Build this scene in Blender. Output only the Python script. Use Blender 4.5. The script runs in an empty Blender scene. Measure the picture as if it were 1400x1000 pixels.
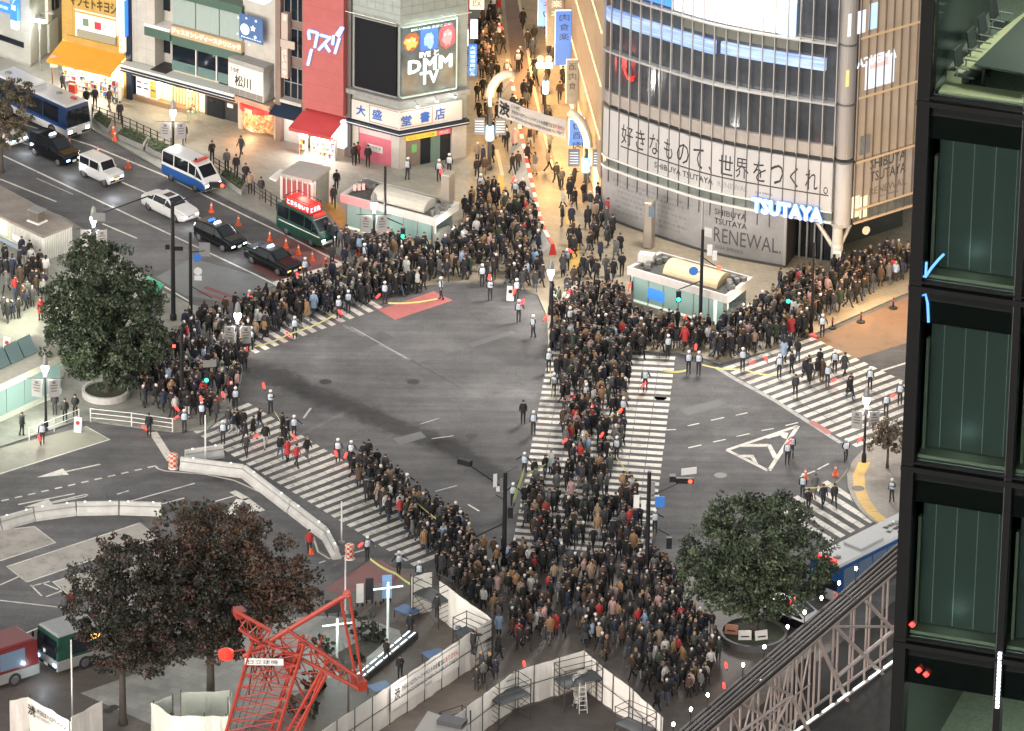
import bpy,bmesh,math,random
import numpy as np
from mathutils import Vector,Matrix
R=math.radians
random.seed(7)
rnd=random.Random(11)
scene=bpy.context.scene
C=scene.collection
FPX,PITCH,DIST,ROLL=9000.0,R(25),440.0,0.0156
FW=Vector((0,math.cos(PITCH),-math.sin(PITCH)))
_rt=Vector((1,0,0)); _up=Vector((0,math.sin(PITCH),math.cos(PITCH)))
RT=_rt*math.cos(ROLL)+_up*math.sin(ROLL)
UP=_up*math.cos(ROLL)-_rt*math.sin(ROLL)
CAM=-FW*DIST
def ray(px,py):
 return(FW*FPX+RT*(px-700)-UP*(py-500)).normalized()
def g(px,py,z=0.0):
 d=ray(px,py)
 return CAM+d*((z-CAM.z)/d.z)
def proj(v):
 v=v-CAM
 k=FPX/v.dot(FW)
 return 700+v.dot(RT)*k,500-v.dot(UP)*k
def hgt(base,py):
 """height above ground at which the vertical over 'base' meets image row py"""
 lo,hi=-5.0,150.0
 for _ in range(40):
  m=(lo+hi)/2
  if proj(Vector((base.x,base.y,m)))[1]>py:lo=m
  else:hi=m
 return lo
MATS={}
def mat(name,col,rough=.7,metal=0.,var=.0,scale=3.,bump=0.,emit=0.,ecol=None,spec=.5,alpha=1.,stretch=None,detail=4.,streak=0.):
 if name in MATS:return MATS[name]
 m=bpy.data.materials.new(name); m.use_nodes=True
 nt=m.node_tree; n=nt.nodes; L=nt.links
 b=n['Principled BSDF']
 b.inputs['Base Color'].default_value=(*col,1)
 b.inputs['Roughness'].default_value=rough
 b.inputs['Metallic'].default_value=metal
 b.inputs['Specular IOR Level'].default_value=spec
 b.inputs['Alpha'].default_value=alpha
 if emit:
  b.inputs['Emission Color'].default_value=(*(ecol or col),1)
  b.inputs['Emission Strength'].default_value=emit
 if var or bump or streak:
  tc=n.new('ShaderNodeTexCoord')
  src=tc.outputs['Object']
  if stretch:
   mp=n.new('ShaderNodeMapping'); mp.inputs['Scale'].default_value=stretch
   L.new(src,mp.inputs['Vector']); src=mp.outputs['Vector']
  no=n.new('ShaderNodeTexNoise'); no.inputs['Scale'].default_value=scale
  no.inputs['Detail'].default_value=detail; no.inputs['Roughness'].default_value=.65
  L.new(src,no.inputs['Vector'])
  if var:
   cr=n.new('ShaderNodeMapRange')
   cr.inputs['From Min'].default_value=.3; cr.inputs['From Max'].default_value=.7
   cr.inputs['To Min'].default_value=1-var; cr.inputs['To Max'].default_value=1+var*.6
   L.new(no.outputs['Fac'],cr.inputs['Value'])
   mx=n.new('ShaderNodeVectorMath'); mx.operation='SCALE'
   mx.inputs[0].default_value=col
   L.new(cr.outputs['Result'],mx.inputs['Scale'])
   L.new(mx.outputs['Vector'],b.inputs['Base Color'])
  if bump:
   bp=n.new('ShaderNodeBump'); bp.inputs['Strength'].default_value=bump
   bp.inputs['Distance'].default_value=.05
   L.new(no.outputs['Fac'],bp.inputs['Height']); L.new(bp.outputs['Normal'],b.inputs['Normal'])
 MATS[name]=m
 return m
def emat(name,col,strength=2.):
 return mat(name,tuple(min(1,c*.5)for c in col),.5,emit=strength,ecol=col)
def s2l(r,g_,b_):
 f=lambda c:(c/255/12.92)if c<10 else((c/255+.055)/1.055)**2.4
 return(f(r),f(g_),f(b_))
class MB:
 def __init__(s):s.v,s.f,s.m,s.M=[],[],[],Matrix.Identity(4)
 def add(s,vs,fs,mi=0):
  o=len(s.v); M=s.M
  s.v+=[tuple(M@Vector(v))for v in vs]
  for f in fs:s.f.append(tuple(i+o for i in f)); s.m.append(mi)
  return s
 def box(s,c,d,mi=0,rz=0.):
  x,y,z=d[0]/2,d[1]/2,d[2]/2; cz,sz=math.cos(rz),math.sin(rz)
  vs=[]
  for sx,sy,sz_ in((-1,-1,-1),(1,-1,-1),(1,1,-1),(-1,1,-1),(-1,-1,1),(1,-1,1),(1,1,1),(-1,1,1)):
   a,b=sx*x,sy*y
   vs.append((c[0]+a*cz-b*sz,c[1]+a*sz+b*cz,c[2]+sz_*z))
  return s.add(vs,((0,3,2,1),(4,5,6,7),(0,1,5,4),(1,2,6,5),(2,3,7,6),(3,0,4,7)),mi)
 def box2(s,a,b,mi=0):
  return s.box([(a[i]+b[i])/2 for i in range(3)],[abs(b[i]-a[i])for i in range(3)],mi)
 def hexa(s,p8,mi=0):
  return s.add(p8,((0,3,2,1),(4,5,6,7),(0,1,5,4),(1,2,6,5),(2,3,7,6),(3,0,4,7)),mi)
 def prism(s,poly,z0,z1,mi=0,cap=True,side=None):
  n=len(poly)
  a=sum(poly[i][0]*poly[(i+1)%n][1]-poly[(i+1)%n][0]*poly[i][1]for i in range(n))
  if a<0:poly=list(poly)[::-1]
  vs=[(p[0],p[1],z0)for p in poly]+[(p[0],p[1],z1)for p in poly]
  s.add(vs,[(i,(i+1)%n,n+(i+1)%n,n+i)for i in range(n)],mi if side is None else side)
  if cap:s.add(vs,[tuple(range(n,2*n)),tuple(range(n-1,-1,-1))],mi)
  return s
 def sheet(s,pts,mi=0):
  n=len(pts)
  a=sum(pts[i][0]*pts[(i+1)%n][1]-pts[(i+1)%n][0]*pts[i][1]for i in range(n))
  if a<0:pts=list(pts)[::-1]
  return s.add(pts,[tuple(range(n))],mi)
 def tube(s,p0,p1,r0,r1=None,n=6,mi=0,cap=True):
  p0,p1=Vector(p0),Vector(p1); r1=r0 if r1 is None else r1
  d=p1-p0
  if d.length<1e-6:return s
  d.normalize(); a=d.orthogonal().normalized(); b=d.cross(a)
  vs=[]
  for p,r in((p0,r0),(p1,r1)):
   for i in range(n):
    t=2*math.pi*i/n+.4
    vs.append(p+(a*math.cos(t)+b*math.sin(t))*r)
  fs=[(i,(i+1)%n,n+(i+1)%n,n+i)for i in range(n)]
  if cap:fs+=[tuple(range(n-1,-1,-1)),tuple(range(n,2*n))]
  return s.add(vs,fs,mi)
 def path(s,pts,r,n=6,mi=0):
  for a,b in zip(pts,pts[1:]):s.tube(a,b,r,r,n,mi)
  return s
 def sweep(s,pts,r,n=8,mi=0):
  """one continuous round tube along pts"""
  pts=[Vector(p)for p in pts]; rings=[]
  for i,p in enumerate(pts):
   d=(pts[min(i+1,len(pts)-1)]-pts[max(i-1,0)]).normalized()
   a=d.cross(Vector((0,0,1)))
   a=a.normalized()if a.length>1e-3 else Vector((1,0,0))
   b=a.cross(d)
   rr=r[i]if isinstance(r,(list,tuple))else r
   rings.append([p+(a*math.cos(2*math.pi*k/n)+b*math.sin(2*math.pi*k/n))*rr for k in range(n)])
  vs=[v for q in rings for v in q]; fs=[]
  for i in range(len(pts)-1):
   for k in range(n):fs.append((i*n+k,i*n+(k+1)%n,(i+1)*n+(k+1)%n,(i+1)*n+k))
  fs+=[tuple(range(n-1,-1,-1)),tuple(range((len(pts)-1)*n,len(pts)*n))]
  return s.add(vs,fs,mi)
 def lathe(s,prof,c=(0,0,0),n=12,mi=0):
  vs=[]; k=len(prof)
  for r,z in prof:
   for i in range(n):
    t=2*math.pi*i/n; vs.append((c[0]+r*math.cos(t),c[1]+r*math.sin(t),c[2]+z))
  fs=[]
  for j in range(k-1):
   for i in range(n):fs.append((j*n+i,j*n+(i+1)%n,(j+1)*n+(i+1)%n,(j+1)*n+i))
  fs+=[tuple(range(n-1,-1,-1)),tuple(range((k-1)*n,k*n))]
  return s.add(vs,fs,mi)
 def build(s,name,mats,parent=None,smooth=False,loc=None):
  me=bpy.data.meshes.new(name)
  me.from_pydata(s.v,[],s.f); me.update()
  if not isinstance(mats,(list,tuple)):mats=[mats]
  for m in mats:me.materials.append(m)
  if len(mats)>1:me.polygons.foreach_set('material_index',s.m)
  if smooth:me.polygons.foreach_set('use_smooth',[True]*len(me.polygons))
  o=bpy.data.objects.new(name,me); C.objects.link(o)
  attach(o,parent)
  if loc is not None:o.location=loc
  return o
WORLD=set()
def attach(o,parent):
 if parent is None:return
 o.parent=parent
 if parent.name in WORLD:o.matrix_parent_inverse=Matrix.Translation(parent.location).inverted()
def wroot(name,base,label,cat,group=None):
 """an Empty at a thing's foot whose parts are modelled in place"""
 o=empty(name,base,0,label,cat,group); WORLD.add(o.name); return o
def bevel(o,w=.03,seg=2):
 m=o.modifiers.new('bev','BEVEL'); m.width=w; m.segments=seg; m.limit_method='ANGLE'; m.angle_limit=R(40)
 return o
def tag(o,label=None,cat=None,group=None,kind=None):
 if label:o['label']=' '.join(label.split()[:16])
 if cat:o['category']=cat
 if group:o['group']=group
 if kind:o['kind']=kind
 return o
def empty(name,loc=(0,0,0),rz=0.,label=None,cat=None,group=None):
 o=bpy.data.objects.new(name,None); C.objects.link(o)
 o.location=loc; o.rotation_euler=(0,0,rz); o.empty_display_size=.3
 return tag(o,label,cat,group)
def copy_tree(o,parent=None):
 c=o.copy(); C.objects.link(c)
 if parent is not None:c.parent=parent
 for ch in o.children:copy_tree(ch,c)
 return c
def text_mesh(s,bold=0.,spacing=1.,ext=0.):
 """flat mesh data for a line of writing, centred, with its size"""
 cu=bpy.data.curves.new('writing','FONT'); cu.body=s; cu.size=1; cu.offset=bold
 cu.space_character=spacing; cu.resolution_u=2; cu.extrude=ext; cu.align_x='LEFT'
 o=bpy.data.objects.new('writing',cu); C.objects.link(o)
 dg=bpy.context.evaluated_depsgraph_get()
 me=bpy.data.meshes.new_from_object(o.evaluated_get(dg))
 bpy.data.objects.remove(o); bpy.data.curves.remove(cu)
 n=len(me.vertices); co=np.zeros(n*3)
 if n:me.vertices.foreach_get('co',co)
 co=co.reshape(-1,3)
 return me,co
def text_on(s,origin,ux,uy,w,h,m,parent,name='lettering',bold=0.,spacing=1.,keep=False,off=.0,ext=0.,warp=None):
 """writing filling w x h metres from origin (lower left) along ux, uy"""
 me,co=text_mesh(s,0,spacing,ext)
 if len(co)==0:return None
 if bold:
  fs=[tuple(p.vertices)for p in me.polygons]; n0=len(co); V=[]; F_=[]
  for k,(dx,dy)in enumerate(((0,0),(1,0),(-1,0),(0,1),(0,-1),(.7,.7),(-.7,-.7),(.7,-.7),(-.7,.7))):
   V.append(co+np.array([dx*bold,dy*bold,k*.0012])); F_+=[tuple(i+k*n0 for i in f)for f in fs]
  co=np.concatenate(V); bpy.data.meshes.remove(me); me=bpy.data.meshes.new('writing'); me.from_pydata(co.tolist(),[],F_)
 mn,mxx=co.min(0),co.max(0)
 sx=w/max(1e-6,mxx[0]-mn[0]); sy=h/max(1e-6,mxx[1]-mn[1])
 if keep:sx=sy=min(sx,sy)
 a=(co[:,0]-mn[0])*sx; b=(co[:,1]-mn[1])*sy; c=co[:,2]*1.0
 ux,uy=Vector(ux).normalized(),Vector(uy).normalized(); n=ux.cross(uy)
 out=np.empty_like(co)
 if warp is not None:
  for i in range(len(co)):out[i]=warp(a[i],b[i],c[i]+off)
 else:
  for k in range(3):out[:,k]=origin[k]+ux[k]*a+uy[k]*b+n[k]*(c+off)
 me.vertices.foreach_set('co',out.reshape(-1)); me.update()
 me.materials.clear(); me.materials.append(m)
 o=bpy.data.objects.new(name,me); C.objects.link(o)
 attach(o,parent)
 return o
class Facade:
 """a vertical plane through two ground points (pixels of its foot); u runs along it in metres, z up, d out of it"""
 def __init__(s,a,b,z=0.):
  s.A=g(*a,z)if not isinstance(a,Vector)else a
  s.B=g(*b,z)if not isinstance(b,Vector)else b
  d=s.B-s.A; d.z=0; s.L=d.length; s.u=d.normalized()
  s.n=Vector((s.u.y,-s.u.x,0))
  if s.n.dot(CAM-s.A)<0:s.n=-s.n
 def uz(s,px,py,d=0.):
  r=ray(px,py); o=s.A+s.n*d
  t=(o-CAM).dot(s.n)/r.dot(s.n)
  p=CAM+r*t
  return(p-s.A).dot(s.u),p.z
 def pt(s,u,z,d=0.):
  p=s.A+s.u*u+s.n*d; return Vector((p.x,p.y,z))
 def box(s,mb,u0,u1,z0,z1,d0,d1,mi=0):
  ps=[s.pt(u,z,d)for z in(z0,z1)for u,d in((u0,d0),(u1,d0),(u1,d1),(u0,d1))]
  if s.u.cross(s.n).z>0:pass
  else:ps=[ps[1],ps[0],ps[3],ps[2],ps[5],ps[4],ps[7],ps[6]]
  return mb.hexa(ps,mi)
 def pb(s,mb,p0,p1,d0,d1,mi=0):
  u0,z1=s.uz(*p0,d1); u1,z0=s.uz(*p1,d1)
  return s.box(mb,min(u0,u1),max(u0,u1),min(z0,z1),max(z0,z1),d0,d1,mi)
 def part(s,name,p0,p1,d0,d1,m,parent):
  mb=MB(); s.pb(mb,p0,p1,d0,d1); return mb.build(name,m,parent)
 def upart(s,name,u0,u1,z0,z1,d0,d1,m,parent):
  mb=MB(); s.box(mb,u0,u1,z0,z1,d0,d1); return mb.build(name,m,parent)
 def text(s,t,p0,p1,d,m,parent,name='lettering',**kw):
  u0,z1=s.uz(*p0,d); u1,z0=s.uz(*p1,d)
  return s.utext(t,u0,u1,z0,z1,d,m,parent,name,**kw)
 def utext(s,t,u0,u1,z0,z1,d,m,parent,name='lettering',**kw):
  return text_on(t,s.pt(u0,z0,d),s.u,(0,0,1),abs(u1-u0),abs(z1-z0),m,parent,name,**kw)
cd=bpy.data.cameras.new('camera'); cam=bpy.data.objects.new('camera',cd); C.objects.link(cam)
cd.sensor_width=36; cd.lens=36*FPX/1400; cd.clip_start=1; cd.clip_end=4000
Mx=Matrix.Identity(4)
for i in range(3):
 Mx[i][0]=RT[i]; Mx[i][1]=UP[i]; Mx[i][2]=-FW[i]; Mx[i][3]=CAM[i]
cam.matrix_world=Mx
scene.camera=cam
w=bpy.data.worlds.new('World'); scene.world=w; w.use_nodes=True
nt=w.node_tree; bg=nt.nodes['Background']
sky=nt.nodes.new('ShaderNodeTexSky'); sky.sky_type='NISHITA'; sky.sun_disc=False
sky.sun_elevation=R(4); sky.sun_rotation=R(200); sky.air_density=1.5; sky.dust_density=3
hs=nt.nodes.new('ShaderNodeHueSaturation'); hs.inputs['Saturation'].default_value=.22
nt.links.new(sky.outputs['Color'],hs.inputs['Color'])
nt.links.new(hs.outputs['Color'],bg.inputs['Color']); bg.inputs['Strength'].default_value=.115
sd=bpy.data.lights.new('city_glow','SUN'); sd.energy=.25; sd.angle=R(50); sd.color=(1,.955,.90)
so=bpy.data.objects.new('city_glow',sd); C.objects.link(so); so.rotation_euler=Vector((.45,.75,-.55)).to_track_quat('-Z','Y').to_euler()
sky.sun_elevation=R(6); sky.sun_rotation=R(211)
scene.view_settings.view_transform='Standard'; scene.view_settings.look='None'
scene.view_settings.exposure=2.35; scene.view_settings.gamma=1
scene.cycles.use_denoising=True
scene.cycles.max_bounces=5; scene.cycles.diffuse_bounces=2; scene.cycles.glossy_bounces=3
scene.cycles.transmission_bounces=3; scene.cycles.transparent_max_bounces=8
scene.cycles.sample_clamp_indirect=4
scene.cycles.caustics_reflective=False; scene.cycles.caustics_refractive=False
def lamp(p,power,col=(1,.93,.85),size=.3,name='lamp_light'):
 ld=bpy.data.lights.new(name,'POINT'); ld.energy=power; ld.color=col; ld.shadow_soft_size=size
 o=bpy.data.objects.new(name,ld); C.objects.link(o); o.location=p
 return o
def arealamp(p,target,power,sx,sy,col=(1,1,1),name='lamp_light',spread=180):
 ld=bpy.data.lights.new(name,'AREA'); ld.energy=power; ld.color=col
 ld.shape='RECTANGLE'; ld.size=sx; ld.size_y=sy; ld.spread=R(spread)
 o=bpy.data.objects.new(name,ld); C.objects.link(o); o.location=p
 o.rotation_euler=(Vector(target)-Vector(p)).to_track_quat('-Z','Y').to_euler()
 return o
 # ================================================================== GROUND, ROADS, PAVEMENTS, MARKINGS
def node_mat(name,build):
 m=bpy.data.materials.new(name); m.use_nodes=True; MATS[name]=m
 build(m.node_tree,m.node_tree.nodes,m.node_tree.links,m.node_tree.nodes['Principled BSDF']); return m
def asphalt(nt,n,L,b):
 geo=n.new('ShaderNodeNewGeometry'); P=geo.outputs['Position']
 def noise(scale,detail=5,rough=.6,src=P,dist=0.):
  q=n.new('ShaderNodeTexNoise'); q.inputs['Scale'].default_value=scale; q.inputs['Detail'].default_value=detail
  q.inputs['Roughness'].default_value=rough; q.inputs['Distortion'].default_value=dist; L.new(src,q.inputs['Vector']); return q.outputs['Fac']
 def mr(v,a,b_,c,d):
  q=n.new('ShaderNodeMapRange'); q.interpolation_type='SMOOTHSTEP'
  for k,x in zip(('From Min','From Max','To Min','To Max'),(a,b_,c,d)):q.inputs[k].default_value=x
  L.new(v,q.inputs['Value']); return q.outputs['Result']
 def mul(a,b_,op='MULTIPLY'):
  q=n.new('ShaderNodeMath'); q.operation=op
  for i,x in enumerate((a,b_)):
   if isinstance(x,(int,float)):q.inputs[i].default_value=x
   else:L.new(x,q.inputs[i])
  return q.outputs[0]
 def band(p0,p1,wdt,soft,amt,wob,sc):
  """a worn strip along p0-p1: factor 1 outside, amt inside"""
  d=(p1-p0); Ln=d.length; d.normalize()
  mp=n.new('ShaderNodeVectorMath'); mp.operation='SUBTRACT'; L.new(P,mp.inputs[0]); mp.inputs[1].default_value=p0
  def dot(v):
   q=n.new('ShaderNodeVectorMath'); q.operation='DOT_PRODUCT'; L.new(mp.outputs[0],q.inputs[0]); q.inputs[1].default_value=v
   return q.outputs['Value']
  al=dot(d); ac=dot(Vector((-d.y,d.x,0)))
  wn=mul(mul(noise(sc,4),-.5,'ADD'),wob)
  ac=mul(mul(ac,wn,'ADD'),0,'ADD'); q=n.new('ShaderNodeMath'); q.operation='ABSOLUTE'; L.new(ac,q.inputs[0])
  inside=mr(q.outputs[0],wdt/2-soft,wdt/2+soft,1,0)
  e0=mr(mul(al,wn,'ADD'),-soft,soft,0,1); e1=mr(mul(al,wn,'ADD'),Ln-soft*3,Ln+soft*3,1,0)
  k=mul(mul(inside,e0),e1)
  return mul(mul(k,amt-1),1,'ADD')
 v=mr(noise(.09,5),.3,.7,.72,1.22)
 v=mul(v,mr(noise(.5,6,.7),.3,.7,.84,1.12))
 v=mul(v,mr(noise(9,3),.3,.7,.86,1.12))
 mp=n.new('ShaderNodeMapping'); mp.inputs['Rotation'].default_value=(0,0,R(48)); mp.inputs['Scale'].default_value=(.06,1.1,1)
 L.new(P,mp.inputs['Vector']); v=mul(v,mr(noise(1.,4,.6,mp.outputs[0]),.32,.7,.84,1.1))
 v=mul(v,band(g(344,503),g(625,617),2.2,.7,.40,2.0,1.3))
 v=mul(v,band(g(600,600),g(690,660),1.8,.5,.5,1.6,.8))
 v=mul(v,band(g(470,445),g(560,492),.25,.12,1.6,.3,2))
 v=mul(v,band(g(560,492),g(630,530),.2,.1,.75,.3,2))
 v=mul(v,band(g(620,520),g(740,480),7,.15,.88,.2,1))
 v=mul(v,band(g(640,530),g(735,545),3.4,1.3,1.3,2.5,.6))
 v=mul(v,band(g(400,600),g(480,560),.3,.15,1.3,.6,2))
 v=mul(v,band(g(430,460),g(445,545),1.4,.7,1.2,1.4,.6))
 v=mul(v,band(g(300,620),g(650,770),1.2,.6,.8,1.4,.6))
 vo=n.new('ShaderNodeTexVoronoi'); vo.feature='DISTANCE_TO_EDGE'; vo.inputs['Scale'].default_value=.11
 ds=n.new('ShaderNodeVectorMath'); ds.operation='ADD'; L.new(P,ds.inputs[0])
 nn=n.new('ShaderNodeTexNoise'); nn.inputs['Scale'].default_value=.4; L.new(P,nn.inputs['Vector'])
 sc=n.new('ShaderNodeVectorMath'); sc.operation='SCALE'; sc.inputs['Scale'].default_value=3; L.new(nn.outputs['Color'],sc.inputs[0]); L.new(sc.outputs[0],ds.inputs[1])
 L.new(ds.outputs[0],vo.inputs['Vector']); v=mul(v,mr(vo.outputs['Distance'],.003,.010,.9,1))
 q=n.new('ShaderNodeVectorMath'); q.operation='SCALE'; q.inputs[0].default_value=(.112,.108,.108); L.new(v,q.inputs['Scale'])
 L.new(q.outputs[0],b.inputs['Base Color'])
 b.inputs['Specular IOR Level'].default_value=.2
 L.new(mr(noise(.35,4),.3,.7,.7,.95),b.inputs['Roughness'])
 bp=n.new('ShaderNodeBump'); bp.inputs['Strength'].default_value=.25; bp.inputs['Distance'].default_value=.02
 L.new(noise(25,2),bp.inputs['Height']); L.new(bp.outputs[0],b.inputs['Normal'])
ASPHALT=node_mat('asphalt',asphalt)
def paving(name,col,tile=(.6,.6),rot=0.,var=.25,mortar=.75,rough=.6):
 def bld(nt,n,L,b):
  geo=n.new('ShaderNodeNewGeometry')
  mp=n.new('ShaderNodeMapping'); mp.inputs['Rotation'].default_value=(0,0,rot); L.new(geo.outputs['Position'],mp.inputs['Vector'])
  br=n.new('ShaderNodeTexBrick'); br.inputs['Scale'].default_value=1
  br.inputs['Brick Width'].default_value=tile[0]; br.inputs['Row Height'].default_value=tile[1]
  br.inputs['Mortar Size'].default_value=.018; br.inputs['Mortar Smooth'].default_value=.3
  br.inputs['Color1'].default_value=(*[c*(1-var*.35)for c in col],1); br.inputs['Color2'].default_value=(*[c*(1+var*.35)for c in col],1)
  br.inputs['Mortar'].default_value=(*[c*mortar for c in col],1)
  L.new(mp.outputs[0],br.inputs['Vector'])
  no=n.new('ShaderNodeTexNoise'); no.inputs['Scale'].default_value=.35; no.inputs['Detail'].default_value=6; no.inputs['Roughness'].default_value=.7
  L.new(geo.outputs['Position'],no.inputs['Vector'])
  mr=n.new('ShaderNodeMapRange'); mr.inputs['From Min'].default_value=.3; mr.inputs['From Max'].default_value=.7
  mr.inputs['To Min'].default_value=1-var; mr.inputs['To Max'].default_value=1+var*.5
  L.new(no.outputs['Fac'],mr.inputs['Value'])
  sc=n.new('ShaderNodeVectorMath'); sc.operation='SCALE'; L.new(br.outputs['Color'],sc.inputs[0]); L.new(mr.outputs['Result'],sc.inputs['Scale'])
  L.new(sc.outputs[0],b.inputs['Base Color']); b.inputs['Roughness'].default_value=rough
 return node_mat(name,bld)
PAVE_GREY=paving('pale grey paving',(.22,.22,.19),(.6,.3),.6)
PAVE_WARM=paving('warm stone paving',(.27,.225,.16),(.5,.5),.3)
PAVE_PLAZA=paving('dark plaza paving',(.098,.079,.067),(.8,.4),.2)
PAVE_RIGHT=paving('corner paving',(.20,.175,.15),(.4,.4),.5)
KERB=mat('kerb stone',(.17,.165,.155),.8,var=.3,scale=2)
def worn_paint(name,col,wear=.35,scale=2.2):
 def bld(nt,n,L,b):
  geo=n.new('ShaderNodeNewGeometry'); no=n.new('ShaderNodeTexNoise'); no.inputs['Scale'].default_value=scale
  no.inputs['Detail'].default_value=8; no.inputs['Roughness'].default_value=.75; L.new(geo.outputs['Position'],no.inputs['Vector'])
  mr=n.new('ShaderNodeMapRange'); mr.inputs['From Min'].default_value=.36; mr.inputs['From Max'].default_value=.5
  L.new(no.outputs['Fac'],mr.inputs['Value'])
  mx=n.new('ShaderNodeMix'); mx.data_type='RGBA'; L.new(mr.outputs['Result'],mx.inputs['Factor'])
  mx.inputs['A'].default_value=(*[c*(1-wear)+.05*wear for c in col],1); mx.inputs['B'].default_value=(*col,1)
  n2=n.new('ShaderNodeTexNoise'); n2.inputs['Scale'].default_value=.3; n2.inputs['Detail'].default_value=4; L.new(geo.outputs['Position'],n2.inputs['Vector'])
  m2=n.new('ShaderNodeMapRange'); m2.inputs['From Min'].default_value=.3; m2.inputs['From Max'].default_value=.7; m2.inputs['To Min'].default_value=.8; m2.inputs['To Max'].default_value=1.1
  L.new(n2.outputs['Fac'],m2.inputs['Value'])
  sc=n.new('ShaderNodeVectorMath'); sc.operation='SCALE'; L.new(mx.outputs['Result'],sc.inputs[0]); L.new(m2.outputs['Result'],sc.inputs['Scale'])
  L.new(sc.outputs[0],b.inputs['Base Color']); b.inputs['Roughness'].default_value=.65
 return node_mat(name,bld)
WHITE_PAINT=worn_paint('white road paint',(.58,.54,.48),.5,1.6)
FAINT_PAINT=worn_paint('faded road paint',(.36,.35,.33),.6)
RED_PAINT=worn_paint('red road paint',(.42,.13,.12),.25,3)
DARK_RED_PAINT=worn_paint('dull red road surface',(.17,.065,.062),.3,2)
BROWN_RED=worn_paint('brown red asphalt',(.17,.10,.062),.3,1.2)
CONCRETE_BAY=worn_paint('cream bay concrete',(.33,.30,.265),.45,.9)
GREY_PATCH=worn_paint('pale grey asphalt patch',(.135,.14,.14),.3,1)
PALE_CONC=worn_paint('stained pale concrete',(.24,.23,.185),.3,.5)
YELLOW_TACT=worn_paint('yellow tactile paving',(.50,.30,.06),.3,3)
mb=MB(); mb.sheet([(-900,-440,-.3),(900,-440,-.3),(900,1100,-.3),(-900,1100,-.3)])
tag(mb.build('ground',mat('far city ground',(.06,.06,.06),.9,var=.3,scale=.05)),kind='structure')
mb=MB(); mb.sheet([(-90,-90,0),(90,-90,0),(90,130,0),(-90,130,0)])
tag(mb.build('road',ASPHALT),kind='structure')
PAVES=[]
def pavement(name,pts,m,z=.12,kerb=True):
 poly=[g(*p)for p in pts]
 mb=MB(); mb.prism([(p.x,p.y)for p in poly],-.2,z,0,True,1)
 o=mb.build(name,[m,KERB]); tag(o,kind='structure')
 PAVES.append(([(p[0],p[1])for p in pts],z))
 if kerb:
  return o
def inside(px,py,poly):
 c=False; n=len(poly)
 for i in range(n):
  x0,y0=poly[i]; x1,y1=poly[(i+1)%n]
  if(y0>py)!=(y1>py)and px<(x1-x0)*(py-y0)/(y1-y0)+x0:c=not c
 return c
def gz(px,py):
 for poly,z in PAVES:
  if inside(px,py,poly):return z
 return 0.
def gp(px,py):
 return g(px,py,gz(px,py))
pavement('pavement_shops',[(-60,92),(125,178),(152,193),(225,236),(300,268),(375,306),(440,338),(500,372),(540,392),(560,396),(636,300),(655,60),(655,-70),(-60,-70)],PAVE_GREY)
pavement('pavement_street',[(560,396),(620,388),(690,388),(735,405),(748,436),(750,476),(790,479),(930,484),(985,498),(1050,482),(1098,464),(1110,460),(1250,398),(1330,360),(1330,200),(860,200),(860,-120),(655,-120),(655,60),(636,300)],PAVE_WARM)
pavement('pavement_station',[(-60,232),(0,262),(90,300),(150,338),(215,396),(260,418),(320,432),(336,470),(330,520),(318,560),(285,588),(236,592),(122,577),(110,576),(0,613),(-60,632)],PAVE_GREY)
pavement('pavement_plaza',[(440,812),(520,778),(600,782),(650,770),(700,762),(760,762),(890,772),(960,790),(1090,830),(1250,960),(1250,1080),(-60,1080),(-60,900),(30,905),(200,860),(330,836),(430,820)],PAVE_PLAZA)
cor=[(1166,632),(1158,650),(1159,668),(1165,684),(1176,700),(1190,712),(1207,722),(1222,728)]
pavement('pavement_corner',cor+[(1320,740),(1320,560),(1190,606)],PAVE_RIGHT)
pavement('pavement_terminal_island',[(212,636),(240,628),(335,640),(405,684),(455,735),(468,757),(450,762),(437,754),(431,737),(414,709),(388,687),(350,669),(318,656),(280,648),(226,643)],ASPHALT,.03)
ZM=[.004]
def paint(mb,pts,z=None,mi=0):
 z=.006 if z is None else z
 mb.sheet([tuple(g(*p,z))for p in pts],mi)
def line(mb,p0,p1,w=.15,z=.01,wide=None):
 a,b=g(*p0,z),g(*p1,z); d=(b-a).normalized(); n=Vector((-d.y,d.x,0))*w/2
 mb.sheet([tuple(a-n),tuple(b-n),tuple(b+n),tuple(a+n)])
def pline(mb,pts,w=.15,z=.01):
 ps=[g(*p,z)for p in pts]; L_,R_=[],[]
 for i,p in enumerate(ps):
  d=(ps[min(i+1,len(ps)-1)]-ps[max(i-1,0)]).normalized(); n=Vector((-d.y,d.x,0))*w/2
  L_.append(p+n); R_.append(p-n)
 for i in range(len(ps)-1):mb.sheet([tuple(L_[i]),tuple(L_[i+1]),tuple(R_[i+1]),tuple(R_[i])])
def lerp(a,b,t):return tuple(a[i]+(b[i]-a[i])*t for i in range(len(a)))
def marking(name,mb,m):return tag(mb.build(name,m),kind='structure')
def zebra(name,L0,L1,R0,R1,N,fill=.52,skip=()):
 a0,a1,b0,b1=(g(*p,.008)for p in(L0,L1,R0,R1)); mb=MB()
 for k in range(N):
  if k in skip:continue
  t0,t1=k/(N-1),k/(N-1)+fill/(N-1)
  q=[a0.lerp(a1,t0),b0.lerp(b1,t0),b0.lerp(b1,t1),a0.lerp(a1,t1)]
  for j in range(8):
   c=[q[0].lerp(q[1],j/8),q[0].lerp(q[1],(j+1)/8-.004),q[3].lerp(q[2],(j+1)/8-.004),q[3].lerp(q[2],j/8)]
   mb.sheet([tuple(p+Vector((rnd.uniform(-.02,.02),rnd.uniform(-.02,.02),0)))for p in c])
 return marking(name,mb,WHITE_PAINT)
zebra('crossing_marking_middle',(751,480),(701.5,740),(924,488),(890,756),33)
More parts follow.
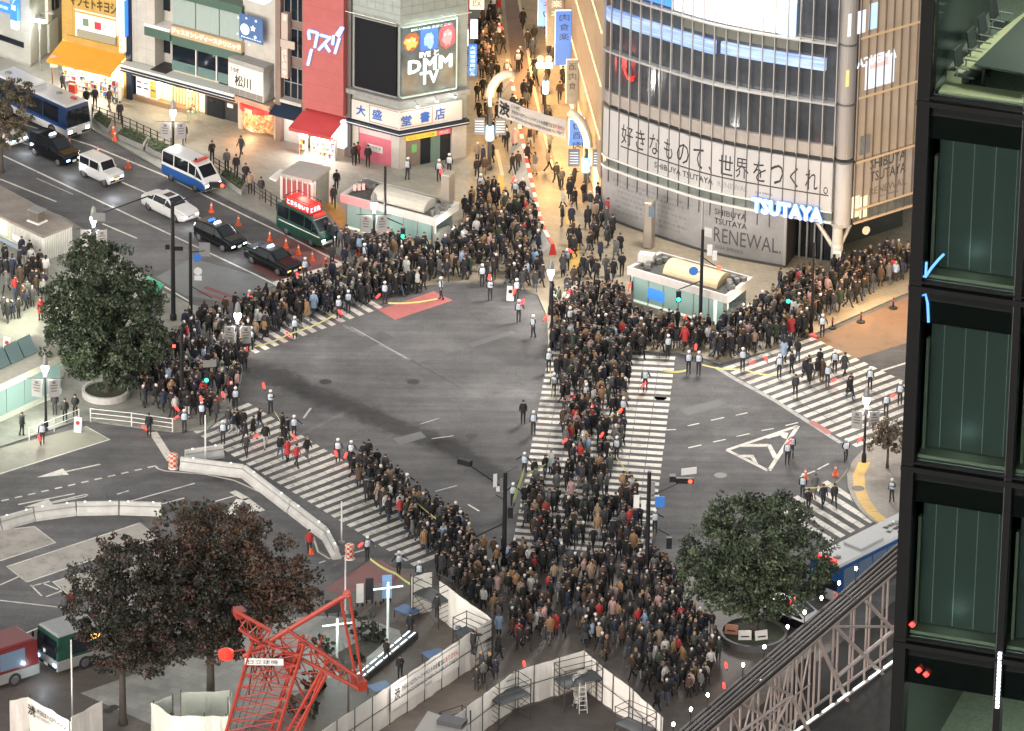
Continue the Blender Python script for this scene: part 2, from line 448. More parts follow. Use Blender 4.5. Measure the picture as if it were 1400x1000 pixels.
zebra('crossing_marking_east',(987,503),(1165,608),(1111,461),(1303,553),17)
zebra('crossing_marking_west',(340,551),(646,738),(254,584),(560,771),30)
zebra('crossing_marking_north',(349,483.5),(517,423),(281,442),(449,381),14)
zebra('crossing_marking_south',(1131,657),(1064,691),(1210,706),(1143,739),6,.5)
mb=MB(); paint(mb,[(517,424),(540,437.5),(619,411),(593,398.5)]); marking('red_marking_north',mb,RED_PAINT)
mb=MB(); paint(mb,[(1105,577),(1112,575),(1138,591),(1131,594)],.012); marking('red_marking_east',mb,RED_PAINT)
mb=MB(); paint(mb,[(362,331),(386,321),(487,353),(380,386),(342,364)]); marking('red_bus_lane',mb,DARK_RED_PAINT)
mb=MB(); paint(mb,[(1112,464),(1250,402),(1250,466),(1166,492)]); marking('brown_lane_surface',mb,BROWN_RED)
mb=MB(); paint(mb,[(440,806),(512,764),(538,785),(520,800),(470,812)],.125); paint(mb,[(475,785),(520,765),(560,790),(510,810)],.129); marking('red_corner_surface',mb,DARK_RED_PAINT)
mb=MB(); paint(mb,[(213,379),(262,353),(352,378),(374,391),(312,414),(252,404)]); marking('grey_road_patch',mb,GREY_PATCH)
mb=MB()
for t in(0,.5):
 paint(mb,[lerp((268,400),(286,388),t),lerp((318,416),(322,402),t),lerp((318,416),(322,402),t+.25),lerp((268,400),(286,388),t+.25)],.012)
marking('faded_red_marking',mb,DARK_RED_PAINT)
mb=MB(); paint(mb,[(-60,630),(0,613),(117,583),(150,601),(0,648),(-60,666)]); marking('terminal_concrete',mb,PALE_CONC)
mb=MB()
paint(mb,[(-40,730),(47,720),(76,742),(0,767),(-40,779)]); paint(mb,[(9,775),(192,715),(215,735),(37,796)]); paint(mb,[(72,796),(240,745),(270,768),(102,820)])
marking('bus_bay_surface',mb,CONCRETE_BAY)
mb=MB()
for q in([(-40,730),(47,720),(76,742),(0,767)],[(37,796),(9,775),(192,715),(215,735),(37,796)],[(102,820),(72,796),(240,745)],[(-60,666),(0,648),(150,601),(117,583)],[(212,637),(216,641),(225,644),(282,649),(320,657),(351,671),(390,689),(414,710),(429,737),(435,755),(450,764),(468,761),(498,752)],[(0,821),(112,834)],[(0,880),(112,835)],[(42,800),(57,815)],[(57,797),(84,808)],[(42,802),(68,795)],[(63,816),(85,808)],[(0,800),(27,788)],[(37,905),(65,894)]):
 pline(mb,q,.13,.013)
for q in([(0,211),(350,376),(372,387),(415,412)],[(25,193),(107,222),(166,249),(205,266),(271,297),(350,338)],[(0,160),(125,199),(222,239),(350,302),(384,318),(490,372)],[(0,245),(77,276)],[(225,392),(260,413)],[(140,306),(187,326)]):
 pline(mb,q,.16)
line(mb,(374,388),(486,355),.5); line(mb,(209,591),(234,630),.55); line(mb,(1205,507),(1250,493),.2)
pline(mb,[(25,690),(102,675)]); line(mb,(176,686),(266,661),.13); line(mb,(160,676),(176,671),.12); line(mb,(215,691),(252,681),.13); line(mb,(290,687),(325,677),.12)
for k in range(12):
 a,b=lerp((2,685),(202,639.5),k/11),None; line(mb,a,(a[0]+10,a[1]-2.2),.16)
for a,b in(((912,588),(924,587.5)),((940,582.5),(956,579)),((972,575),(990,571)),((1006,568),(1022,564.5)),((941,612.5),(959,608.5)),((975,604.5),(992,601)),((1007,597),(1025,593)),((1041,589),(1058,586)),((1074,582),(1091,578)),((1094,652),(1114,644)),((1118,642),(1133,634)),((340,735),(370,727)),((436,770),(445,767)),((640,690),(655,699)),((645,755),(660,762)),((1070,690),(1063,698))):
 line(mb,a,b,.13)
def arrow(mb,tail,mid,head,w=.16):
 line(mb,tail,mid,w); a,b=g(*mid,.01),g(*head,.01); d=b-a; n=Vector((-d.y,d.x,0)).normalized()*.5
 mb.sheet([tuple(a-n),tuple(b),tuple(a+n)])
arrow(mb,(137,635),(90,645),(50,653)); arrow(mb,(118,676),(70,687),(32,694),.14)
pline(mb,[(120,676),(117,679),(72,688)],.12)
for q in([(318,672),(338,683)],[(313,704),(328,683)],[(335,682),(358,699)]):pline(mb,q,.5,.014)
paint(mb,[(312,703),(328,684),(322,704)],.01); paint(mb,[(340,700),(346,686),(360,698)],.01)
tri=[(994,615.5),(1091,582.5),(1051,644)]
for a,b in((0,1),(1,2),(2,0)):line(mb,tri[a],tri[b],.28,.012)
def quad(mb,*p):paint(mb,p,.010)
quad(mb,(1018,607.5),(1050,607),(1051,611),(1010,611)); quad(mb,(1047,607),(1054,608),(1063,624),(1057,627),(1050,612))
quad(mb,(1044,599),(1071,591),(1078,592),(1051,600)); quad(mb,(1065,592.5),(1078,592),(1075,601),(1069,598))
quad(mb,(1009,622),(1030,622),(1040,641),(1032,634),(1026,626),(1012,625))
marking('road_marking',mb,WHITE_PAINT)
mb=MB(); pline(mb,[(50,244),(100,266)],.12); pline(mb,[(480,447),(556,490)],.1); pline(mb,[(575,580),(600,572)],.1); line(mb,(415,572),(425,558),.15); line(mb,(590,600),(620,596),.12); line(mb,(595,672),(625,664),.12)
marking('faint_marking',mb,FAINT_PAINT)
mb=MB(); pline(mb,[(978,502),(1010,521),(1060,548),(1105,577),(1150,606)],.35,.007); marking('worn_stop_strip',mb,FAINT_PAINT)
mb=MB(); L0=[(x+9,y+3)for x,y in cor]
for i in range(len(cor)-1):
 paint(mb,[(cor[i][0]+8,cor[i][1]),(cor[i+1][0]+8,cor[i+1][1]),(cor[i+1][0]+24,cor[i+1][1]-1),(cor[i][0]+24,cor[i][1])],.126)
marking('tactile_paving_corner',mb,YELLOW_TACT)
mb=MB(); paint(mb,[(681,240),(688,240),(696,305),(684,305)],.126); paint(mb,[(773,290),(785,289),(787,308),(774,307)],.126); paint(mb,[(782,332),(793,332),(792,370),(779,370)],.126)
paint(mb,[(620,274),(650,283),(650,285),(620,277)],.126); paint(mb,[(425,262),(440,256),(482,300),(466,312)],.126)
marking('tactile_paving_street',mb,YELLOW_TACT)
RED_TILE=paving('reddish street paving',(.17,.115,.085),(.3,.15),.2)
mb=MB(); paint(mb,[(688,-20),(706,-20),(760,230),(720,238),(700,100)],.128); marking('street_carriageway',mb,RED_TILE)
mb=MB(); pline(mb,[(706,-20),(732,130),(755,228)],.2,.132); pline(mb,[(679,205),(687,240)],.25,.132); marking('street_edge_line',mb,mat('pale kerb line',(.5,.42,.3),.7))
PATCH_A=worn_paint('asphalt repair dark',(.084,.082,.083),.3,1.3); PATCH_B=worn_paint('asphalt repair light',(.116,.113,.112),.3,1.3)
for nm,m_,qs in(('asphalt_patch_surface',PATCH_A,(((470,470),(522,452),(541,462),(488,482)),((930,560),(985,545),(995,553),(940,569)),((640,470),(700,452),(706,456),(646,475)),((60,232),(122,262),(112,267),(50,237)),((140,665),(215,647),(222,652),(147,671)))),('asphalt_patch_surface',PATCH_B,(((538,600),(575,590),(583,598),(546,609)),((250,300),(282,318),(270,324),(240,306))))):
 for q in qs:mb=MB(); paint(mb,q,.004); marking(nm,mb,m_)
mb=MB()
for px,py in((1173,668),(386,395),(903,544),(565,522),(645,596),(985,650),(445,522),(150,282),(300,655),(725,160)):
 c=g(px,py,gz(px,py)+.008); mb.sheet([(c.x+.42*math.cos(t*math.pi/8),c.y+.42*math.sin(t*math.pi/8),c.z)for t in range(16)])
marking('manhole_surface',mb,mat('iron manhole',(.05,.045,.04),.5,.6,var=.3,scale=8))
# ================================================================== BUILDINGS
WHITE=mat('white metal',(.62,.61,.58),.45,var=.1,scale=2)
DARKM=mat('dark metal',(.012,.012,.014),.5,spec=.25)
GREYM=mat('grey metal',(.22,.22,.215),.5,.3,var=.15,scale=2)
GLASSD=mat('dark glass',(.008,.011,.016),.06,spec=.5)
GLASSG=mat('green tinted glass',(.10,.16,.15),.12,spec=.7)
BEIGE=mat('beige wall cladding',(.36,.34,.30),.7,var=.12,scale=1.2)
LWALL=mat('pale concrete wall',(.30,.31,.28),.75,var=.18,scale=.8,bump=.1)
OCHRE=mat('ochre yellow cladding',(.40,.25,.06),.55,var=.12,scale=1.5)
NAVY=mat('navy canopy',(.012,.02,.036),.6,spec=.2)
GREENB=mat('green fascia',(.045,.085,.065),.5,var=.1)
BROWN=mat('brown pilaster',(.15,.105,.085),.6,var=.15,scale=1.5)
CONC=mat('concrete',(.25,.245,.23),.8,var=.22,scale=1.2,bump=.15)
BLACK=mat('black trim',(.008,.008,.009),.5)
INK=mat('dark lettering',(.012,.011,.012),.6)
L_WHITE=emat('white lit panel',(.8,.9,1.),.26)
L_WARM=emat('warm lit interior',(1.,.76,.46),.2)
L_CREAM=emat('cream lit panel',(1.,.88,.66),.2)
L_BLUE=emat('blue lit sign',(.05,.24,1.),.2)
L_ICE=emat('ice white neon',(.72,.88,1.),.42)
L_RED=emat('red lit sign',(1.,.03,.02),.24)
L_ORANGE=emat('orange lit sign',(1.,.28,.04),.2)
L_HOT=emat('glowing lamp',(1.,.97,.92),9.)
L_HALO=emat('glowing blue lamp',(.55,.8,1.),3.)
GOODS=[mat('goods %s'%n,c,.5,emit=.05)for n,c in(('white',(.7,.7,.68)),('red',(.5,.05,.04)),('blue',(.08,.16,.45)),('green',(.1,.3,.1)),('yellow',(.6,.42,.05)),('dark',(.05,.05,.05)),('pink',(.6,.2,.25)))]
def goods_rack(f,p,wdt,h,d0,label,seed,levels=4,depth=.35):
 """a shop shelf standing in front of a facade, stacked with packets"""
 rr=random.Random(seed); u=f.uz(*p)[0]
 t=wroot('goods_shelf',f.pt(u,.12,d0),label,'shelf','shelves of goods outside the shops')
 mb=MB()
 for s in(0,1):f.box(mb,u+s*(wdt-.03),u+s*(wdt-.03)+.03,.12,h+.12,d0,d0+depth)
 f.box(mb,u+.03,u+wdt-.03,.12,h+.12,d0,d0+.03)
 for k in range(levels):f.box(mb,u+.03,u+wdt-.03,.15+h*k/levels,.18+h*k/levels,d0+.03,d0+depth)
 mb.build('frame',WHITE,t)
 gm=MB()
 for k in range(levels):
  x=u+.06
  while x<u+wdt-.14:
   w_=rr.uniform(.07,.13); hh=rr.uniform(.4,.8)*h/levels
   f.box(gm,x,x+w_-.01,.182+h*k/levels,.18+h*k/levels+hh,d0+.06,d0+depth-.03,rr.choice((0,0,0,1,2,3,4,5,6))); x+=w_
 tag(gm.build('packets',GOODS,t),kind='stuff')
 return t
def mass(f0,f1,depth,z,m,parent,name='wall',z0=0,d=-.0):
 """block behind a facade"""
 mb=MB(); f0.box(mb,f0.u0,f0.u1,z0,z,-depth,d); return mb.build(name,m,parent)
def windows(f,u0,u1,z0,z1,nu,nz,parent,m=None,gap=.14,d=-.02,fm=None,name='window'):
 for i in range(nu):
  for k in range(nz):
   a=u0+(u1-u0)*i/nu+gap/2; b=u0+(u1-u0)*(i+1)/nu-gap/2
   c=z0+(z1-z0)*k/nz+gap/2; e=z0+(z1-z0)*(k+1)/nz-gap/2
   mb=MB(); f.box(mb,a,b,c,e,d,d+.05)
   o=mb.build(name,m or GLASSD,parent)
   fb=MB()
   for q in((a-.05,a,c-.05,e+.05),(b,b+.05,c-.05,e+.05),(a,b,c-.05,c),(a,b,e,e+.05)):f.box(fb,*q,d,d+.09)
   fb.build('frame',fm or GREYM,o)
f=Facade((-60,58),(42,94)); f2=Facade((42,94),(108,46))
b=wroot('grey_building',f.pt(f.L,0),'pale grey tiled building at the alley corner left of the yellow drugstore','building')
mb=MB(); pts=[f.A,f.B,f2.B,f2.B+(f.A-f.B)]
mb.prism([(p.x,p.y)for p in pts],.3,16); mb.build('wall',LWALL,b)
mb=MB(); mb.prism([(p.x,p.y)for p in pts],0,.299); mb.build('plinth',CONC,b)
mb=MB()
for z in(1.6,2.9,4.2,5.5):f2.box(mb,0.02,f2.L,z,z+.02,.0,.006); f.box(mb,0,f.L-.02,z,z+.02,.0,.006)
for u in(.9,1.9,2.9,3.9):f2.box(mb,u,u+.02,.3,9,.007,.012)
mb.build('joint_line',CONC,b)
f2.part('panel',(67,34),(80,64),.0,.18,mat('off white panel',(.45,.46,.40),.6),b)
f2.part('duct',(65,-30),(71,28),.0,.25,mat('cream duct',(.5,.46,.38),.6),b)
windows(f2,3.0,4.6,3.2,4.6,2,1,b)
f.part('shop_window',(-50,30),(32,66),-.02,.06,GLASSD,b)
s=wroot('vertical_sign',f.pt(f.L-1,3),'tall blue lit sign projecting from the pale grey corner building','sign','vertical blue signs')
a=f.uz(24,40); mb=MB(); f.box(mb,a[0]-.35,a[0]+.35,3.6,7.4,.1,.4); mb.build('panel',L_BLUE,s)
for k,ch in enumerate('カラオケ館'):f.utext(ch,a[0]-.24,a[0]+.24,6.6-k*.55,7.05-k*.55,.405,L_ICE,s)
mb=MB(); f.box(mb,a[0]-.3,a[0]+.3,2.9,3.55,.1,.38); mb.build('lower_panel',L_WHITE,s)
s=wroot('wall_sign',f.pt(f.L-3,4),'wide blue lit sign at the upper left above the dark shop window','sign')
f.part('panel',(-40,-10),(14,20),.1,.3,L_BLUE,s); f.text('居酒屋 個室',(-30,-4),(11,14),.31,L_ICE,s)
f=Facade((86,116),(174,137)); L=f.L
b=wroot('yellow_drugstore',f.pt(L/2,0),'ochre yellow drugstore building with an orange awning and lit window','building')
mb=MB(); f.box(mb,0,L,3.2,15,-12,0)
f.box(mb,0,.3,0,3.199,-12,0); f.box(mb,L-.3,L,0,3.199,-12,0); f.box(mb,.3,L-.3,0,3.199,-12,-3)
mb.build('wall',OCHRE,b)
f.upart('lit_interior',.3,L-.3,.13,3.19,-2.99,-1.6,L_CREAM,b)
f.part('window',(103,17),(158,62),.005,.05,L_CREAM,b)
f.part('window_sill',(105,40),(158,62),.055,.16,mat('grey blind',(.25,.24,.18),.6),b)
for p0,p1,c in(((113,25),(121,37),(.12,.2,.15)),((129,30),(138,42),(.4,.03,.05)),((146,36),(154,46),(.6,.58,.5))):
 f.part('poster',p0,p1,.055,.09,mat('poster %.2f'%c[0],c,.6),b)
f.part('frame',(102,14),(160,25),.06,.14,mat('cream frame',(.6,.5,.34),.6,emit=.05),b)
f.part('fascia',(91,48),(170,80),.0,.12,OCHRE,b)
mb=MB()
for k in range(1,6):f.box(mb,L*k/6,L*k/6+.015,3.9,15,.0,.003)
for z in(4.2,5.0,6.9,7.8):f.box(mb,0,L,z,z+.015,.0035,.006)
mb.build('joint_line',mat('ochre joint',(.2,.12,.03),.7),b)
f.text('マツモトキヨシ',(95,-9),(159,21),.06,mat('brown letters',(.05,.03,.012),.6),b,bold=.02)
aw=MB(); q=[f.pt(0.05,3.55,.1),f.pt(L+.02,3.55,.1),f.pt(L-.05,2.75,2.1),f.pt(.0,2.75,2.1)]
aw.hexa([p-Vector((0,0,.06))for p in q]+q); f.box(aw,0,L-.05,2.5,2.69,2.06,2.1)
aw.build('awning',mat('orange awning',(.60,.28,.025),.6,var=.08,scale=1),b)
f.upart('side_pilaster',L+.0,L+.45,0,12,-2,.12,NAVY,b)
s=wroot('vertical_sign',f.pt(L,4),'white and blue lit vertical sign beside the yellow drugstore wall','sign','vertical blue signs')
f.upart('panel',L-.45,L+.2,5.2,8,.2,.6,L_WHITE,s); f.upart('edge',L+.2,L+.3,5.2,8,.2,.6,L_BLUE,s)
f.upart('lower_panel',L-.3,L+.1,3.9,5.1,.2,.55,L_CREAM,s)
for k,ch in enumerate('薬化粧品'):f.utext(ch,L-.33,L+.07,7.3-k*.5,7.7-k*.5,.605,mat('blue letters',(.03,.12,.5),.5),s)
for k,ch in enumerate('免税'):f.utext(ch,L-.25,L+.05,4.6-k*.5,5-k*.5,.555,INK,s)
for i,(px,wd,hh,d,nm)in enumerate((((91),.6,1.7,.1,'first'),((102),.7,1.5,.5,'b'),((114),.9,1.5,.2,'c'),((128),1.0,1.3,.7,'d'),((142),.7,1.6,.3,'e'),((155),1.0,1.5,.4,'f'),((165),.6,1.7,.9,'g'))):
 goods_rack(f,(px,118+(px-91)*.24),wd,hh,d,['tall shelf of packets at the alley end of the drugstore front','second shelf of packets from the alley under the orange awning','goods shelf beside the red cloth under the orange awning','low wide goods shelf in the middle of the drugstore front','goods shelf right of the middle under the orange awning','wide goods shelf beneath the right end of the orange awning','goods shelf closest to the beige wall at the drugstore corner'][i],i)
f.upart('display_cloth',1.35,1.9,.12,.8,.95,1.3,mat('red display cloth',(.5,.05,.04),.7),b)
for u in(1,2.6,4.2):
 if u<L:lamp(f.pt(u,2.4,1.0),110,(1,.93,.8),.2,'shop_light')
f=Facade((176,137),(330,179)); L=f.L
b=wroot('clinic_building',f.pt(L/2,0),'grey and green clinic building with a long glowing sign over a navy canopy','building')
mb=MB(); f.box(mb,0,L,3.2,17,-12,-1.2); f.box(mb,0,2.4,3.2,17,-1.199,0); f.box(mb,0,.3,0,3.199,-10,0); f.box(mb,L-.3,L,0,3.199,-10,0); f.box(mb,.3,L-.3,0,3.199,-10,-4)
mb.build('wall',BEIGE,b)
u1=f.uz(233,60)[0]
f.upart('canopy',-.1,L,2.55,2.95,.0,.9,NAVY,b); f.upart('canopy_edge',-.12,L,2.951,3.15,-.2,.95,mat('canopy coping',(.5,.5,.46),.6),b)
f.upart('canopy_line',-.1,L,2.72,2.76,.902,.915,WHITE,b); f.upart('lintel',.3,L-.3,2.1,2.54,-.3,.1,mat('tan lintel',(.33,.24,.15),.6),b)
f.upart('terrace_floor',2.4,u1,3.151,3.2,-1.19,.6,mat('dark terrace',(.03,.028,.03),.6),b)
f.upart('upper_window',u1,L,3.3,5.25,-1.19,-.25,GLASSD,b)
for k,(a_,c_)in enumerate(((233,266),(268,294),(296,326))):
 ua,ub=f.uz(a_,80)[0],f.uz(c_,90)[0]
 f.upart('glass_panel',ua,ub,3.25,4.0,-.24,-.18,GLASSG,b)
 f.utext(('ニコニコ歯科','フルーツパ','ーラー')[k],ua+.15,ub-.15,3.4,3.85,-.17,mat('grey letters',(.06,.08,.08),.5),b)
 f.upart('mullion',ub,ub+.06,3.25,5.3,-.24,-.1,WHITE,b)
f.upart('green_band',u1,L,5.27,6.0,-1.19,-.12,GREENB,b); f.upart('green_band',1.5,u1-.02,5.5,6.2,-1.19,.05,GREENB,b)
f.upart('white_band',1.5,u1-.02,6.21,6.45,-1.19,.08,WHITE,b)
f.upart('clinic_sign',u1,L,6.02,6.75,-1.19,-.02,emat('warm sign board',(.6,.42,.25),.05),b)
f.utext('ジャスミンレディースクリニック',u1+.1,L-.05,6.22,6.66,-.01,emat('warm neon',(1,.86,.6),.35),b,bold=.03)
for k in range(3):
 ua=u1+(L-u1)*k/3; f.upart('curtained_window',ua,ua+(L-u1)/3-.08,6.8,8.9,-1.19,-.3,mat('grey green curtain',(.22,.27,.25),.6,var=.2,scale=4,stretch=(14,14,.3),emit=.02),b)
f.upart('green_band',u1,L,8.95,9.6,-1.19,-.1,GREENB,b)
f.part('dark_door',(214,38),(232,74),-1.19,-1.1,GLASSD,b); f.part('dark_door',(213,-14),(232,16),-1.19,-1.1,GLASSD,b)
mb=MB()
for u in(.8,1.6):f.box(mb,u,u+.02,3.2,14,.0,.006)
for z in(4.4,6.4,8.4):f.box(mb,0,2.4,z,z+.02,.0065,.01)
mb.build('joint_line',CONC,b)
f.upart('tiled_base',.3,5.2,.12,.5,-.6,-.02,mat('brown tile',(.22,.14,.08),.5,var=.2,scale=8),b)
for k,(p,m_)in enumerate(((184,L_WHITE),(193,L_WHITE),(203,L_ORANGE))):
 u=f.uz(p,138)[0]; t=wroot('vending_machine',f.pt(u,.12,-.4),('white lit drinks machine with a round red badge near the drugstore','white lit drinks machine in the middle of three','orange and white lit drinks machine third from the drugstore')[k],'vending machine','drinks machines under the navy canopy')
 f.upart('cabinet',u,u+.62,.5,1.95,-.8,-.2,WHITE,t); f.upart('lit_front',u+.05,u+.57,.6,1.88,-.199,-.18,m_,t)
 f.upart('drink_row',u+.1,u+.52,1.5,1.65,-.179,-.17,GOODS[k+1],t); f.upart('drink_row',u+.1,u+.52,1.1,1.25,-.179,-.17,GOODS[5],t)
f.upart('lit_interior',2.2,6.2,.13,2.0,-3.9,-1.0,L_WARM,b)
for k in range(9):f.upart('wood_slat',3.3+k*.28,3.4+k*.28,.13,2.0,-.9,-.8,mat('pale wood',(.5,.3,.14),.5),b)
f.upart('shop_sign',4.2,5.9,2.12,2.4,.11,.16,mat('brass sign',(.3,.2,.08),.4),b); f.utext('Jasmine',4.4,5.7,2.15,2.38,.165,INK,b)
f.upart('dark_opening',6.25,L-.3,.13,2.0,-3.9,-.8,mat('dark interior',(.02,.022,.024),.6),b)
f.upart('glass_door',6.5,8.0,.13,1.9,-.79,-.72,GLASSD,b); f.upart('notice',8.3,8.8,1.2,1.5,-.79,-.7,WHITE,b)
for u in(3,5.5):lamp(f.pt(u,1.9,.3),55,(1,.78,.5),.15,'shop_light')
t=wroot('display_rack',f.pt(6.0,.12,.5),'thin green wire rack hung with small bouquets in front of the clinic shop','rack'); mb=MB()
for u in(5.7,6.5):
 for d in(.35,.75):mb.tube(f.pt(u,.12,d),f.pt(u,1.9,d),.015)
for z in(.6,1.1,1.6,1.9):mb.path([f.pt(5.7,z,.35),f.pt(6.5,z,.35),f.pt(6.5,z,.75),f.pt(5.7,z,.75),f.pt(5.7,z,.35)],.012)
mb.build('frame',mat('green wire',(.2,.35,.2),.5,emit=.05),t); mb=MB()
for k in range(14):mb.lathe([(.01,-.08),(.08,0),(.06,.07),(.01,.1)],f.pt(rnd.uniform(5.75,6.45),rnd.choice((.7,1.2,1.7)),rnd.uniform(.4,.7)),6,k%3)
mb.build('bouquet',[GOODS[1],GOODS[3],GOODS[0]],t)
f=Facade((328,178),(378,194)); L=f.L
b=wroot('restaurant_building',f.pt(L/2,0),'narrow pale building with an eel restaurant sign box and a glowing red front','building')
mb=MB(); f.box(mb,0,L,3.2,18,-12,-.4); f.box(mb,0,.25,0,3.199,-12,0); f.box(mb,L-.25,L,0,3.199,-12,0); f.box(mb,.25,L-.25,0,3.199,-12,-2); mb.build('wall',BEIGE,b)
s=wroot('restaurant_sign',f.pt(L/2,3.4,.5),'white box sign with black brush lettering above the red lit front','sign')
f.upart('box',-.45,L-.55,3.1,5.8,-.39,.75,CONC,s); f.upart('panel',-.4,L-.6,3.62,5.45,.752,.8,mat('white sign face',(.46,.45,.41),.6),s)
f.utext('うなぎ',-.2,.6,4.85,5.2,.805,INK,s,bold=.03); f.utext('松川',.2,1.7,3.8,4.7,.805,INK,s,bold=.02)
for k in range(6):f.upart('louver',-.4+k*(L-.25)/6,-.4+(k+.85)*(L-.25)/6,3.15,3.56,.752,.78,mat('louver grey',(.12,.12,.12),.6),s)
s=wroot('glowing_star_sign',f.pt(.5,6,.2),'blue neon sign with a white disc and small stars above the sign box','sign')
f.part('panel',(327,18),(359,62),.3,.4,emat('dim blue panel',(.07,.14,.30),.09),s)
mb=MB(); u,z=f.uz(340,38);
for k in range(20):t0,t1=k*math.pi/10,(k+1)*math.pi/10; mb.add([f.pt(u,z,.43),f.pt(u+.4*math.cos(t0),z+.42*math.sin(t0),.43),f.pt(u+.4*math.cos(t1),z+.42*math.sin(t1),.43)],[(0,1,2)])
mb.build('disc',L_ICE,s); mb=MB()
for px,py,r in((331,22,.1),(342,23,.1),(355,27,.12),(351,37,.26),(330,44,.1),(354,49,.16),(346,59,.09)):
 u,z=f.uz(px,py); pts=[f.pt(u+(r if k%2==0 else r*.45)*math.sin(k*math.pi/5),z+(r if k%2==0 else r*.45)*math.cos(k*math.pi/5),.43)for k in range(10)]
 for k in range(10):mb.add([f.pt(u,z,.44),pts[k],pts[(k+1)%10]],[(0,1,2)])
mb.build('star',L_ICE,s)
f.text('Jasmine',(329,48),(357,59),.42,L_ICE,s)
f.part('upper_sign',(325,-22),(361,7),-.39,.4,L_WHITE,b)
c=f.pt(L*.52,.6,.1); mb=MB(); N=14; prof=[(.65,1.15),(.95,1.3),(1.35,1.42),(2.15,1.42)]
vs=[]
for z,r in prof:
 for i in range(N+1):
  t=math.pi*i/N; p=f.pt(L*.52+r*.98*math.cos(t),z,.02+r*.75*math.sin(t)); vs.append(p)
fs=[(j*(N+1)+i,j*(N+1)+i+1,(j+1)*(N+1)+i+1,(j+1)*(N+1)+i)for j in range(3)for i in range(N)]
mb.add(vs,fs)
def glowpat(nt,n,L_,b_):
 tc=n.new('ShaderNodeTexCoord'); v=n.new('ShaderNodeTexVoronoi'); v.inputs['Scale'].default_value=7; L_.new(tc.outputs['Object'],v.inputs['Vector'])
 cr=n.new('ShaderNodeValToRGB'); e=cr.color_ramp.elements; e[0].color=(1,.12,.01,1); e[1].color=(1,.75,.35,1); e[0].position=.25; e[1].position=.75
 L_.new(v.outputs['Color'],cr.inputs['Fac']); L_.new(cr.outputs['Color'],b_.inputs['Emission Color']); b_.inputs['Emission Strength'].default_value=.22; b_.inputs['Base Color'].default_value=(.3,.05,.02,1)
GLOWPAT=node_mat('glowing lantern front',glowpat)
mb.build('lit_front',GLOWPAT,b)
mb=MB()
for i in range(N):
 t0,t1=math.pi*i/N,math.pi*(i+1)/N
 ps=[f.pt(L*.52+1.5*math.cos(t),z,.02+1.2*math.sin(t))for z in(2.16,2.62)for t in(t0,t1)]
 mb.add(ps,[(0,1,3,2)])
 mb.add([ps[2],ps[3],f.pt(L*.52,2.62,.02)],[(0,1,2)])
mb.build('red_sign',L_RED,b)
f.utext('活鰻',L*.52-.3,L*.52+.4,2.2,2.55,1.28,L_CREAM,b)
f.upart('hood',-.2,L,2.65,3.05,-.4,.9,mat('hood brown',(.25,.17,.12),.6),b)
f.upart('warm_wall',.25,L-.25,.12,2.0,-1.9,-.6,mat('warm plaster',(.5,.33,.17),.7),b)
lamp(f.pt(L*.5,1.6,2.0),55,(1,.42,.12),.4,'shop_light'); lamp(f.pt(L*.5,.7,.9),18,(1,.75,.4),.2,'shop_light')
f=Facade((378,194),(420,205)); L=f.L
b=wroot('brown_building',f.pt(L/2,0),'narrow brown building with dark gridded windows between the sign box and red wall','building')
mb=MB(); f.box(mb,0,L,2.9,18,-12,-.35); f.box(mb,0,.45,0,18,-.349,.15); f.box(mb,L-.35,L,0,18,-.349,.15); mb.build('wall',BROWN,b)
windows(f,.5,L-.4,3.6,6.0,3,2,b,gap=.08,d=-.33); windows(f,.5,L-.4,6.8,9,3,1,b,gap=.08,d=-.33); windows(f,.5,L-.4,9.6,12,3,1,b,gap=.08,d=-.33)
f.upart('sill',.45,L-.35,3.3,3.55,-.34,.25,BEIGE,b)
for z0,z1,u0,u1,s_ in((5.2,7.6,.55,1.1,'占いのや'),(7.9,10.2,.55,1.1,'酒')):
 t=wroot('shop_plate',f.pt(u0,z0,.2),'long beige name plate %s on the brown pilaster building'%('with four characters' if len(s_)>1 else 'near the top edge with one character'),'sign')
 f.upart('plate',u0,u1,z0,z1,-.2,.2,mat('beige plate',(.33,.27,.23),.6),t)
 for k,ch in enumerate(s_):f.utext(ch,u0+.1,u1-.1,z1-.55-k*.55,z1-.12-k*.55,.205,WHITE,t)
t=wroot('shop_plate',f.pt(.8,7.3,.2),'wide blank beige plate crossing the brown building windows','sign'); f.upart('plate',.55,1.75,7.62,8.2,.21,.3,mat('beige plate',(.33,.27,.23),.6),t)
aw=MB(); q=[f.pt(-.1,3.2,-.2),f.pt(L,3.2,-.2),f.pt(L,2.5,.9),f.pt(-.1,2.5,.9)]; aw.hexa([p-Vector((0,0,.08))for p in q]+q); aw.build('awning',NAVY,b)
mb=MB(); f.box(mb,.45,L-.35,.12,2.4,-.349,-.3)
for k in range(16):f.box(mb,.45,L-.35,.14+k*.14,.2+k*.14,-.299,-.285)
mb.build('roller_shutter',mat('grey shutter',(.40,.39,.37),.5,var=.1),b)
f=Facade((420,205),(478,219)); L=f.L
b=wroot('red_panel_building',f.pt(L/2,0),'building faced with a tall rose red panel and white neon letters over a red awning','building')
mb=MB(); f.box(mb,0,L,3.4,18,-12,-.1); f.box(mb,0,.15,0,3.399,-12,-.1); f.box(mb,L-.5,L,0,3.399,-12,-.1); f.box(mb,.15,L-.5,0,3.399,-12,-3); mb.build('wall',mat('dark side wall',(.10,.09,.085),.7),b)
REDP=mat('rose red panel',(.30,.075,.07),.55,var=.1,scale=1.2)
f.upart('red_panel',-.1,L-.28,3.45,18,-.099,.45,REDP,b)
mb=MB()
for k in range(9):f.box(mb,-.1,L-.28,4.2+k*1.2,4.215+k*1.2,.451,.456)
mb.build('joint_line',mat('rose joint',(.2,.035,.035),.7),b)
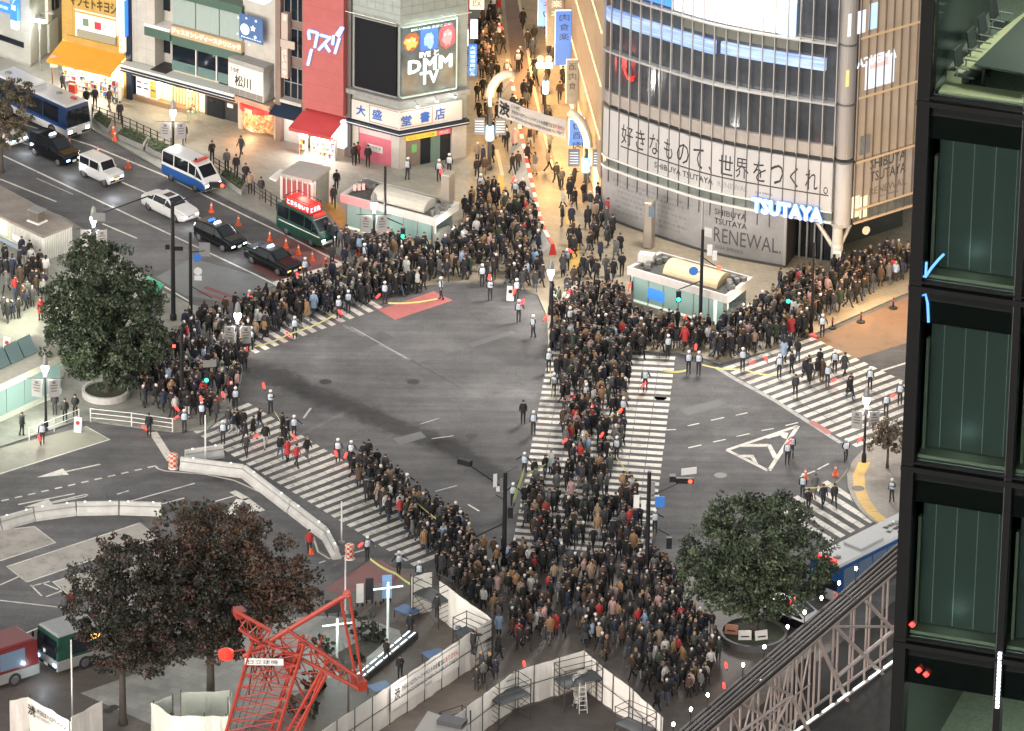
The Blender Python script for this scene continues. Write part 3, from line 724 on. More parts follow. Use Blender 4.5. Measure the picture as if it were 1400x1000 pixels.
for nm,strokes in(('neon_glow',.15),('neon_letter',.085)):
 mb=MB(); dd=.5 if strokes>.1 else .58
 for pa,pb_ in(((422,42),(433,45)),((422,43),(423,54)),((434.5,45),(430.5,65)),((430,68),(418,89.5)),((426,68),(421,89)),((438,48),(452,52)),((451,52),(436,68)),((444,60),(451,71)),((456,49),(455,61)),((467,38),(460,48)),((464,53),(458,73)),((469,38),(463,50))):
  if(pa,pb_)in(((430,68),(418,89.5)),):continue
  a=f.uz(*pa,dd); c=f.uz(*pb_,dd); mb.tube(f.pt(a[0],a[1],dd),f.pt(c[0],c[1],dd),strokes,strokes,6)
 mb.build(nm,L_ICE if strokes<.1 else emat('blue neon glow',(.1,.3,.8),.25),b)
aw=MB(); q=[f.pt(-.2,3.2,-.1),f.pt(L-.3,3.2,-.1),f.pt(L-.5,2.35,1.9),f.pt(-.4,2.35,1.9)]; aw.hexa([p-Vector((0,0,.06))for p in q]+q); f.box(aw,-.4,L-.5,2.1,2.29,1.86,1.9)
aw.build('awning',mat('red awning',(.36,.04,.042),.6,var=.12,scale=1),b)
f.upart('lit_interior',.15,L-.5,.13,2.9,-2.99,-1.2,L_CREAM,b); f.upart('lit_side_sign',L-.5,L-.2,1.0,3.1,.0,.5,L_WHITE,b)
for i,(u,wd,h,d)in enumerate(((.1,.5,1.6,.9),(.7,.8,1.2,.3),(1.5,.8,1.5,.5),(2.3,.6,1.7,.6))):goods_rack(f,proj(f.pt(u,0)),wd,h,d,('tall slim goods rack beside the grey roller shutter','low goods rack second from the shutter under the red awning','goods rack third from the shutter under the red awning','tall goods rack beside the lit sign at the bookstore end')[i],50+i)
t=wroot('display_mat',f.pt(1.7,.12,1.7),'pink red mat lying in front of the lit drugstore','mat'); f.upart('cloth',1.3,2.5,.125,.14,1.5,2.3,mat('pink mat',(.5,.12,.13),.8),t)
for u in(.7,2.0):lamp(f.pt(u,1.9,1.2),120,(1,.95,.85),.2,'shop_light')
fl=Facade((478,216),(546,234)); fr=Facade((546,234),(637,217))
b=wroot('corner_bookstore',fl.B,'corner bookstore with a black screen and a lit billboard above its white name board','building')
TILEG=mat('grey green tile',(.23,.26,.24),.6,var=.12,scale=2)
mb=MB(); back=fl.A+(fr.B-fr.A); pts=[fl.A,fl.B,fr.B,back]
ins=lambda p,k:p-(fl.n*k if k else Vector())-(fr.n*k if k else Vector())
mb.prism([(p.x,p.y)for p in pts],3.05,18)
p2=[fl.pt(0,0,-.5),fl.pt(fl.L,0,0)-fl.n*.5-fr.n*.5,fr.pt(fr.L,0,-.5),back]
mb.prism([(p.x,p.y)for p in p2],0,3.049); mb.build('wall',TILEG,b)
mb=MB()
for k in range(7):fl.box(mb,fl.L*k/6,fl.L*k/6+.02,12,18,0,.008); fr.box(mb,fr.L*k/6,fr.L*k/6+.02,12,18,0,.008)
for z in(11.9,12.5,13.1,13.7,14.3):fl.box(mb,0,fl.L,z,z+.02,.009,.014); fr.box(mb,0,fr.L,z,z+.02,.009,.014)
mb.build('joint_line',mat('tile joint',(.1,.12,.11),.7),b)
u0,z1=fl.uz(488,21); u1,z0=fl.uz(545,131)
scr=wroot('black_screen',fl.pt((u0+u1)/2,z0),'large switched off black screen on the street face of the corner bookstore','screen')
fl.upart('panel',u0,u1-.1,z0,z1-.0,.02,.25,mat('screen black',(.006,.007,.009),.6,spec=.15,var=.2,scale=30),scr)
mb=MB(); fl.box(mb,u0-.08,u0,z0-.1,z1+.1,.02,.3); fl.box(mb,u0,u1,z0-.12,z0,.02,.3); fl.box(mb,u0,u1,z1,z1+.1,.02,.3); mb.build('frame',GREYM,scr)
v0,y1=fr.uz(548,30); v1,y0=fr.uz(621,115); y0,y1=z0+.02,z1-.1
bb=wroot('lit_billboard',fr.pt((v0+v1)/2,y0),'brightly lit advertising billboard with white capital letters on the bookstore corner','billboard')
def bill(nt,n,L_,b_):
 geo=n.new('ShaderNodeNewGeometry'); sub=n.new('ShaderNodeVectorMath'); sub.operation='SUBTRACT'; L_.new(geo.outputs['Position'],sub.inputs[0]); sub.inputs[1].default_value=fr.A
 dt=n.new('ShaderNodeVectorMath'); dt.operation='DOT_PRODUCT'; L_.new(sub.outputs[0],dt.inputs[0]); dt.inputs[1].default_value=fr.u
 sp=n.new('ShaderNodeSeparateXYZ'); L_.new(geo.outputs['Position'],sp.inputs[0])
 cm=n.new('ShaderNodeCombineXYZ'); L_.new(dt.outputs['Value'],cm.inputs[0]); L_.new(sp.outputs['Z'],cm.inputs[2])
 no=n.new('ShaderNodeTexNoise'); no.inputs['Scale'].default_value=.9; no.inputs['Detail'].default_value=3; no.inputs['Distortion'].default_value=.6; L_.new(cm.outputs[0],no.inputs['Vector'])
 cr=n.new('ShaderNodeValToRGB'); e=cr.color_ramp.elements; e[0].position=.35; e[0].color=(.02,.025,.028,1); e[1].position=.7; e[1].color=(.12,.17,.16,1)
 L_.new(no.outputs['Fac'],cr.inputs['Fac']); L_.new(cr.outputs['Color'],b_.inputs['Emission Color']); b_.inputs['Emission Strength'].default_value=.25; b_.inputs['Base Color'].default_value=(.03,.036,.036,1); b_.inputs['Roughness'].default_value=.3
BILL=node_mat('printed billboard film',bill)
fr.upart('panel',v0-.02,v1,y0,y1,.02,.22,BILL,bb)
W_=v1-v0; H_=y1-y0
def blob(name,cu,cz,ru,rz_,m_,d,wob=.15,seed=1):
 rr=random.Random(seed); mb=MB(); n_=18; pts=[fr.pt(v0+W_*cu+W_*ru*math.cos(t*2*math.pi/n_)*(1+rr.uniform(-wob,wob)),y0+H_*cz+H_*rz_*math.sin(t*2*math.pi/n_)*(1+rr.uniform(-wob,wob)),d)for t in range(n_)]
 mb.add(pts+[fr.pt(v0+W_*cu,y0+H_*cz,d)],[(i,(i+1)%n_,n_)for i in range(n_)]); return mb.build(name,m_,bb)
blob('painted_patch',.17,.78,.15,.14,emat('film orange dark',(.35,.10,.04),.18),.225,.12,1); blob('painted_patch',.16,.76,.11,.09,emat('film orange',(.9,.4,.10),.22),.23,.3,2)
fr.upart('painted_patch',v0+W_*.34,v0+W_*.66,y0+H_*.62,y0+H_*.95,.221,.226,emat('film blue',(.05,.14,.55),.25),bb); blob('painted_patch',.5,.76,.09,.11,emat('film pale blue',(.25,.5,.95),.25),.232,.3,3)
blob('painted_patch',.84,.78,.15,.19,emat('film rose',(.5,.08,.10),.25),.225,.12,4); blob('painted_patch',.83,.76,.09,.12,emat('film pink',(.85,.25,.25),.25),.232,.25,5)
for cu in(.12,.22,.46,.55,.79,.88):blob('painted_patch',cu,.80,.022,.015,emat('film highlight',(1,.85,.75),.3),.236,.2,7)
LB=emat('lit white letters',(.82,1.,.95),.36)
fr.utext('DMM',v0+W_*.11,v0+W_*.93,y0+H_*.31,y0+H_*.51,.24,LB,bb,bold=.04,spacing=1.12); fr.utext('TV',v0+W_*.33,v0+W_*.68,y0+H_*.12,y0+H_*.31,.24,LB,bb,bold=.04)
fr.utext('EVE と',v0+W_*.32,v0+W_*.68,y0+H_*.52,y0+H_*.61,.24,LB,bb,bold=.03); fr.utext('観たい作品 全部ここに',v0+W_*.16,v0+W_*.9,y0+H_*.93,y0+H_*.965,.24,LB,bb)
mb=MB(); fr.box(mb,v1,v1+.08,y0-.1,y1+.15,.02,.3); fr.box(mb,v0,v1,y0-.14,y0-.02,.02,.35); fr.box(mb,v0,v1,y1+.02,y1+.1,.02,.3); mb.build('frame',mat('pale green frame',(.4,.48,.42),.4,emit=.04),bb)
LED=mat('grey ledge',(.20,.20,.19),.7,var=.2)
def wrap(name,d0,d1,z0,z1,m_,a0=0.,a1=0.,par=None):
 mb=MB(); k=d1
 fl.box(mb,a0,fl.L+0,z0,z1,d0,d1); fr.box(mb,0.0,fr.L-a1,z0,z1,d0,d1)
 cpt=fl.B; q=[cpt+fl.n*d0,cpt+fl.n*d1,cpt+(fl.n+fr.n).normalized()*d1*1.12,cpt+fr.n*d1,cpt+fr.n*d0]
 mb.prism([(p.x,p.y)for p in q],z0+.002,z1-.002); return mb.build(name,m_,par or b)
wrap('ledge',.0,.55,z0-.55,z0-.2,LED)
nb=wroot('name_board',fl.B+Vector((0,0,3.4)),'white bookstore name board with blue characters wrapping the corner','sign')
NBW=mat('white name board',(.44,.42,.38),.6); BLUEC=mat('deep blue letters',(.02,.08,.30),.5)
zb0,zb1=3.25,4.75
wrap('panel',.0,.3,zb0,zb1,NBW,.35,.5,nb)
fl.utext('大',.75,1.55,zb0+.4,zb1-.3,.305,BLUEC,nb,bold=.04); fl.utext('盛',2.1,2.95,zb0+.4,zb1-.3,.305,BLUEC,nb,bold=.03)
fr.utext('堂',-.05,.8,zb0+.3,zb1-.4,.31,BLUEC,nb,bold=.03); fr.utext('書',1.45,2.25,zb0+.3,zb1-.35,.305,BLUEC,nb,bold=.03); fr.utext('店',2.65,3.45,zb0+.3,zb1-.3,.305,BLUEC,nb,bold=.03)
fr.utext('TAISEIDO BOOKS',2.5,3.7,zb0+.05,zb0+.2,.305,GREYM,nb)
mb=MB(); BRW=mat('brown outline',(.22,.07,.05),.6)
for ff,a,c in((fl,1.85,fl.L+.05),(fr,-.1,2.45)):
 for z in(zb0+.12,zb1-.12):ff.box(mb,a,c,z,z+.05,.301,.31)
fl.box(mb,1.85,1.9,zb0+.17,zb1-.12,.301,.31); fr.box(mb,2.4,2.45,zb0+.17,zb1-.12,.301,.31); mb.build('outline',BRW,nb)
wrap('canopy',.0,.5,2.85,3.2,NAVY); wrap('canopy_line',.501,.52,2.98,3.03,WHITE,.02,.02)
fl.utext('TAISEIDO',1.2,2.4,2.55,2.75,.0,INK,b)
fl.upart('wall_tile',0,.75,.12,2.84,-.499,-.02,mat('cream tile',(.42,.38,.32),.5,var=.15,scale=5),b); fl.upart('corner_pillar',fl.L-.7,fl.L-.02,.12,2.84,-.499,.0,mat('pale stone pillar',(.38,.36,.33),.6,var=.1),b)
PINK=mat('pink shutter',(.45,.11,.15),.55,var=.1); fl.upart('pink_shutter',.76,fl.L-.72,.12,2.8,-.499,-.1,PINK,b)
mb=MB(); fl.box(mb,.8,fl.L-.76,2.15,2.7,-.099,-.05); mb.build('shutter_sign',mat('pale pink sign',(.55,.38,.38),.5),b)
fl.upart('poster',1.5,2.75,.95,1.45,-.099,-.07,WHITE,b); fl.utext('臨時休業',1.6,2.65,1.12,1.38,-.065,INK,b); fl.utext('CLOSED TODAY',1.6,2.65,1.0,1.08,-.065,INK,b)
fr.upart('wall_panel',.02,.5,.12,2.84,-.499,.0,mat('pale stone pillar',(.38,.36,.33),.6),b); fr.upart('poster_wall',.5,1.7,.12,2.2,-.499,-.1,mat('brown grey panel',(.16,.13,.11),.6),b)
fr.upart('poster',1.0,1.4,1.2,1.8,-.099,-.06,GOODS[3],b)
fr.upart('glass_door',1.72,2.5,.12,2.15,-.499,-.15,GLASSD,b); fr.upart('glass_door',2.55,3.3,.12,2.15,-.499,-.15,GLASSG,b); fr.upart('glass_door',3.35,4.1,.12,2.15,-.499,-.15,GLASSD,b); fr.upart('end_pillar',4.15,fr.L,.12,2.84,-.499,.02,mat('pale stone pillar',(.38,.36,.33),.6),b)
fr.upart('yellow_sign',.5,2.9,2.25,2.6,-.1,.1,emat('yellow sign',(.85,.55,.06),.14),b); fr.utext('まんが・コミック文庫',.7,2.7,2.32,2.53,.105,INK,b); fr.upart('pink_sign',2.95,4.0,2.25,2.6,-.1,.1,emat('pink sign',(.7,.12,.16),.12),b); fr.utext('売切',3.1,3.8,2.3,2.55,.105,WHITE,b)
def arm_lamp(ff,px,py,d,label,m_=L_HOT,up=False,pw=0):
 u,z=ff.uz(px,py,d); t=wroot('flood_lamp',ff.pt(u,z,0),label,'lamp','flood lamps on the bookstore front')
 mb=MB(); mb.tube(ff.pt(u,z+.35,.0),ff.pt(u,z+.1,d),.03); mb.build('arm',GREYM,t)
 mb=MB(); c=ff.pt(u,z,d); mb.lathe([(.03,.14),(.12,.05),(.14,0)],c,10); mb.build('head',GREYM,t)
 mb=MB(); mb.lathe([(.12,-.01),(.10,-.06),(.02,-.10)],c,10); mb.build('bulb',m_,t)
 if pw:lamp(ff.pt(u,z-.12,d+.1),pw,(.85,.95,1),.12,'flood_light')
for k,(px,py)in enumerate(((571,145),(597,138),(622,132))):arm_lamp(fr,px,py,1.0,('white flood lamp closest to the bookstore corner','white flood lamp in the middle of three over the name board','white flood lamp at the street end of the name board')[k],pw=9)
mb=MB()
for k in range(5):a=fl.pt(fl.L*(k+.6)/5.2,z1+.25,.0); mb.tube(a,a+fl.n*.6+Vector((0,0,.12)),.025)
for k in range(5):a=fr.pt(fr.L*(k+.4)/5.6,z1+.25,.0); mb.tube(a,a+fr.n*.6+Vector((0,0,.12)),.025)
mb.tube(fl.pt(0,z1+.38,.62),fl.pt(fl.L,z1+.38,.62),.03); mb.tube(fr.pt(0,z1+.38,.62),fr.pt(fr.L,z1+.38,.62),.03); mb.build('light_rail',mat('pale rail',(.5,.5,.42),.5),b)
for q in(.3,.7):arealamp(fr.pt(fr.L*q,z1+.3,1.2),fr.pt(fr.L*q,z0+2,0),10,1.2,.2,(.85,1,.9),'flood_light')
# ================================================================== CURVED GLASS BUILDING (right of the street)
base_px=[(822,296),(826,300),(836,304),(868,316),(904,328),(954,344),(999,355),(1050,364.5),(1095,372),(1134,378)]
bp=[g(*p)for p in base_px]
def catmull(P,n=8):
 out=[]; Q=[P[0]*2-P[1]]+P+[P[-1]*2-P[-2]]
 for i in range(1,len(Q)-2):
  for k in range(n):
   t=k/n; a,b_,c,d=Q[i-1],Q[i],Q[i+1],Q[i+2]
   out.append(.5*((2*b_)+(c-a)*t+(2*a-5*b_+4*c-d)*t*t+(3*b_-a-3*c+d)*t**3))
 return out+[P[-1]]
CP=catmull(bp)
CS=[0.]
for a,b_ in zip(CP,CP[1:]):CS.append(CS[-1]+(b_-a).length)
CL=CS[-1]
class Curve:
 def at(s,u):
  u2=min(max(u,0),CL-1e-5); i=max(k for k in range(len(CS)-1)if CS[k]<=u2); t=(u2-CS[i])/(CS[i+1]-CS[i])
  p=CP[i].lerp(CP[i+1],t)
  tan=(CP[min(i+2,len(CP)-1)]-CP[max(i-1,0)]).normalized()
  if u>CL:p=p+tan*(u-CL)
  return p,tan
 def pt(s,u,z,d=0.):
  p,t=s.at(u); n=Vector((t.y,-t.x,0)); return Vector((p.x+n.x*d,p.y+n.y*d,z))
 def u(s,px,py,z=None):
  """arc position whose column passes through image column px"""
  best=min(range(401),key=lambda k:abs(proj(s.pt(CL*k/400,0 if z is None else z))[0]-px)); return CL*best/400
 def band(s,mb,u0,u1,z0,z1,d0,d1,step=.5,mi=0):
  n=max(1,int((u1-u0)/step))
  for k in range(n):
   a,c=u0+(u1-u0)*k/n,u0+(u1-u0)*(k+1)/n
   ps=[s.pt(u_,z,d)for z in(z0,z1)for u_,d in((a,d0),(a,d1),(c,d1),(c,d0))]
   o=len(mb.v); mb.v+=[tuple(p)for p in ps]
   fs=[(0,3,2,1),(4,5,6,7),(1,2,6,5)]
   if k==0:fs.append((0,1,5,4))
   if k==n-1:fs.append((2,3,7,6))
   for f_ in fs:mb.f.append(tuple(i+o for i in f_)); mb.m.append(mi)
  return mb
 def part(s,name,u0,u1,z0,z1,d0,d1,m,par,step=.5):
  mb=MB(); s.band(mb,u0,u1,z0,z1,d0,d1,step); return mb.build(name,m,par)
 def text(s,t,px0,px1,z0,z1,d,m,par,name='lettering',**kw):
  u0,u1=s.u(px0,0,(z0+z1)/2),s.u(px1,0,(z0+z1)/2)
  return text_on(t,Vector(),(1,0,0),(0,0,1),u1-u0,z1-z0,m,par,name,warp=lambda a,b_,c:s.pt(u0+a,z0+b_,d),**kw)
K=Curve()
fR=Facade((1158,377),(1285,337));
t_=wroot('curved_glass_building',K.pt(CL/2,0),'large building with a curved glass front, big screen and white lettered banner','building')
SIL=mat('silver panel',(.34,.335,.33),.4,.2,var=.08,scale=.7)
GLS=mat('tower dark glass',(.045,.05,.058),.12,spec=.8,var=.45,scale=.4)
MUL=mat('pale mullion',(.30,.295,.285),.4,.3); DMUL=mat('dark mullion',(.10,.10,.10),.4,.3)
PLINTH=mat('tan grey plinth',(.24,.21,.185),.6,var=.15,scale=1)
BANNER=mat('pale grey banner',(.33,.32,.315),.5,var=.1,scale=.4,stretch=(1,1,.4))
PANEL=mat('grey hoarding panel',(.24,.235,.235),.4,.1,var=.22,scale=.5)
Htop=33.
mb=MB(); back=[fR.B+Vector((0,3,0)),Vector((fR.B.x,bp[0].y+22,0)),Vector((bp[0].x-.3,bp[0].y+22,0))]
ring=[K.pt(CL*k/40,0,-.35)for k in range(41)]+[fR.pt(0,0,-.1),fR.pt(fR.L,0,-.1)]+back[1:]
mb.prism([(p.x,p.y)for p in ring],3.7,Htop); mb.build('core',GLS,t_)
uE=K.u(1073,0,1);
ring2=[K.pt(uE*k/30,0,-.3)for k in range(31)]+[K.pt(uE,0,-2.5)]+back[1:]
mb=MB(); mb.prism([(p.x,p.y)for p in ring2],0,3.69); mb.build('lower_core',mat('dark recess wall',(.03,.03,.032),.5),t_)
K.part('hoarding',.0,uE,.3,3.95,-.29,.0,PANEL,t_); K.part('skirting',.0,uE,.0,.29,-.29,.05,mat('dark skirting',(.05,.05,.05),.6),t_)
K.part('glass_strip',.0,CL,4.15,4.75,-.34,-.04,mat('green grey glass',(.13,.145,.135),.15,var=.4,scale=.8),t_)
for z,z1_ in((3.96,4.14),(4.76,4.9)):K.part('string_course',0,CL,z,z1_,-.34,.11,mat('pale string course',(.45,.44,.41),.4),t_)
K.part('banner',.0,CL,4.91,8.45,-.34,.02,BANNER,t_); K.part('dark_gap',.0,CL,8.46,8.8,-.34,-.2,BLACK,t_)
K.part('plinth',.0,CL,8.81,9.7,-.34,-.06,PLINTH,t_)
nM=21; mb=MB(); md=MB(); ml=MB()
for k in range(nM+1):
 u_=CL*k/nM
 K.band(mb,u_-.03,u_+.03,8.81,Htop,-.05,.13,.2); K.band(md,u_-.02,u_+.02,3.0 if k<17 else 4.14,8.8,.021,.09,.2)
mb.build('mullion',MUL,t_); md.build('mullion',DMUL,t_)
for z in(12.75,17.15,21.6,26):K.part('transom',0,CL,z,z+.12,-.34,.2,MUL,t_)
LEDR=emat('blue white led ribbon',(.42,.62,1.),.36)
def ledm(nt,n,L_,b_):
 tc=n.new('ShaderNodeTexCoord'); mp=n.new('ShaderNodeMapping'); mp.inputs['Scale'].default_value=(.25,.25,9); L_.new(tc.outputs['Object'],mp.inputs['Vector'])
 no=n.new('ShaderNodeTexNoise'); no.inputs['Scale'].default_value=1.4; no.inputs['Detail'].default_value=4; L_.new(mp.outputs[0],no.inputs['Vector'])
 cr=n.new('ShaderNodeValToRGB'); e=cr.color_ramp.elements; e[0].position=.38; e[0].color=(.10,.25,.75,1); e[1].position=.62; e[1].color=(.75,.88,1,1); L_.new(no.outputs['Fac'],cr.inputs['Fac'])
 L_.new(cr.outputs['Color'],b_.inputs['Emission Color']); b_.inputs['Emission Strength'].default_value=.15; b_.inputs['Base Color'].default_value=(.1,.15,.3,1)
LEDM=node_mat('scrolling led ribbon',ledm)
r=wroot('led_ribbon',K.pt(CL/2,15.2),'long blue white led ticker strip curving across the dark glass front','led ticker')
K.part('strip',.1,K.u(977,0,15),14.95,15.95,-.3,-.02,LEDM,r); K.part('strip',K.u(985,0,15),K.u(1128,0,15),15.15,16.0,-.3,-.02,LEDM,r)
sc_=wroot('big_screen',K.pt(CL*.6,17.3),'huge bright curved video screen at the top of the glass building','screen')
def vid(nt,n,L_,b_):
 tc=n.new('ShaderNodeTexCoord'); no=n.new('ShaderNodeTexNoise'); no.inputs['Scale'].default_value=.16; no.inputs['Detail'].default_value=2; L_.new(tc.outputs['Object'],no.inputs['Vector'])
 cr=n.new('ShaderNodeValToRGB'); e=cr.color_ramp.elements; e[0].position=.4; e[0].color=(.3,.55,1,1); e[1].position=.55; e[1].color=(1,.95,.82,1); L_.new(no.outputs['Fac'],cr.inputs['Fac'])
 L_.new(cr.outputs['Color'],b_.inputs['Emission Color']); b_.inputs['Emission Strength'].default_value=.17
VID=node_mat('video screen picture',vid)
K.part('picture',K.u(921,0,17),K.u(1066,0,17),17.4,31,-.3,-.05,VID,sc_)
K.part('picture_edge',K.u(1067,0,17),K.u(1086,0,17),17.3,31,-.3,-.05,emat('pale blue picture',(.5,.72,1),.2),sc_)
K.part('picture_edge',K.u(877,0,17),K.u(920,0,17),17.5,18.5,-.3,-.05,emat('blue picture',(.05,.24,1.),.2),sc_); K.part('picture_edge',K.u(877,0,17),K.u(886,0,17),18.52,31,-.3,-.05,emat('blue picture',(.05,.24,1.),.2),sc_)
mbx=MB(); K.band(mbx,K.u(930,0,14),K.u(1090,0,14),16.35,17.1,-.3,-.04); mbx.build('lower_bezel',mat('olive grey bezel',(.09,.095,.08),.5),sc_)
arealamp(K.pt(CL*.62,24,1.2),g(640,560),3700,9,11,(1,.94,.87),'screen_light',160)
rn=wroot('red_neon',K.pt(2,11),'small red neon squiggle glowing behind the dark glass','neon sign'); mb=MB()
u_=K.u(862,0,11); mb.sweep([K.pt(u_-.6,11.9,-.02),K.pt(u_-.5,11.6,-.02),K.pt(u_-.25,11.2,-.02),K.pt(u_,11.35,-.02),K.pt(u_+.35,11.6,-.02),K.pt(u_+.2,11.25,-.02),K.pt(u_-.1,11.1,-.02)],.07,6); mb.build('tube',L_RED,rn)
zb=6.25; zt=7.75
chars=[('好',850,866),('き',869,882),('な',888,902),('も',908,920),('の',926,942),('て',948,962),('、',969,974),('世',983,1002),('界',1006,1024),('を',1030,1047),('つ',1053,1071),('く',1080,1091),('れ',1101,1118),('。',1126,1132)]
for ch,a,c in chars:
 K.text(ch,a,c,zb if ch not in '、。' else zb-.15,zt if ch not in '、。' else zb+.4,.03,INK,t_)
K.part('underline',K.u(849,0,6),K.u(1133,0,6),5.98,6.07,.022,.03,INK,t_)
K.text('SHIBUYA TSUTAYA',895,975,5.3,5.75,.03,mat('grey lettering',(.05,.05,.055),.6),t_,bold=.01); K.text('RENEWAL',981,1022,5.3,5.7,.03,mat('pale grey lettering',(.18,.18,.18),.6),t_); K.text('2024 SPRING',1032,1056,5.35,5.5,.03,mat('grey lettering',(.05,.05,.055),.6),t_)
ts=wroot('glowing_shop_sign',K.pt(CL*.8,4.6,.3),'white glowing capital letters with a blue halo above the entrance','sign')
K.text('TSUTAYA',1029,1126,4.0,5.15,.32,L_ICE,ts,bold=.05); K.text('TSUTAYA',1028,1127,3.95,5.2,.26,emat('blue halo',(.08,.28,1.),.2),ts,name='halo',bold=.12)
GL=mat('grey lettering',(.05,.05,.055),.6)
K.text('SHIBUYA',977,1021,3.15,3.6,.01,GL,t_,bold=.01); K.text('TSUTAYA',977,1021,2.45,2.9,.01,GL,t_,bold=.01); K.text('RENEWAL.',976,1068,1.1,2.2,.01,GL,t_); K.text('2024 SPRING',977,1016,.6,.85,.01,GL,t_)
rr=random.Random(5)
for k in range(7):K.text(('好きなものがあるから 毎日が楽しい','好きなものを語りあえば 世界は広がる','世界をもっと好きになる そのために','ここは好きなもので 人と人がつながる','本と映画と音楽と それからゲーム','新しいカルチャーが 生まれる場所へ','渋谷から世界へ 好きを届けていく')[k],838+k%3*3,948-(k*13)%30,3.2-k*.38,3.42-k*.38,.01,mat('faint lettering',(.11,.11,.11),.6),t_)
K.part('panel_joint',K.u(959,0,2),K.u(961,0,2),.3,3.9,.0,.06,MUL,t_); K.part('panel_joint',K.u(1071,0,2),K.u(1075,0,2),.3,3.9,-.1,.06,MUL,t_)
K.part('notice',K.u(963,0,2),K.u(974,0,2),1.3,2.0,.001,.02,mat('pale notice',(.4,.4,.4),.6),t_)
mb=MB()
for k in range(4):K.band(mb,uE+.3+k*.55,uE+.42+k*.55,.12,3.7,-2.2,-2.0)
mb.build('door_frame',GREYM,t_); K.part('glass_door',uE+.05,CL-.3,.13,3.69,-2.4,-2.25,GLASSD,t_)
cb=g(1143,376); mb=MB(); mb.lathe([(.42,0),(.42,2.2),(.36,2.4),(.36,3.6),(.6,3.95)],cb,16); colm=mb.build('corner_column',mat('white column',(.42,.40,.37),.5,var=.1),t_,smooth=False)
mb=MB()
mb.tube(cb+Vector((0,0,1.7)),K.pt(K.u(1112,0,4),3.9,-.5),.17,.14,6); mb.tube(cb+Vector((0,0,1.7)),fR.pt(.9,3.9,-.6),.17,.14,6); mb.build('strut',mat('white column',(.42,.40,.37),.5),t_)
mb=MB(); mb.box(cb+Vector((0,-.42,1.5)),(.5,.04,.9)); mb.build('notice',WHITE,t_); text_on('禁煙',cb+Vector((-.18,-.445,1.55)),(1,0,0),(0,0,1),.36,.25,INK,t_)
mb=MB(); cc=K.pt(CL,0); mid=(cc+fR.pt(0,0))/2
for z0_,z1_,m_ in((4.91,8.45,0),(8.81,Htop,1),(3.7,4.9,0)):
 mb.lathe([(.62,z0_),(.62,z1_)],(mid.x+.1,mid.y+.35,0),20,m_)
mb.build('corner_pier',[BANNER,mat('tower pier',(.27,.25,.235),.35,.2)],t_,smooth=False)
mb=MB()
for z in(8.46,12.75,17.15):mb.lathe([(.66,z),(.66,z+.14)],(mid.x+.1,mid.y+.35,0),20)
mb.build('pier_ring',DMUL,t_)
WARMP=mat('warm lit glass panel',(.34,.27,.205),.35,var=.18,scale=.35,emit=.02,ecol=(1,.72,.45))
LR=fR.L
fR.upart('side_panel',.35,LR,8.5,Htop,-.099,0,WARMP,t_); fR.upart('side_banner',.35,LR,4.91,8.3,-.099,.02,mat('warm pale banner',(.36,.31,.26),.5,var=.12,scale=.5),t_)
fR.upart('side_glass_strip',.35,LR,3.95,4.9,-.099,-.02,mat('green grey glass',(.13,.145,.135),.15),t_)
mb=MB(); n_=11
for k in range(n_+1):u_=.35+(LR-.35)*k/n_; fR.box(mb,u_-.03,u_+.03,3.9,Htop,.03,.12)
mb.build('side_mullion',mat('brown mullion',(.11,.085,.07),.5),t_)
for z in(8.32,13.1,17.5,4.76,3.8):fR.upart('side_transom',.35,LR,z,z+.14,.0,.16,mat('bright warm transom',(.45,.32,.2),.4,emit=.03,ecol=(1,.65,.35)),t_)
def rtext(s,p0,p1,m_,**kw):return fR.text(s,p0,p1,.03,m_,t_,**kw)
rtext('SHIBUYA',(1190,218),(1238,203+15),GL,bold=.01); rtext('TSUTAYA',(1190,236),(1238,222+13),GL,bold=.01); rtext('RENEWAL.',(1189,258),(1240,241+11),mat('grey brown lettering',(.12,.10,.09),.6)); rtext('2024 SPRING',(1201,268),(1228,262),GL)
fR.part('side_window',(1177,188),(1189,209),.02,.09,GREYM,t_)
fR.part('painted_reflection',(1160,20),(1183,44),.001,.02,emat('white blue sign reflection',(.8,.88,1.),.19),t_); fR.part('painted_reflection',(1189,6),(1200,38),.001,.02,emat('blue sign reflection',(.5,.72,1.),.19),t_)  # glowing panels standing in for lit signs reflected in the side glass
fR.part('painted_reflection',(1184,84),(1222,112),.001,.02,emat('white blue sign reflection',(.8,.88,1.),.19),t_); fR.part('painted_reflection',(1190,80),(1215,88),.021,.03,emat('pink sign reflection',(1,.45,.42),.22),t_); fR.part('painted_reflection',(1157,97),(1168,116),.001,.02,emat('amber sign reflection',(1,.65,.25),.18),t_)
um,zm=fR.uz(1226,60); u0_,_=fR.uz(1172,72)
text_on('AMERICA',fR.pt(um,zm-1.0,.04),-fR.u,(0,0,1),um-u0_,.7,emat('white blue mirrored letters',(.8,.9,1.),.28),t_,bold=.02)  # mirrored glowing letters put in as a sign's reflection
for k,c_ in enumerate((1165,1176)):fR.part('painted_reflection',(c_,270),(c_+9,296),.021,.03,emat('amber white sign reflection',(1,.85,.55),.16),t_)
for px,py,pw in((1190,368,150),(1240,362,150),(1150,388,90)):lamp(g(px,py,3.4),pw,(1,.62,.26),.4,'underpass_light')
mb=MB(); u=fR
ff=Facade((1160,372),(1290,330)); mb.hexa([fR.pt(.6,0,-4.2),fR.pt(LR,0,-4.2),fR.pt(LR,0,-4),fR.pt(.6,0,-4),fR.pt(.6,3.69,-4.2),fR.pt(LR,3.69,-4.2),fR.pt(LR,3.69,-4),fR.pt(.6,3.69,-4)]); mb.build('recess_wall',mat('dark green recess',(.035,.04,.036),.6,var=.3,scale=.6),t_)
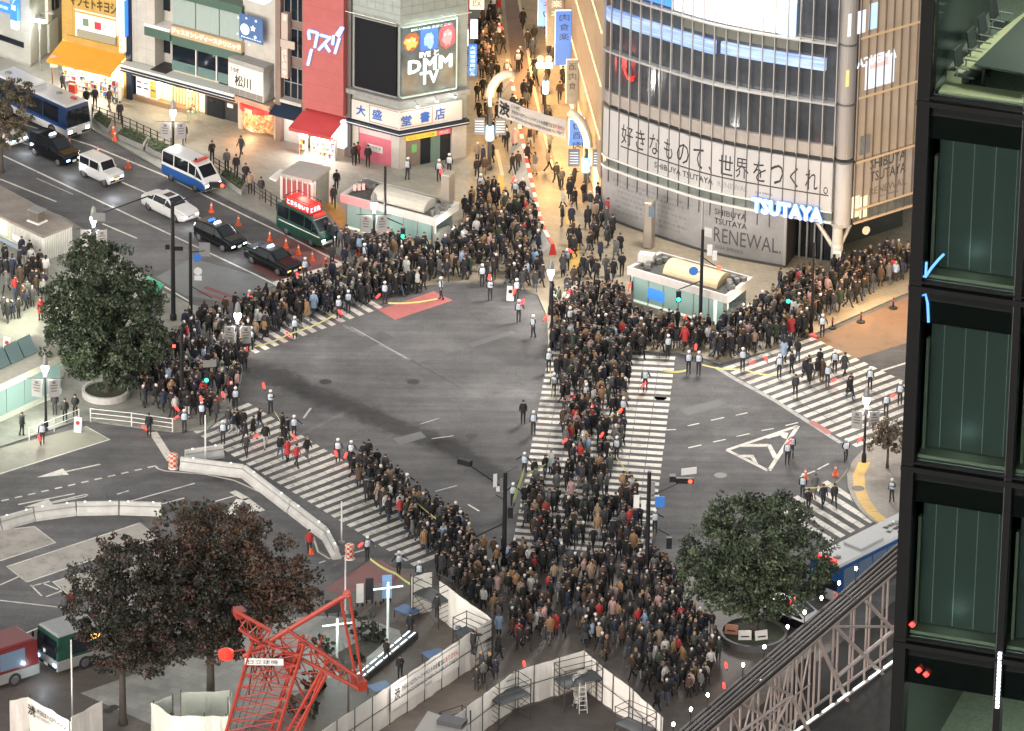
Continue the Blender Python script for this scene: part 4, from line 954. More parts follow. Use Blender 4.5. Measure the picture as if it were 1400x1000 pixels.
cl=wroot('round_clock',fR.pt(1.3,3.2,-.4),'round white clock hanging under the building edge by the strut','clock'); c_=fR.pt(1.5,3.05,.1); mb=MB(); mb.tube(c_-fR.n*.06,c_+fR.n*.06,.3,.3,16); mb.build('face',mat('clock face',(.6,.5,.35),.5,emit=.06),cl); mb=MB(); mb.tube(c_+Vector((0,0,.28)),c_+Vector((0,0,.85)),.03); mb.build('bracket',DARKM,cl)
# ================================================================== STREET WALL AND STREET FURNITURE OF THE PEDESTRIAN STREET
fs_=Facade((819,292),(740,5)); LS=fs_.L
b=wroot('brown_ribbed_building',fs_.pt(2,0),'warm brown ribbed building along the right side of the narrow street','building')
RIB=mat('brown ribbed cladding',(.30,.215,.14),.6,var=.15,scale=.4)
mb=MB(); fs_.box(mb,0,LS+25,0,24,-9,-.2,1)
k=0; u=.1
while u<LS+20:fs_.box(mb,u,u+.12,2.6,24,-.199,-.0); u+=.42
mb.build('wall',[RIB,mat('brown rib gap shade',(.11,.075,.05),.7)],b)  # gaps coloured darker than the ribs to deepen their shade
mb=MB(); dash=mat('bright dash lamp',(.8,.6,.35),.5,emit=.17,ecol=(1,.72,.4))
for z in(5.5,9.5,13.5,17.5):
 u=.3
 while u<LS+15:fs_.box(mb,u,u+.55,z,z+.16,.0,.08); u+=.85
tag(mb.build('dash_light',dash,b),kind='stuff')
fs_.upart('shop_front',1.0,LS+10,.12,2.4,-.199,-.05,emat('amber shop front',(1.,.62,.28),.12),b)
for k in range(9):fs_.upart('shop_panel',2+k*3.2,3.4+k*3.2,.3,2.3,-.049,.05,(L_CREAM,WHITE,L_WARM,L_WHITE,BROWN)[k%5],b)
for px,py,pw in((668,45,170),(672,120,170),(655,190,90),(720,30,170)):lamp(g(px,py,4.2),pw,(1,.64,.3),.5,'shop_light')
for k in range(5):lamp(fs_.pt(3+k*6,2.8,2.2),220,(1,.62,.26),.5,'shop_light')
for i,(u,z,w_,h_,m_,lbl)in enumerate(((9,1.4,1.2,2.0,L_WHITE,'white lit sign board standing out from the street wall nearest the banner'),(14,2.5,.9,3.4,L_WARM,'amber lit sign hanging midway along the street wall'),(19,3.5,1.2,4.2,L_WHITE,'tall white lit sign with blue letters high in the street'),(24,3,1.3,4.5,L_RED,'red lit sign beside the tall white one in the street'),(29,2.5,1.4,3,L_WHITE,'white lit board furthest up the narrow street'))):
 s=wroot('street_sign',fs_.pt(u,z),lbl,'sign','lit signs along the narrow street')
 fs_.upart('panel',u,u+.3,z,z+h_,.05,w_,m_,s); fs_.upart('edge',u-.06,u-.001,z,z+h_,.05,w_,mat('edge blue',(.05,.15,.5),.5,emit=.12)if m_ is L_WHITE else GREYM,s)
 p=fs_.pt(u-.07,z,.1)
 for k in range(3):text_on('カ酒肉食楽本'[(i+k)%6],fs_.pt(u-.065,z+h_-.75-k*.75,.2),fs_.n,(0,0,1),w_*.6,.55,INK if m_ is not L_RED else L_CREAM,s)
def lsign(px,py0,py1,wpx,m_,text,lbl,tm,dist=None,thick=.35):
 """upright sign on the left side of the street facing down it"""
 z0=3.0; p=g(px,py1,z0); h_=(py1-py0)/18.5; w_=wpx/20.5
 s=wroot('street_sign',p,lbl,'sign','lit signs along the narrow street'); mb=MB(); mb.box((p.x,p.y,z0+h_/2),(w_,thick,h_)); mb.build('panel',m_,s)
 mb=MB(); mb.box((p.x-w_/2-.3,p.y+.1,z0+h_*.7),(.6,.06,.06)); mb.box((p.x-w_/2-.3,p.y+.1,z0+h_*.3),(.6,.06,.06)); mb.build('bracket',DARKM,s)
 for k,ch in enumerate(text):
  st=h_/len(text); text_on(ch,Vector((p.x-w_*.33,p.y-thick/2-.006,z0+h_-(k+.85)*st)),(1,0,0),(0,0,1),w_*.66,st*.72,tm,s)
BLL=mat('sign blue letters',(.03,.15,.55),.5)
lsign(646,59,103,12,L_BLUE,'大盛堂書店ビル','blue lit vertical sign with white characters at the left mouth of the street',L_ICE)
lsign(648,26,52,11,L_WHITE,'ABC','white lit sign with a red disc above the blue vertical sign',BLL)
lsign(652,-12,12,22,L_CREAM,'餃','wide cream lit sign at the top left of the street',INK)
lsign(637,-20,38,6,L_RED,'','slim red lit sign edge beside the bookstore wall',INK); lsign(638,40,62,5,L_WHITE,'','slim white lit sign below the red one beside the bookstore',INK)
lsign(773,-10,42,11,L_WHITE,'居酒屋さくら','tall white and blue lit sign hanging over the right of the street',BLL); lsign(790,-20,8,9,L_RED,'肉','small red sign at the top right of the street',L_CREAM); lsign(762,-6,12,13,L_CREAM,'薬','square cream lit sign left of the tall white one',BLL)
ARCH=mat('cream gate post',(.5,.44,.32),.45,emit=.02)
def gate_post(px,py,ztop,curve,label,zlamp,boards):
 p=g(px,py,.12); t=wroot('gate_post',p,label,'gate post','curved gate posts of the street')
 mb=MB(); mb.lathe([(.22,0),(.22,.3),(.16,.4),(.14,ztop)],p,12); mb.build('pole',mat('dark grey post',(.07,.07,.07),.4,.4),t)
 pts=[p+Vector((dx,0,ztop+dz))for dx,dz in curve]; mb=MB(); mb.sweep(pts,[.32,.34,.34,.33,.32,.30,.25][:len(pts)],10); o=mb.build('arm',ARCH,t,smooth=True)
 mb=MB(); c=p+Vector((0,-.05,zlamp)); mb.lathe([(.26,-.55),(.3,-.5),(.3,.5),(.26,.55)],c,12); mb.build('lantern',emat('blue white lantern',(.3,.6,1.),.3),t)
 lamp(c+Vector((0,-.7,0)),14,(.6,.8,1.),.3,'lantern_light')
 for s,w_ in boards:
  mb=MB(); q=p+Vector((s,-.02,zlamp+.5)); mb.box(q,(w_,.06,1.3)); mb.build('board',mat('grey notice board',(.11,.115,.12),.6),t)
  for k in range(5):mb=MB(); mb.box(q+Vector((0,-.035,.4-k*.2)),(w_*.75,.004,.06)); mb.build('notice_line',WHITE,t)
 return t,pts
gl,ptsl=gate_post(669,232,5.0,[(0,.0),(-.02,.7),(.12,1.35),(.45,1.95),(.95,2.3),(1.4,2.35),(1.75,2.2)],'gate post at the left of the street with arm curving inward',2.85,[(-.75,.8),(.75,.8)])
gr_,ptsr=gate_post(800,274,4.1,[(.15,0),(.1,.6),(-.08,1.2),(-.42,1.9),(-.85,2.4),(-1.3,2.65)],'gate post at the right of the street with pale arm curving inward',2.75,[(-.85,.8),(.85,.8)])
for ptz,tt in((ptsl,gl),(ptsr,gr_)):
 mb=MB()
 for a,c in zip(ptz[:4],ptz[1:5]):mb.hexa([a+Vector((-.1,-.36,0)),a+Vector((.1,-.36,0)),a+Vector((.1,-.33,0)),a+Vector((-.1,-.33,0)),c+Vector((-.1,-.36,0)),c+Vector((.1,-.36,0)),c+Vector((.1,-.33,0)),c+Vector((-.1,-.33,0))])
 mb.build('lit_strip',emat('pale lit strip',(.8,1,.85),.3),tt)
bn=wroot('street_banner',g(728,250,4),'white banner with black writing hung between the two gate posts','banner')
A_=g(681,162,0);
pa,pb_=g(681,232,.1),g(775,270,.1); fB=Facade((684,238),(776,268))
def bz(px,py):return fB.uz(px,py)
mb=MB(); nB=16; tl,bl,tr,br=bz(682,133),bz(681,158),bz(775,165),bz(774,191)
vs=[]
for j in range(2):
 for i in range(nB+1):
  t=i/nB; a=(tl if j else bl); c=(tr if j else br); vs.append(fB.pt(a[0]+(c[0]-a[0])*t,a[1]+(c[1]-a[1])*t-.12*math.sin(math.pi*t),.05*math.sin(t*20)))
o_=len(vs); vs+=[v-fB.n*.02 for v in vs]
fsx=[(i,i+1,nB+2+i,nB+1+i)for i in range(nB)]+[(o_+i+1,o_+i,o_+nB+1+i,o_+nB+2+i)for i in range(nB)]
mb.add(vs,fsx); mb.build('cloth',mat('street banner cloth',(.27,.265,.26),.7,var=.06),bn)
def btext(s,x0,x1,k0,k1,m_,**kw):
 def wp(a,b_,c):
  t=x0+a*(x1-x0); v=k0+b_*(k1-k0); A0=bl[0]+(br[0]-bl[0])*t,bl[1]+(br[1]-bl[1])*t; A1=tl[0]+(tr[0]-tl[0])*t,tl[1]+(tr[1]-tl[1])*t
  return fB.pt(A0[0]+(A1[0]-A0[0])*v,A0[1]+(A1[1]-A0[1])*v-.12*math.sin(math.pi*t),.07)
 return text_on(s,Vector(),(1,0,0),(0,0,1),1,1,m_,bn,warp=wp,**kw)
btext('渋',.02,.17,.12,.9,INK,bold=.04); btext('【注意】',.2,.31,.72,.92,INK); btext('渋谷はハロウィーンイベントの会場では',.2,.8,.42,.66,INK,bold=.01); btext('ありません',.81,.98,.42,.66,mat('red letters',(.4,.03,.03),.6),bold=.01); btext('NO EVENTS FOR HALLOWEEN ON SHIBUYA STREETS',.2,.97,.18,.34,INK)
mb=MB(); mb.tube(ptsl[-1],fB.pt(tl[0],tl[1]),.015); mb.tube(ptsr[-1],fB.pt(tr[0],tr[1]),.015); mb.build('cord',DARKM,bn)
for k,(px,py,zl,lbl)in enumerate(((745,168,2.8,'lamp post with a blue white lantern and twin globes up the narrow street'),)):
 p=g(px,py,.12); t=wroot('street_lantern',p,lbl,'street lamp'); mb=MB(); mb.lathe([(.12,0),(.09,.4),(.07,4.6)],p,10); mb.build('pole',DARKM,t)
 mb=MB(); mb.lathe([(.2,zl-.5),(.25,zl-.4),(.25,zl+.4),(.2,zl+.5)],p,12); mb.build('lantern',emat('blue white lantern',(.3,.6,1.),.3),t)
 mb=MB(); mb.box(p+Vector((-.1,0,4.5)),(1.2,.3,.35)); mb.build('lit_box',L_WHITE,t); mb=MB()
 for dx in(-.4,.2):mb.lathe([(.05,-.25),(.2,-.18),(.26,0),(.2,.18),(.05,.25)],p+Vector((dx,0,5.0)),12)
 mb.build('globe',emat('amber globe',(1,.75,.4),.22),t)
pts=[(697,108),(703,145),(710,185),(718,225),(727,265),(736,305),(744,330),(756,350)]
W3=[g(*p,.12)for p in pts]; idx=0
for a,c in zip(W3,W3[1:]):
 n_=max(1,round((c-a).length/2.0))
 for k in range(n_):
  p,q=a.lerp(c,k/n_),a.lerp(c,(k+.96)/n_); d=(q-p).normalized(); nn=Vector((d.y,-d.x,0)); idx+=1
  t=wroot('plastic_barrier',(p+q)/2,'white and red water filled barrier in the line dividing the narrow street','barrier','barriers dividing the narrow street')
  for nm,x0,x1,m_ in(('white_half',0,.5,WHITE),('red_half',.5,1,mat('barrier red',(.45,.03,.03),.5))):
   mb=MB(); aa,cc=p.lerp(q,x0),p.lerp(q,x1); mb.hexa([aa-nn*.28,cc-nn*.28,cc+nn*.28,aa+nn*.28,aa-nn*.12+Vector((0,0,.85)),cc-nn*.12+Vector((0,0,.85)),cc+nn*.12+Vector((0,0,.85)),aa+nn*.12+Vector((0,0,.85))]); mb.build(nm,m_,t)
  mb=MB(); mb.hexa([p+nn*.29,q+nn*.29,q+nn*1.0,p+nn*1.0]+[p+nn*.13+Vector((0,0,.8)),q+nn*.13+Vector((0,0,.8)),q+nn*.9+Vector((0,0,.12)),p+nn*.9+Vector((0,0,.12))]); mb.build('skirt',mat('pale sheet',(.42,.40,.36),.7,var=.15),t)
  # ================================================================== VEHICLES
TYRE=mat('tyre rubber',(.012,.012,.012),.8); RIM=mat('wheel rim',(.13,.13,.135),.4,.5)
CARGL=mat('car window',(.008,.010,.013),.07,spec=.5); HEADL=emat('headlight',(.85,.93,1.),2.5); HEADB=emat('blue white headlight',(.35,.6,1.),3.)
TAILR=mat('tail lamp',(.4,.02,.02),.3,emit=.15,ecol=(1,.05,.03)); AMBER=emat('amber indicator',(1.,.45,.1),.8)
PLATE=mat('number plate',(.6,.6,.55),.5); CHROME=mat('chrome',(.5,.5,.5),.2,1.)
ROAD_DIR=(g(350,376)-g(0,211)).normalized(); RZ=math.atan2(ROAD_DIR.y,ROAD_DIR.x)
def wheels(t,xs,w,r,wid=.22):
 for x in xs:
  for s in(1,-1):
   mb=MB(); y=s*(w-.12); mb.tube((x,y-wid/2,r),(x,y+wid/2,r),r,r,16); o=mb.build('wheel',TYRE,t)
   mb=MB(); mb.tube((x,y+s*(wid/2+.003),r),(x,y+s*(wid/2+.02),r),r*.62,r*.5,10); mb.build('rim',RIM,o)
def car(px,py,rz,label,st,body,name='parked_car',cat='car',wb=1.3,r=.32,glass_sides=(),wind=(),lower=None,head=HEADL,tail=True,bumper=None,group=None,mirror=True):
 """st: stations (x, half width, z bottom, z waist, half width roof, z roof); glass_sides / wind: station intervals with glass"""
 t=empty(name,gp(px,py),rz,label,cat,group)
 mb=MB(); gl=MB()
 sec=[]
 for x,w_,zb,zw,wr,zr in st:
  sec.append([(x,-w_*.93,zb),(x,-w_,zb+.18),(x,-w_,zw-.12),(x,-w_*.97,zw),(x,-wr,zr-.06),(x,-wr*.86,zr),(x,wr*.86,zr),(x,wr,zr-.06),(x,w_*.97,zw),(x,w_,zw-.12),(x,w_,zb+.18),(x,w_*.93,zb)])
 n=12
 for i in range(len(st)-1):
  a,b_=sec[i],sec[i+1]
  for k in range(n):
   k2=(k+1)%n; q=[a[k],b_[k],b_[k2],a[k2]]
   if k in(3,7)and i in glass_sides:
    mb.add(q,[(0,1,2,3)],0); A,B,Cc,Dd=map(Vector,q); o=Vector((0,-.012 if k==3 else .012,.004)); l=lambda u,v:(A.lerp(B,u)).lerp(Dd.lerp(Cc,u),v)+o
    gl.add([l(.04,.08),l(.96,.08),l(.96,.95),l(.04,.95)],[(0,1,2,3)])
   elif k in(4,5,6)and i in wind:
    mb.add(q,[(0,1,2,3)],0); A,B,Cc,Dd=map(Vector,q); o=Vector((.012 if a[5][2]>b_[5][2]else-.012,0,.015)); l=lambda u,v:(A.lerp(B,u)).lerp(Dd.lerp(Cc,u),v)+o
    if k==5:gl.add([l(.08,.03),l(.94,.03),l(.94,.97),l(.08,.97)],[(0,1,2,3)])
   else:mb.add(q,[(0,1,2,3)],1 if(lower and k in(0,1,9,10))else 0)
 mb.add(sec[0],[tuple(range(n))]); mb.add(sec[-1],[tuple(range(n-1,-1,-1))])
 o=mb.build('body',[body,lower or body],t); bevel(o,.035,2)
 gl.build('window',CARGL,t)
 wheels(t,(wb,-wb),st[len(st)//2][1],r)
 xf,wf,zb,zw=st[-1][0],st[-1][1],st[-1][2],st[-1][3]
 for s in(1,-1):
  mb=MB(); mb.box((xf+.005,s*(wf-.22),zw-.16),(.06,.30,.13)); bevel(mb.build('headlight',head,t),.03)
  xb,wb_,zwb=st[0][0],st[0][1],st[0][3]; mb=MB(); mb.box((xb-.005,s*(wb_-.13),zwb-.12),(.05,.16,.22)); mb.build('tail_light',TAILR,t)
  if mirror:
   iw=max(wind)if wind else len(st)-2; xm=st[iw][0]; mb=MB(); mb.box((xm+.05,s*(st[iw][1]+.08),st[iw][3]+.06),(.1,.16,.13)); bevel(mb.build('mirror',body,t),.03)
 mb=MB(); mb.box((xf+.02,0,zb+.16),(.08,wf*1.7,.16)); mb.build('bumper',bumper or body,t); mb=MB(); mb.box((xf+.065,0,zb+.2),(.012,.33,.16)); mb.build('number_plate',PLATE,t)
 mb=MB(); mb.box((xf+.012,0,zw-.16),(.04,wf*.9,.1)); mb.build('grille',DARKM,t)
 return t
PW=mat('white car paint',(.46,.455,.45),.28,var=.03,spec=.6); PB=mat('black car paint',(.004,.0045,.006),.12,spec=.4); PGREEN=mat('dark green paint',(.012,.05,.036),.3); PBLUE=mat('police blue paint',(.014,.065,.22),.35); PRED=mat('bus red paint',(.12,.014,.014),.35)
sedan=[(-2.3,.72,.32,.78,.62,.84),(-2.2,.82,.25,.92,.70,.98),(-1.55,.86,.22,.95,.66,1.02),(-.95,.87,.2,.93,.60,1.40),(.35,.87,.2,.92,.60,1.42),(1.05,.87,.2,.90,.70,.98),(1.9,.84,.22,.82,.66,.88),(2.25,.74,.3,.70,.56,.75)]
def roof_sign(t,x,z,m=None,txt=None):
 mb=MB(); mb.hexa([(x-.1,-.3,z),(x+.1,-.3,z),(x+.1,.3,z),(x-.1,.3,z),(x-.05,-.22,z+.16),(x+.05,-.22,z+.16),(x+.05,.22,z+.16),(x-.05,.22,z+.16)]); mb.build('roof_lamp',m or emat('taxi roof lamp',(.7,.85,1),.45),t)
car(233,292,RZ,'white low four door saloon with a sunroof waiting behind the black hatchback',sedan,PW,glass_sides=(2,3,4),wind=(2,4),wb=1.4,r=.33)
t=bpy.data.objects['parked_car']; mb=MB(); mb.box((-.1,0,1.425),(.6,.7,.012)); mb.build('sunroof',CARGL,t)
t=car(374,365,RZ,'black saloon taxi stopped first in line beside the red bus lane',sedan,PB,name='taxi',cat='taxi',glass_sides=(2,3,4),wind=(2,4),wb=1.35,head=AMBER); roof_sign(t,-.3,1.42)
mini=[(-2.1,.74,.34,.95,.64,1.25),(-1.95,.84,.25,1.02,.70,1.62),(-1.0,.85,.2,1.0,.70,1.74),(.35,.85,.2,.98,.68,1.70),(1.15,.85,.2,.96,.70,1.06),(1.85,.83,.22,.90,.68,.96),(2.15,.74,.3,.76,.58,.8)]
t=car(75,216,RZ,'black tall taxi with bluish headlights behind the white jeep',mini,PB,name='taxi',cat='taxi',glass_sides=(1,2,3),wind=(0,3),wb=1.3,head=HEADB); roof_sign(t,-.2,1.74)
hatch=[(-1.9,.74,.34,.88,.62,1.05),(-1.75,.84,.25,.95,.66,1.38),(-.9,.86,.2,.95,.64,1.48),(.35,.86,.2,.93,.63,1.47),(1.15,.86,.2,.91,.70,.99),(1.8,.83,.22,.84,.66,.90),(2.1,.74,.3,.72,.56,.77)]
t=car(300,333,RZ,'black hatchback with blue reflections behind the black saloon taxi',hatch,PB,glass_sides=(1,2,3),wind=(0,3),wb=1.25,head=HEADB); roof_sign(t,-.2,1.48); roof_sign(t,-.8,1.47,L_BLUE)
jeep=[(-1.65,.72,.4,1.0,.68,1.62),(-1.6,.74,.35,1.02,.68,1.68),(-.5,.75,.3,1.02,.68,1.70),(.5,.75,.3,1.02,.66,1.68),(.85,.75,.3,1.02,.68,1.07),(1.6,.73,.32,.98,.66,1.03),(1.68,.68,.4,.86,.6,.92)]
t=car(139,246,RZ,'small boxy white jeep with glowing headlamps between the taxi and the saloon',jeep,PW,glass_sides=(1,2,3),wind=(0,3),wb=1.12,r=.36,bumper=DARKM)
mb=MB(); mb.box((1.7,0,.62),(.06,.8,.16)); mb.build('orange_plate',AMBER,t)
t=car(2,189,RZ,'pale car with glaring headlights half hidden by the tree at the left edge',hatch,PW,glass_sides=(1,2,3),wind=(0,3),wb=1.25,head=HEADB)
van=[(-2.35,.80,.35,1.15,.74,1.95),(-2.25,.84,.28,1.15,.76,2.12),(-1.0,.85,.24,1.15,.76,2.16),(.6,.85,.24,1.15,.75,2.14),(1.35,.85,.24,1.15,.72,1.95),(2.05,.84,.26,1.1,.76,1.18),(2.35,.78,.32,.85,.7,.92)]
t=car(262,251,RZ,'white police van with a blue lower half and a red roof lamp bar',van,PW,name='police_van',cat='van',glass_sides=(1,2,3,4),wind=(4,),wb=1.3,lower=PBLUE,bumper=DARKM)
mb=MB(); mb.box((1.0,0,2.18),(.28,1.2,.1)); mb.build('light_bar',mat('red lamp bar',(.35,.03,.02),.4,emit=.06),t); mb=MB(); mb.lathe([(.1,0),(.07,.12),(.01,.16)],(.95,-.4,2.23),8); mb.build('horn',DARKM,t)
t=car(420,325,RZ,'dark green police van carrying a red lit message board on its roof',van,PGREEN,name='police_van',cat='van',glass_sides=(1,2,3,4),wind=(4,),wb=1.3,bumper=WHITE)
mb=MB(); mb.box((.1,-.862,.98),(4.3,.012,.07)); mb.box((.1,.862,.98),(4.3,.012,.07)); mb.build('white_stripe',WHITE,t)
mb=MB(); mb.box((-.4,0,2.45),(2.5,1.0,.56)); lb=mb.build('message_board',L_RED,t)
for s_,o_,u_ in(('とまらないで',(-1.55,-.51,2.27),(1,0,0)),):text_on(s_,Vector(o_),u_,(0,0,1),2.3,.38,L_ICE,t,bold=.02)
text_on('とまれ',Vector((.86,-.45,2.27)),(0,1,0),(0,0,1),.9,.38,L_ICE,t,bold=.02)
mb=MB()
for x in(-1.6,.8):
 for y in(-.55,.55):mb.tube((x,y,2.16),(x,y,2.9),.03)
mb.tube((-1.6,-.55,2.9),(.8,-.55,2.9),.025); mb.tube((-1.6,.55,2.9),(.8,.55,2.9),.025); mb.tube((-1.6,-.55,2.9),(-1.6,.55,2.9),.025); mb.tube((.8,-.55,2.9),(.8,.55,2.9),.025); mb.build('roof_rail',DARKM,t)
mb=MB(); mb.box((1.3,0,2.16),(.3,.9,.14)); mb.build('light_bar',L_RED,t)
lamp(gp(420,325)+Vector((-.3,.9,3.0)),110,(1,.1,.08),.4,'message_light')
t=car(1086,852,math.atan2(-.62,.78),'white police car with a red lamp bar half under the bushy tree',hatch,PW,name='police_car',cat='police car',glass_sides=(1,2,3),wind=(0,3),wb=1.25,lower=PB)
mb=MB(); mb.box((-.2,0,1.53),(.28,1.1,.14)); mb.build('light_bar',L_RED,t)
def bus(px,py,rz,label,L,w_,h,roofm,upper,lower,stripe=None,head=HEADL,units=1,nwin=5,winm=None,zoff=0):
 t=empty('bus',gp(px,py),rz,label,'bus'); mb=MB(); hw=w_/2
 mb.box2((-L/2,-hw,.35),(L/2,hw,1.05),1); o=mb.build('lower_body',[lower,lower],t); bevel(o,.05)
 mb=MB(); mb.hexa([(-L/2,-hw,1.052),(L/2,-hw,1.052),(L/2,hw,1.052),(-L/2,hw,1.052),(-L/2+.05,-hw+.06,h-.12),(L/2-.12,-hw+.06,h-.12),(L/2-.12,hw-.06,h-.12),(-L/2+.05,hw-.06,h-.12)]); bevel(mb.build('body',upper,t),.06)
 mb=MB(); mb.hexa([(-L/2+.05,-hw+.06,h-.118),(L/2-.12,-hw+.06,h-.118),(L/2-.12,hw-.06,h-.118),(-L/2+.05,hw-.06,h-.118),(-L/2+.15,-hw+.22,h),(L/2-.25,-hw+.22,h),(L/2-.25,hw-.22,h),(-L/2+.15,hw-.22,h)]); rf=mb.build('roof',roofm,t); bevel(rf,.05)
 mb=MB(); mb.box((-L*.12,0,h+.08),(L*.22,w_*.6,.16)); bevel(mb.build('air_conditioner',roofm,rf),.05)
 for k in range(units):
  mb=MB(); mb.lathe([(.25,0),(.25,.08),(.1,.12)],(L*.22-k*L*.62,.2-.4*(k%2),h+.001),12); mb.build('roof_hatch',GREYM,rf)
 ws=(L-1.4)/nwin
 for s in(1,-1):
  for k in range(nwin):
   x0=-L/2+.5+k*ws; mb=MB(); y=s*(hw-.02); mb.hexa([(x0,y-.02,1.25),(x0+ws-.12,y-.02,1.25),(x0+ws-.12,y+.02,1.25),(x0,y+.02,1.25)]+[(x0,y-s*.035-.02,h-.35),(x0+ws-.12,y-s*.035-.02,h-.35),(x0+ws-.12,y-s*.035+.02,h-.35),(x0,y-s*.035+.02,h-.35)]); mb.build('window',winm or CARGL,t)
  if stripe:
   mb=MB(); mb.box((0,s*(hw+.006),1.0),(L-.1,.012,.14)); mb.build('stripe',stripe,t)
 for x,nm in((L/2,'windscreen'),(-L/2,'rear_window')):
  mb=MB(); s=1 if x>0 else-1; mb.hexa([(x-.03,-hw+.12,1.15),(x+.025,-hw+.12,1.15),(x+.025,hw-.12,1.15),(x-.03,hw-.12,1.15)]+[(x-s*.11-.03,-hw+.16,h-.4),(x-s*.11+.025,-hw+.16,h-.4),(x-s*.11+.025,hw-.16,h-.4),(x-s*.11-.03,hw-.16,h-.4)]); mb.build(nm,CARGL,t)
 for s in(1,-1):
  mb=MB(); mb.box((L/2+.01,s*(hw-.3),.72),(.06,.28,.18)); mb.build('headlight',head,t); mb=MB(); mb.box((L/2+.12,s*(hw+.1),h-.75),(.08,.14,.35)); mb.build('mirror',DARKM,t)
  mb=MB(); mb.box((-L/2-.01,s*(hw-.2),.8),(.05,.18,.3)); mb.build('tail_light',TAILR,t)
 mb=MB(); mb.box((L/2+.02,0,.5),(.08,w_*.9,.14)); mb.build('bumper',DARKM,t); mb=MB(); mb.box((L/2+.066,0,.52),(.012,.4,.18)); mb.build('number_plate',PLATE,t)
 wheels(t,(L*.3,-L*.26),hw,.45,.28); return t
cpt=g(108,190)-ROAD_DIR*4.3; q=proj(cpt)
t=bus(q[0],q[1],RZ,'white and blue police bus parked by the shop pavement partly behind the tree',8.6,2.2,2.75,PW,mat('bus window band blue',(.012,.03,.085),.3),PW,PBLUE,units=2,nwin=4)
mb=MB(); mb.box((3.4,.3,2.82),(.5,.25,.1)); mb.build('roof_lamp',mat('red lamp bar',(.35,.03,.02),.4),t)
dr=Vector((4.7,5.2,0)).normalized(); ra=math.atan2(dr.y,dr.x)
t=bus(1195,788,ra,'white roofed police bus with blue side windows beyond the steel lattice',10,2.45,2.85,PW,PBLUE,PW,PBLUE,units=2,nwin=6,winm=mat('pale blue window',(.12,.17,.24),.2))
for k,(s_,x,y,w_,h_)in enumerate((('警視庁',.1,.15,1.1,.35),('第一機動隊',-.2,-.35,1.6,.35),('4-12',.2,-.85,1.0,.35))):text_on(s_,Vector((x+1.0,y-.1,2.856)),(1,0,0),(0,1,0),w_,h_,INK,t,bold=.02)
mb=MB(); mb.box((-4.7,0,2.95),(.3,1.4,.16)); mb.build('light_bar',L_RED,t); mb=MB(); mb.box((4.4,-.3,2.95),(.3,.6,.16)); mb.build('light_bar',L_RED,t)
rg=math.atan2(-.602,-.797)
t=bus(158,887,rg,'white and dark green city bus with an amber route number by the dark tree',10,2.4,2.75,mat('bus roof grey',(.22,.22,.22),.5,var=.1),PGREEN,mat('bus cream',(.19,.19,.18),.5),head=HEADB,units=2,nwin=5)
text_on('渋71',Vector((2.6,1.20,1.85)),(-1,0,0),(0,0,1),.9,.38,emat('amber route number',(1,.5,.12),.6),t,bold=.02)
t=bus(-46,945,rg+math.pi,'red roofed city bus cut by the left edge of the picture',9,2.4,2.75,PRED,PRED,mat('bus cream',(.19,.19,.18),.5),nwin=4,winm=mat('pale blue window',(.12,.17,.24),.2))
for px,py,w_ in((150,268,14),(90,238,9),(30,206,14),(254,310,5),(318,352,7),(393,385,6)):lamp(gp(px,py)+Vector((.3,-.6,.6)),w_,(.85,.93,1),.1,'headlight_light')
lamp(gp(88,925)+Vector((-1.2,-1.5,.8)),10,(.7,.85,1),.1,'headlight_light')
# ================================================================== STREET LAMPS, POLES, SIGNALS
def street_lamp(px,py,z,label,boards=True,power=110,col=(1,.95,.87),wide=False):
 p=gp(px,py); t=empty('street_lamp',p,0,label,'street lamp','globe street lamps'); z-=p.z
 mb=MB(); mb.lathe([(.16,0),(.16,.5),(.09,.7),(.07,z-.35)],(0,0,0),10); mb.build('pole',DARKM,t)
 mb=MB(); mb.lathe([(.10,z-.36),(.2,z-.2),(.24,z),(.2,z+.16),(.08,z+.24)],(0,0,0),14); o=mb.build('bulb',L_HOT,t,smooth=True)
 mb=MB(); mb.lathe([(.22,z+.2),(.2,z+.45),(.14,z+.8),(.05,z+.95)],(0,0,0),12); mb.build('cap',GREYM,t)
 mb=MB(); mb.lathe([(.12,z-.62),(.12,z-.36)],(0,0,0),10); mb.build('collar',WHITE,t)
 if boards:
  for s in(1,-1):
   mb=MB(); mb.box((s*.55,-.02,z-1.45),(.72,.04,1.25),0,s*.25); mb.build('banner',mat('grey white banner',(.24,.235,.23),.7,var=.1),t)
   mb=MB(); mb.tube((s*.1,0,z-.78),(s*1.2,0,z-.75),.02); mb.build('bracket',DARKM,t)
   for k,w_ in enumerate((.3,.6,.6,.5)):
    q=MB(); q.box((s*.55+.012*s,-.045,z-1.05-k*.2),(w_*.75,.006,.08 if k else .18),0,s*.25); q.build('banner_writing',mat('banner grey ink',(.10,.08,.08),.7),t)
 lamp(p+Vector((0,0,z+.02-.75)),power,col,.25,'street_light')
 return t
for a in((237,212,3.45,'globe lamp with two banners on the shop pavement near the police van',True),(325,492,3.4,'globe lamp with a banner at the corner between the west and north crossings',True),(511,352,4.1,'globe lamp with banners in front of the glazed subway entrance',True),(752,430,3.3,'globe lamp standing in the crowd at the end of the street barrier',False),(1181,632,4.6,'globe lamp with two notice boards at the far corner pavement',True),(63,588,4.6,'globe lamp with two notice boards beside the station stair entrance',True),(129,385,4.8,'globe lamp with banners rising behind the large tree',True)):
 street_lamp(*a,power=190)
p=gp(55,97); t=empty('street_lamp',p,0,'tall pale lamp post with two hooded heads by the alley','street lamp'); mb=MB(); mb.lathe([(.1,0),(.06,.4),(.05,4.6)],(0,0,0),8); mb.build('pole',GREYM,t)
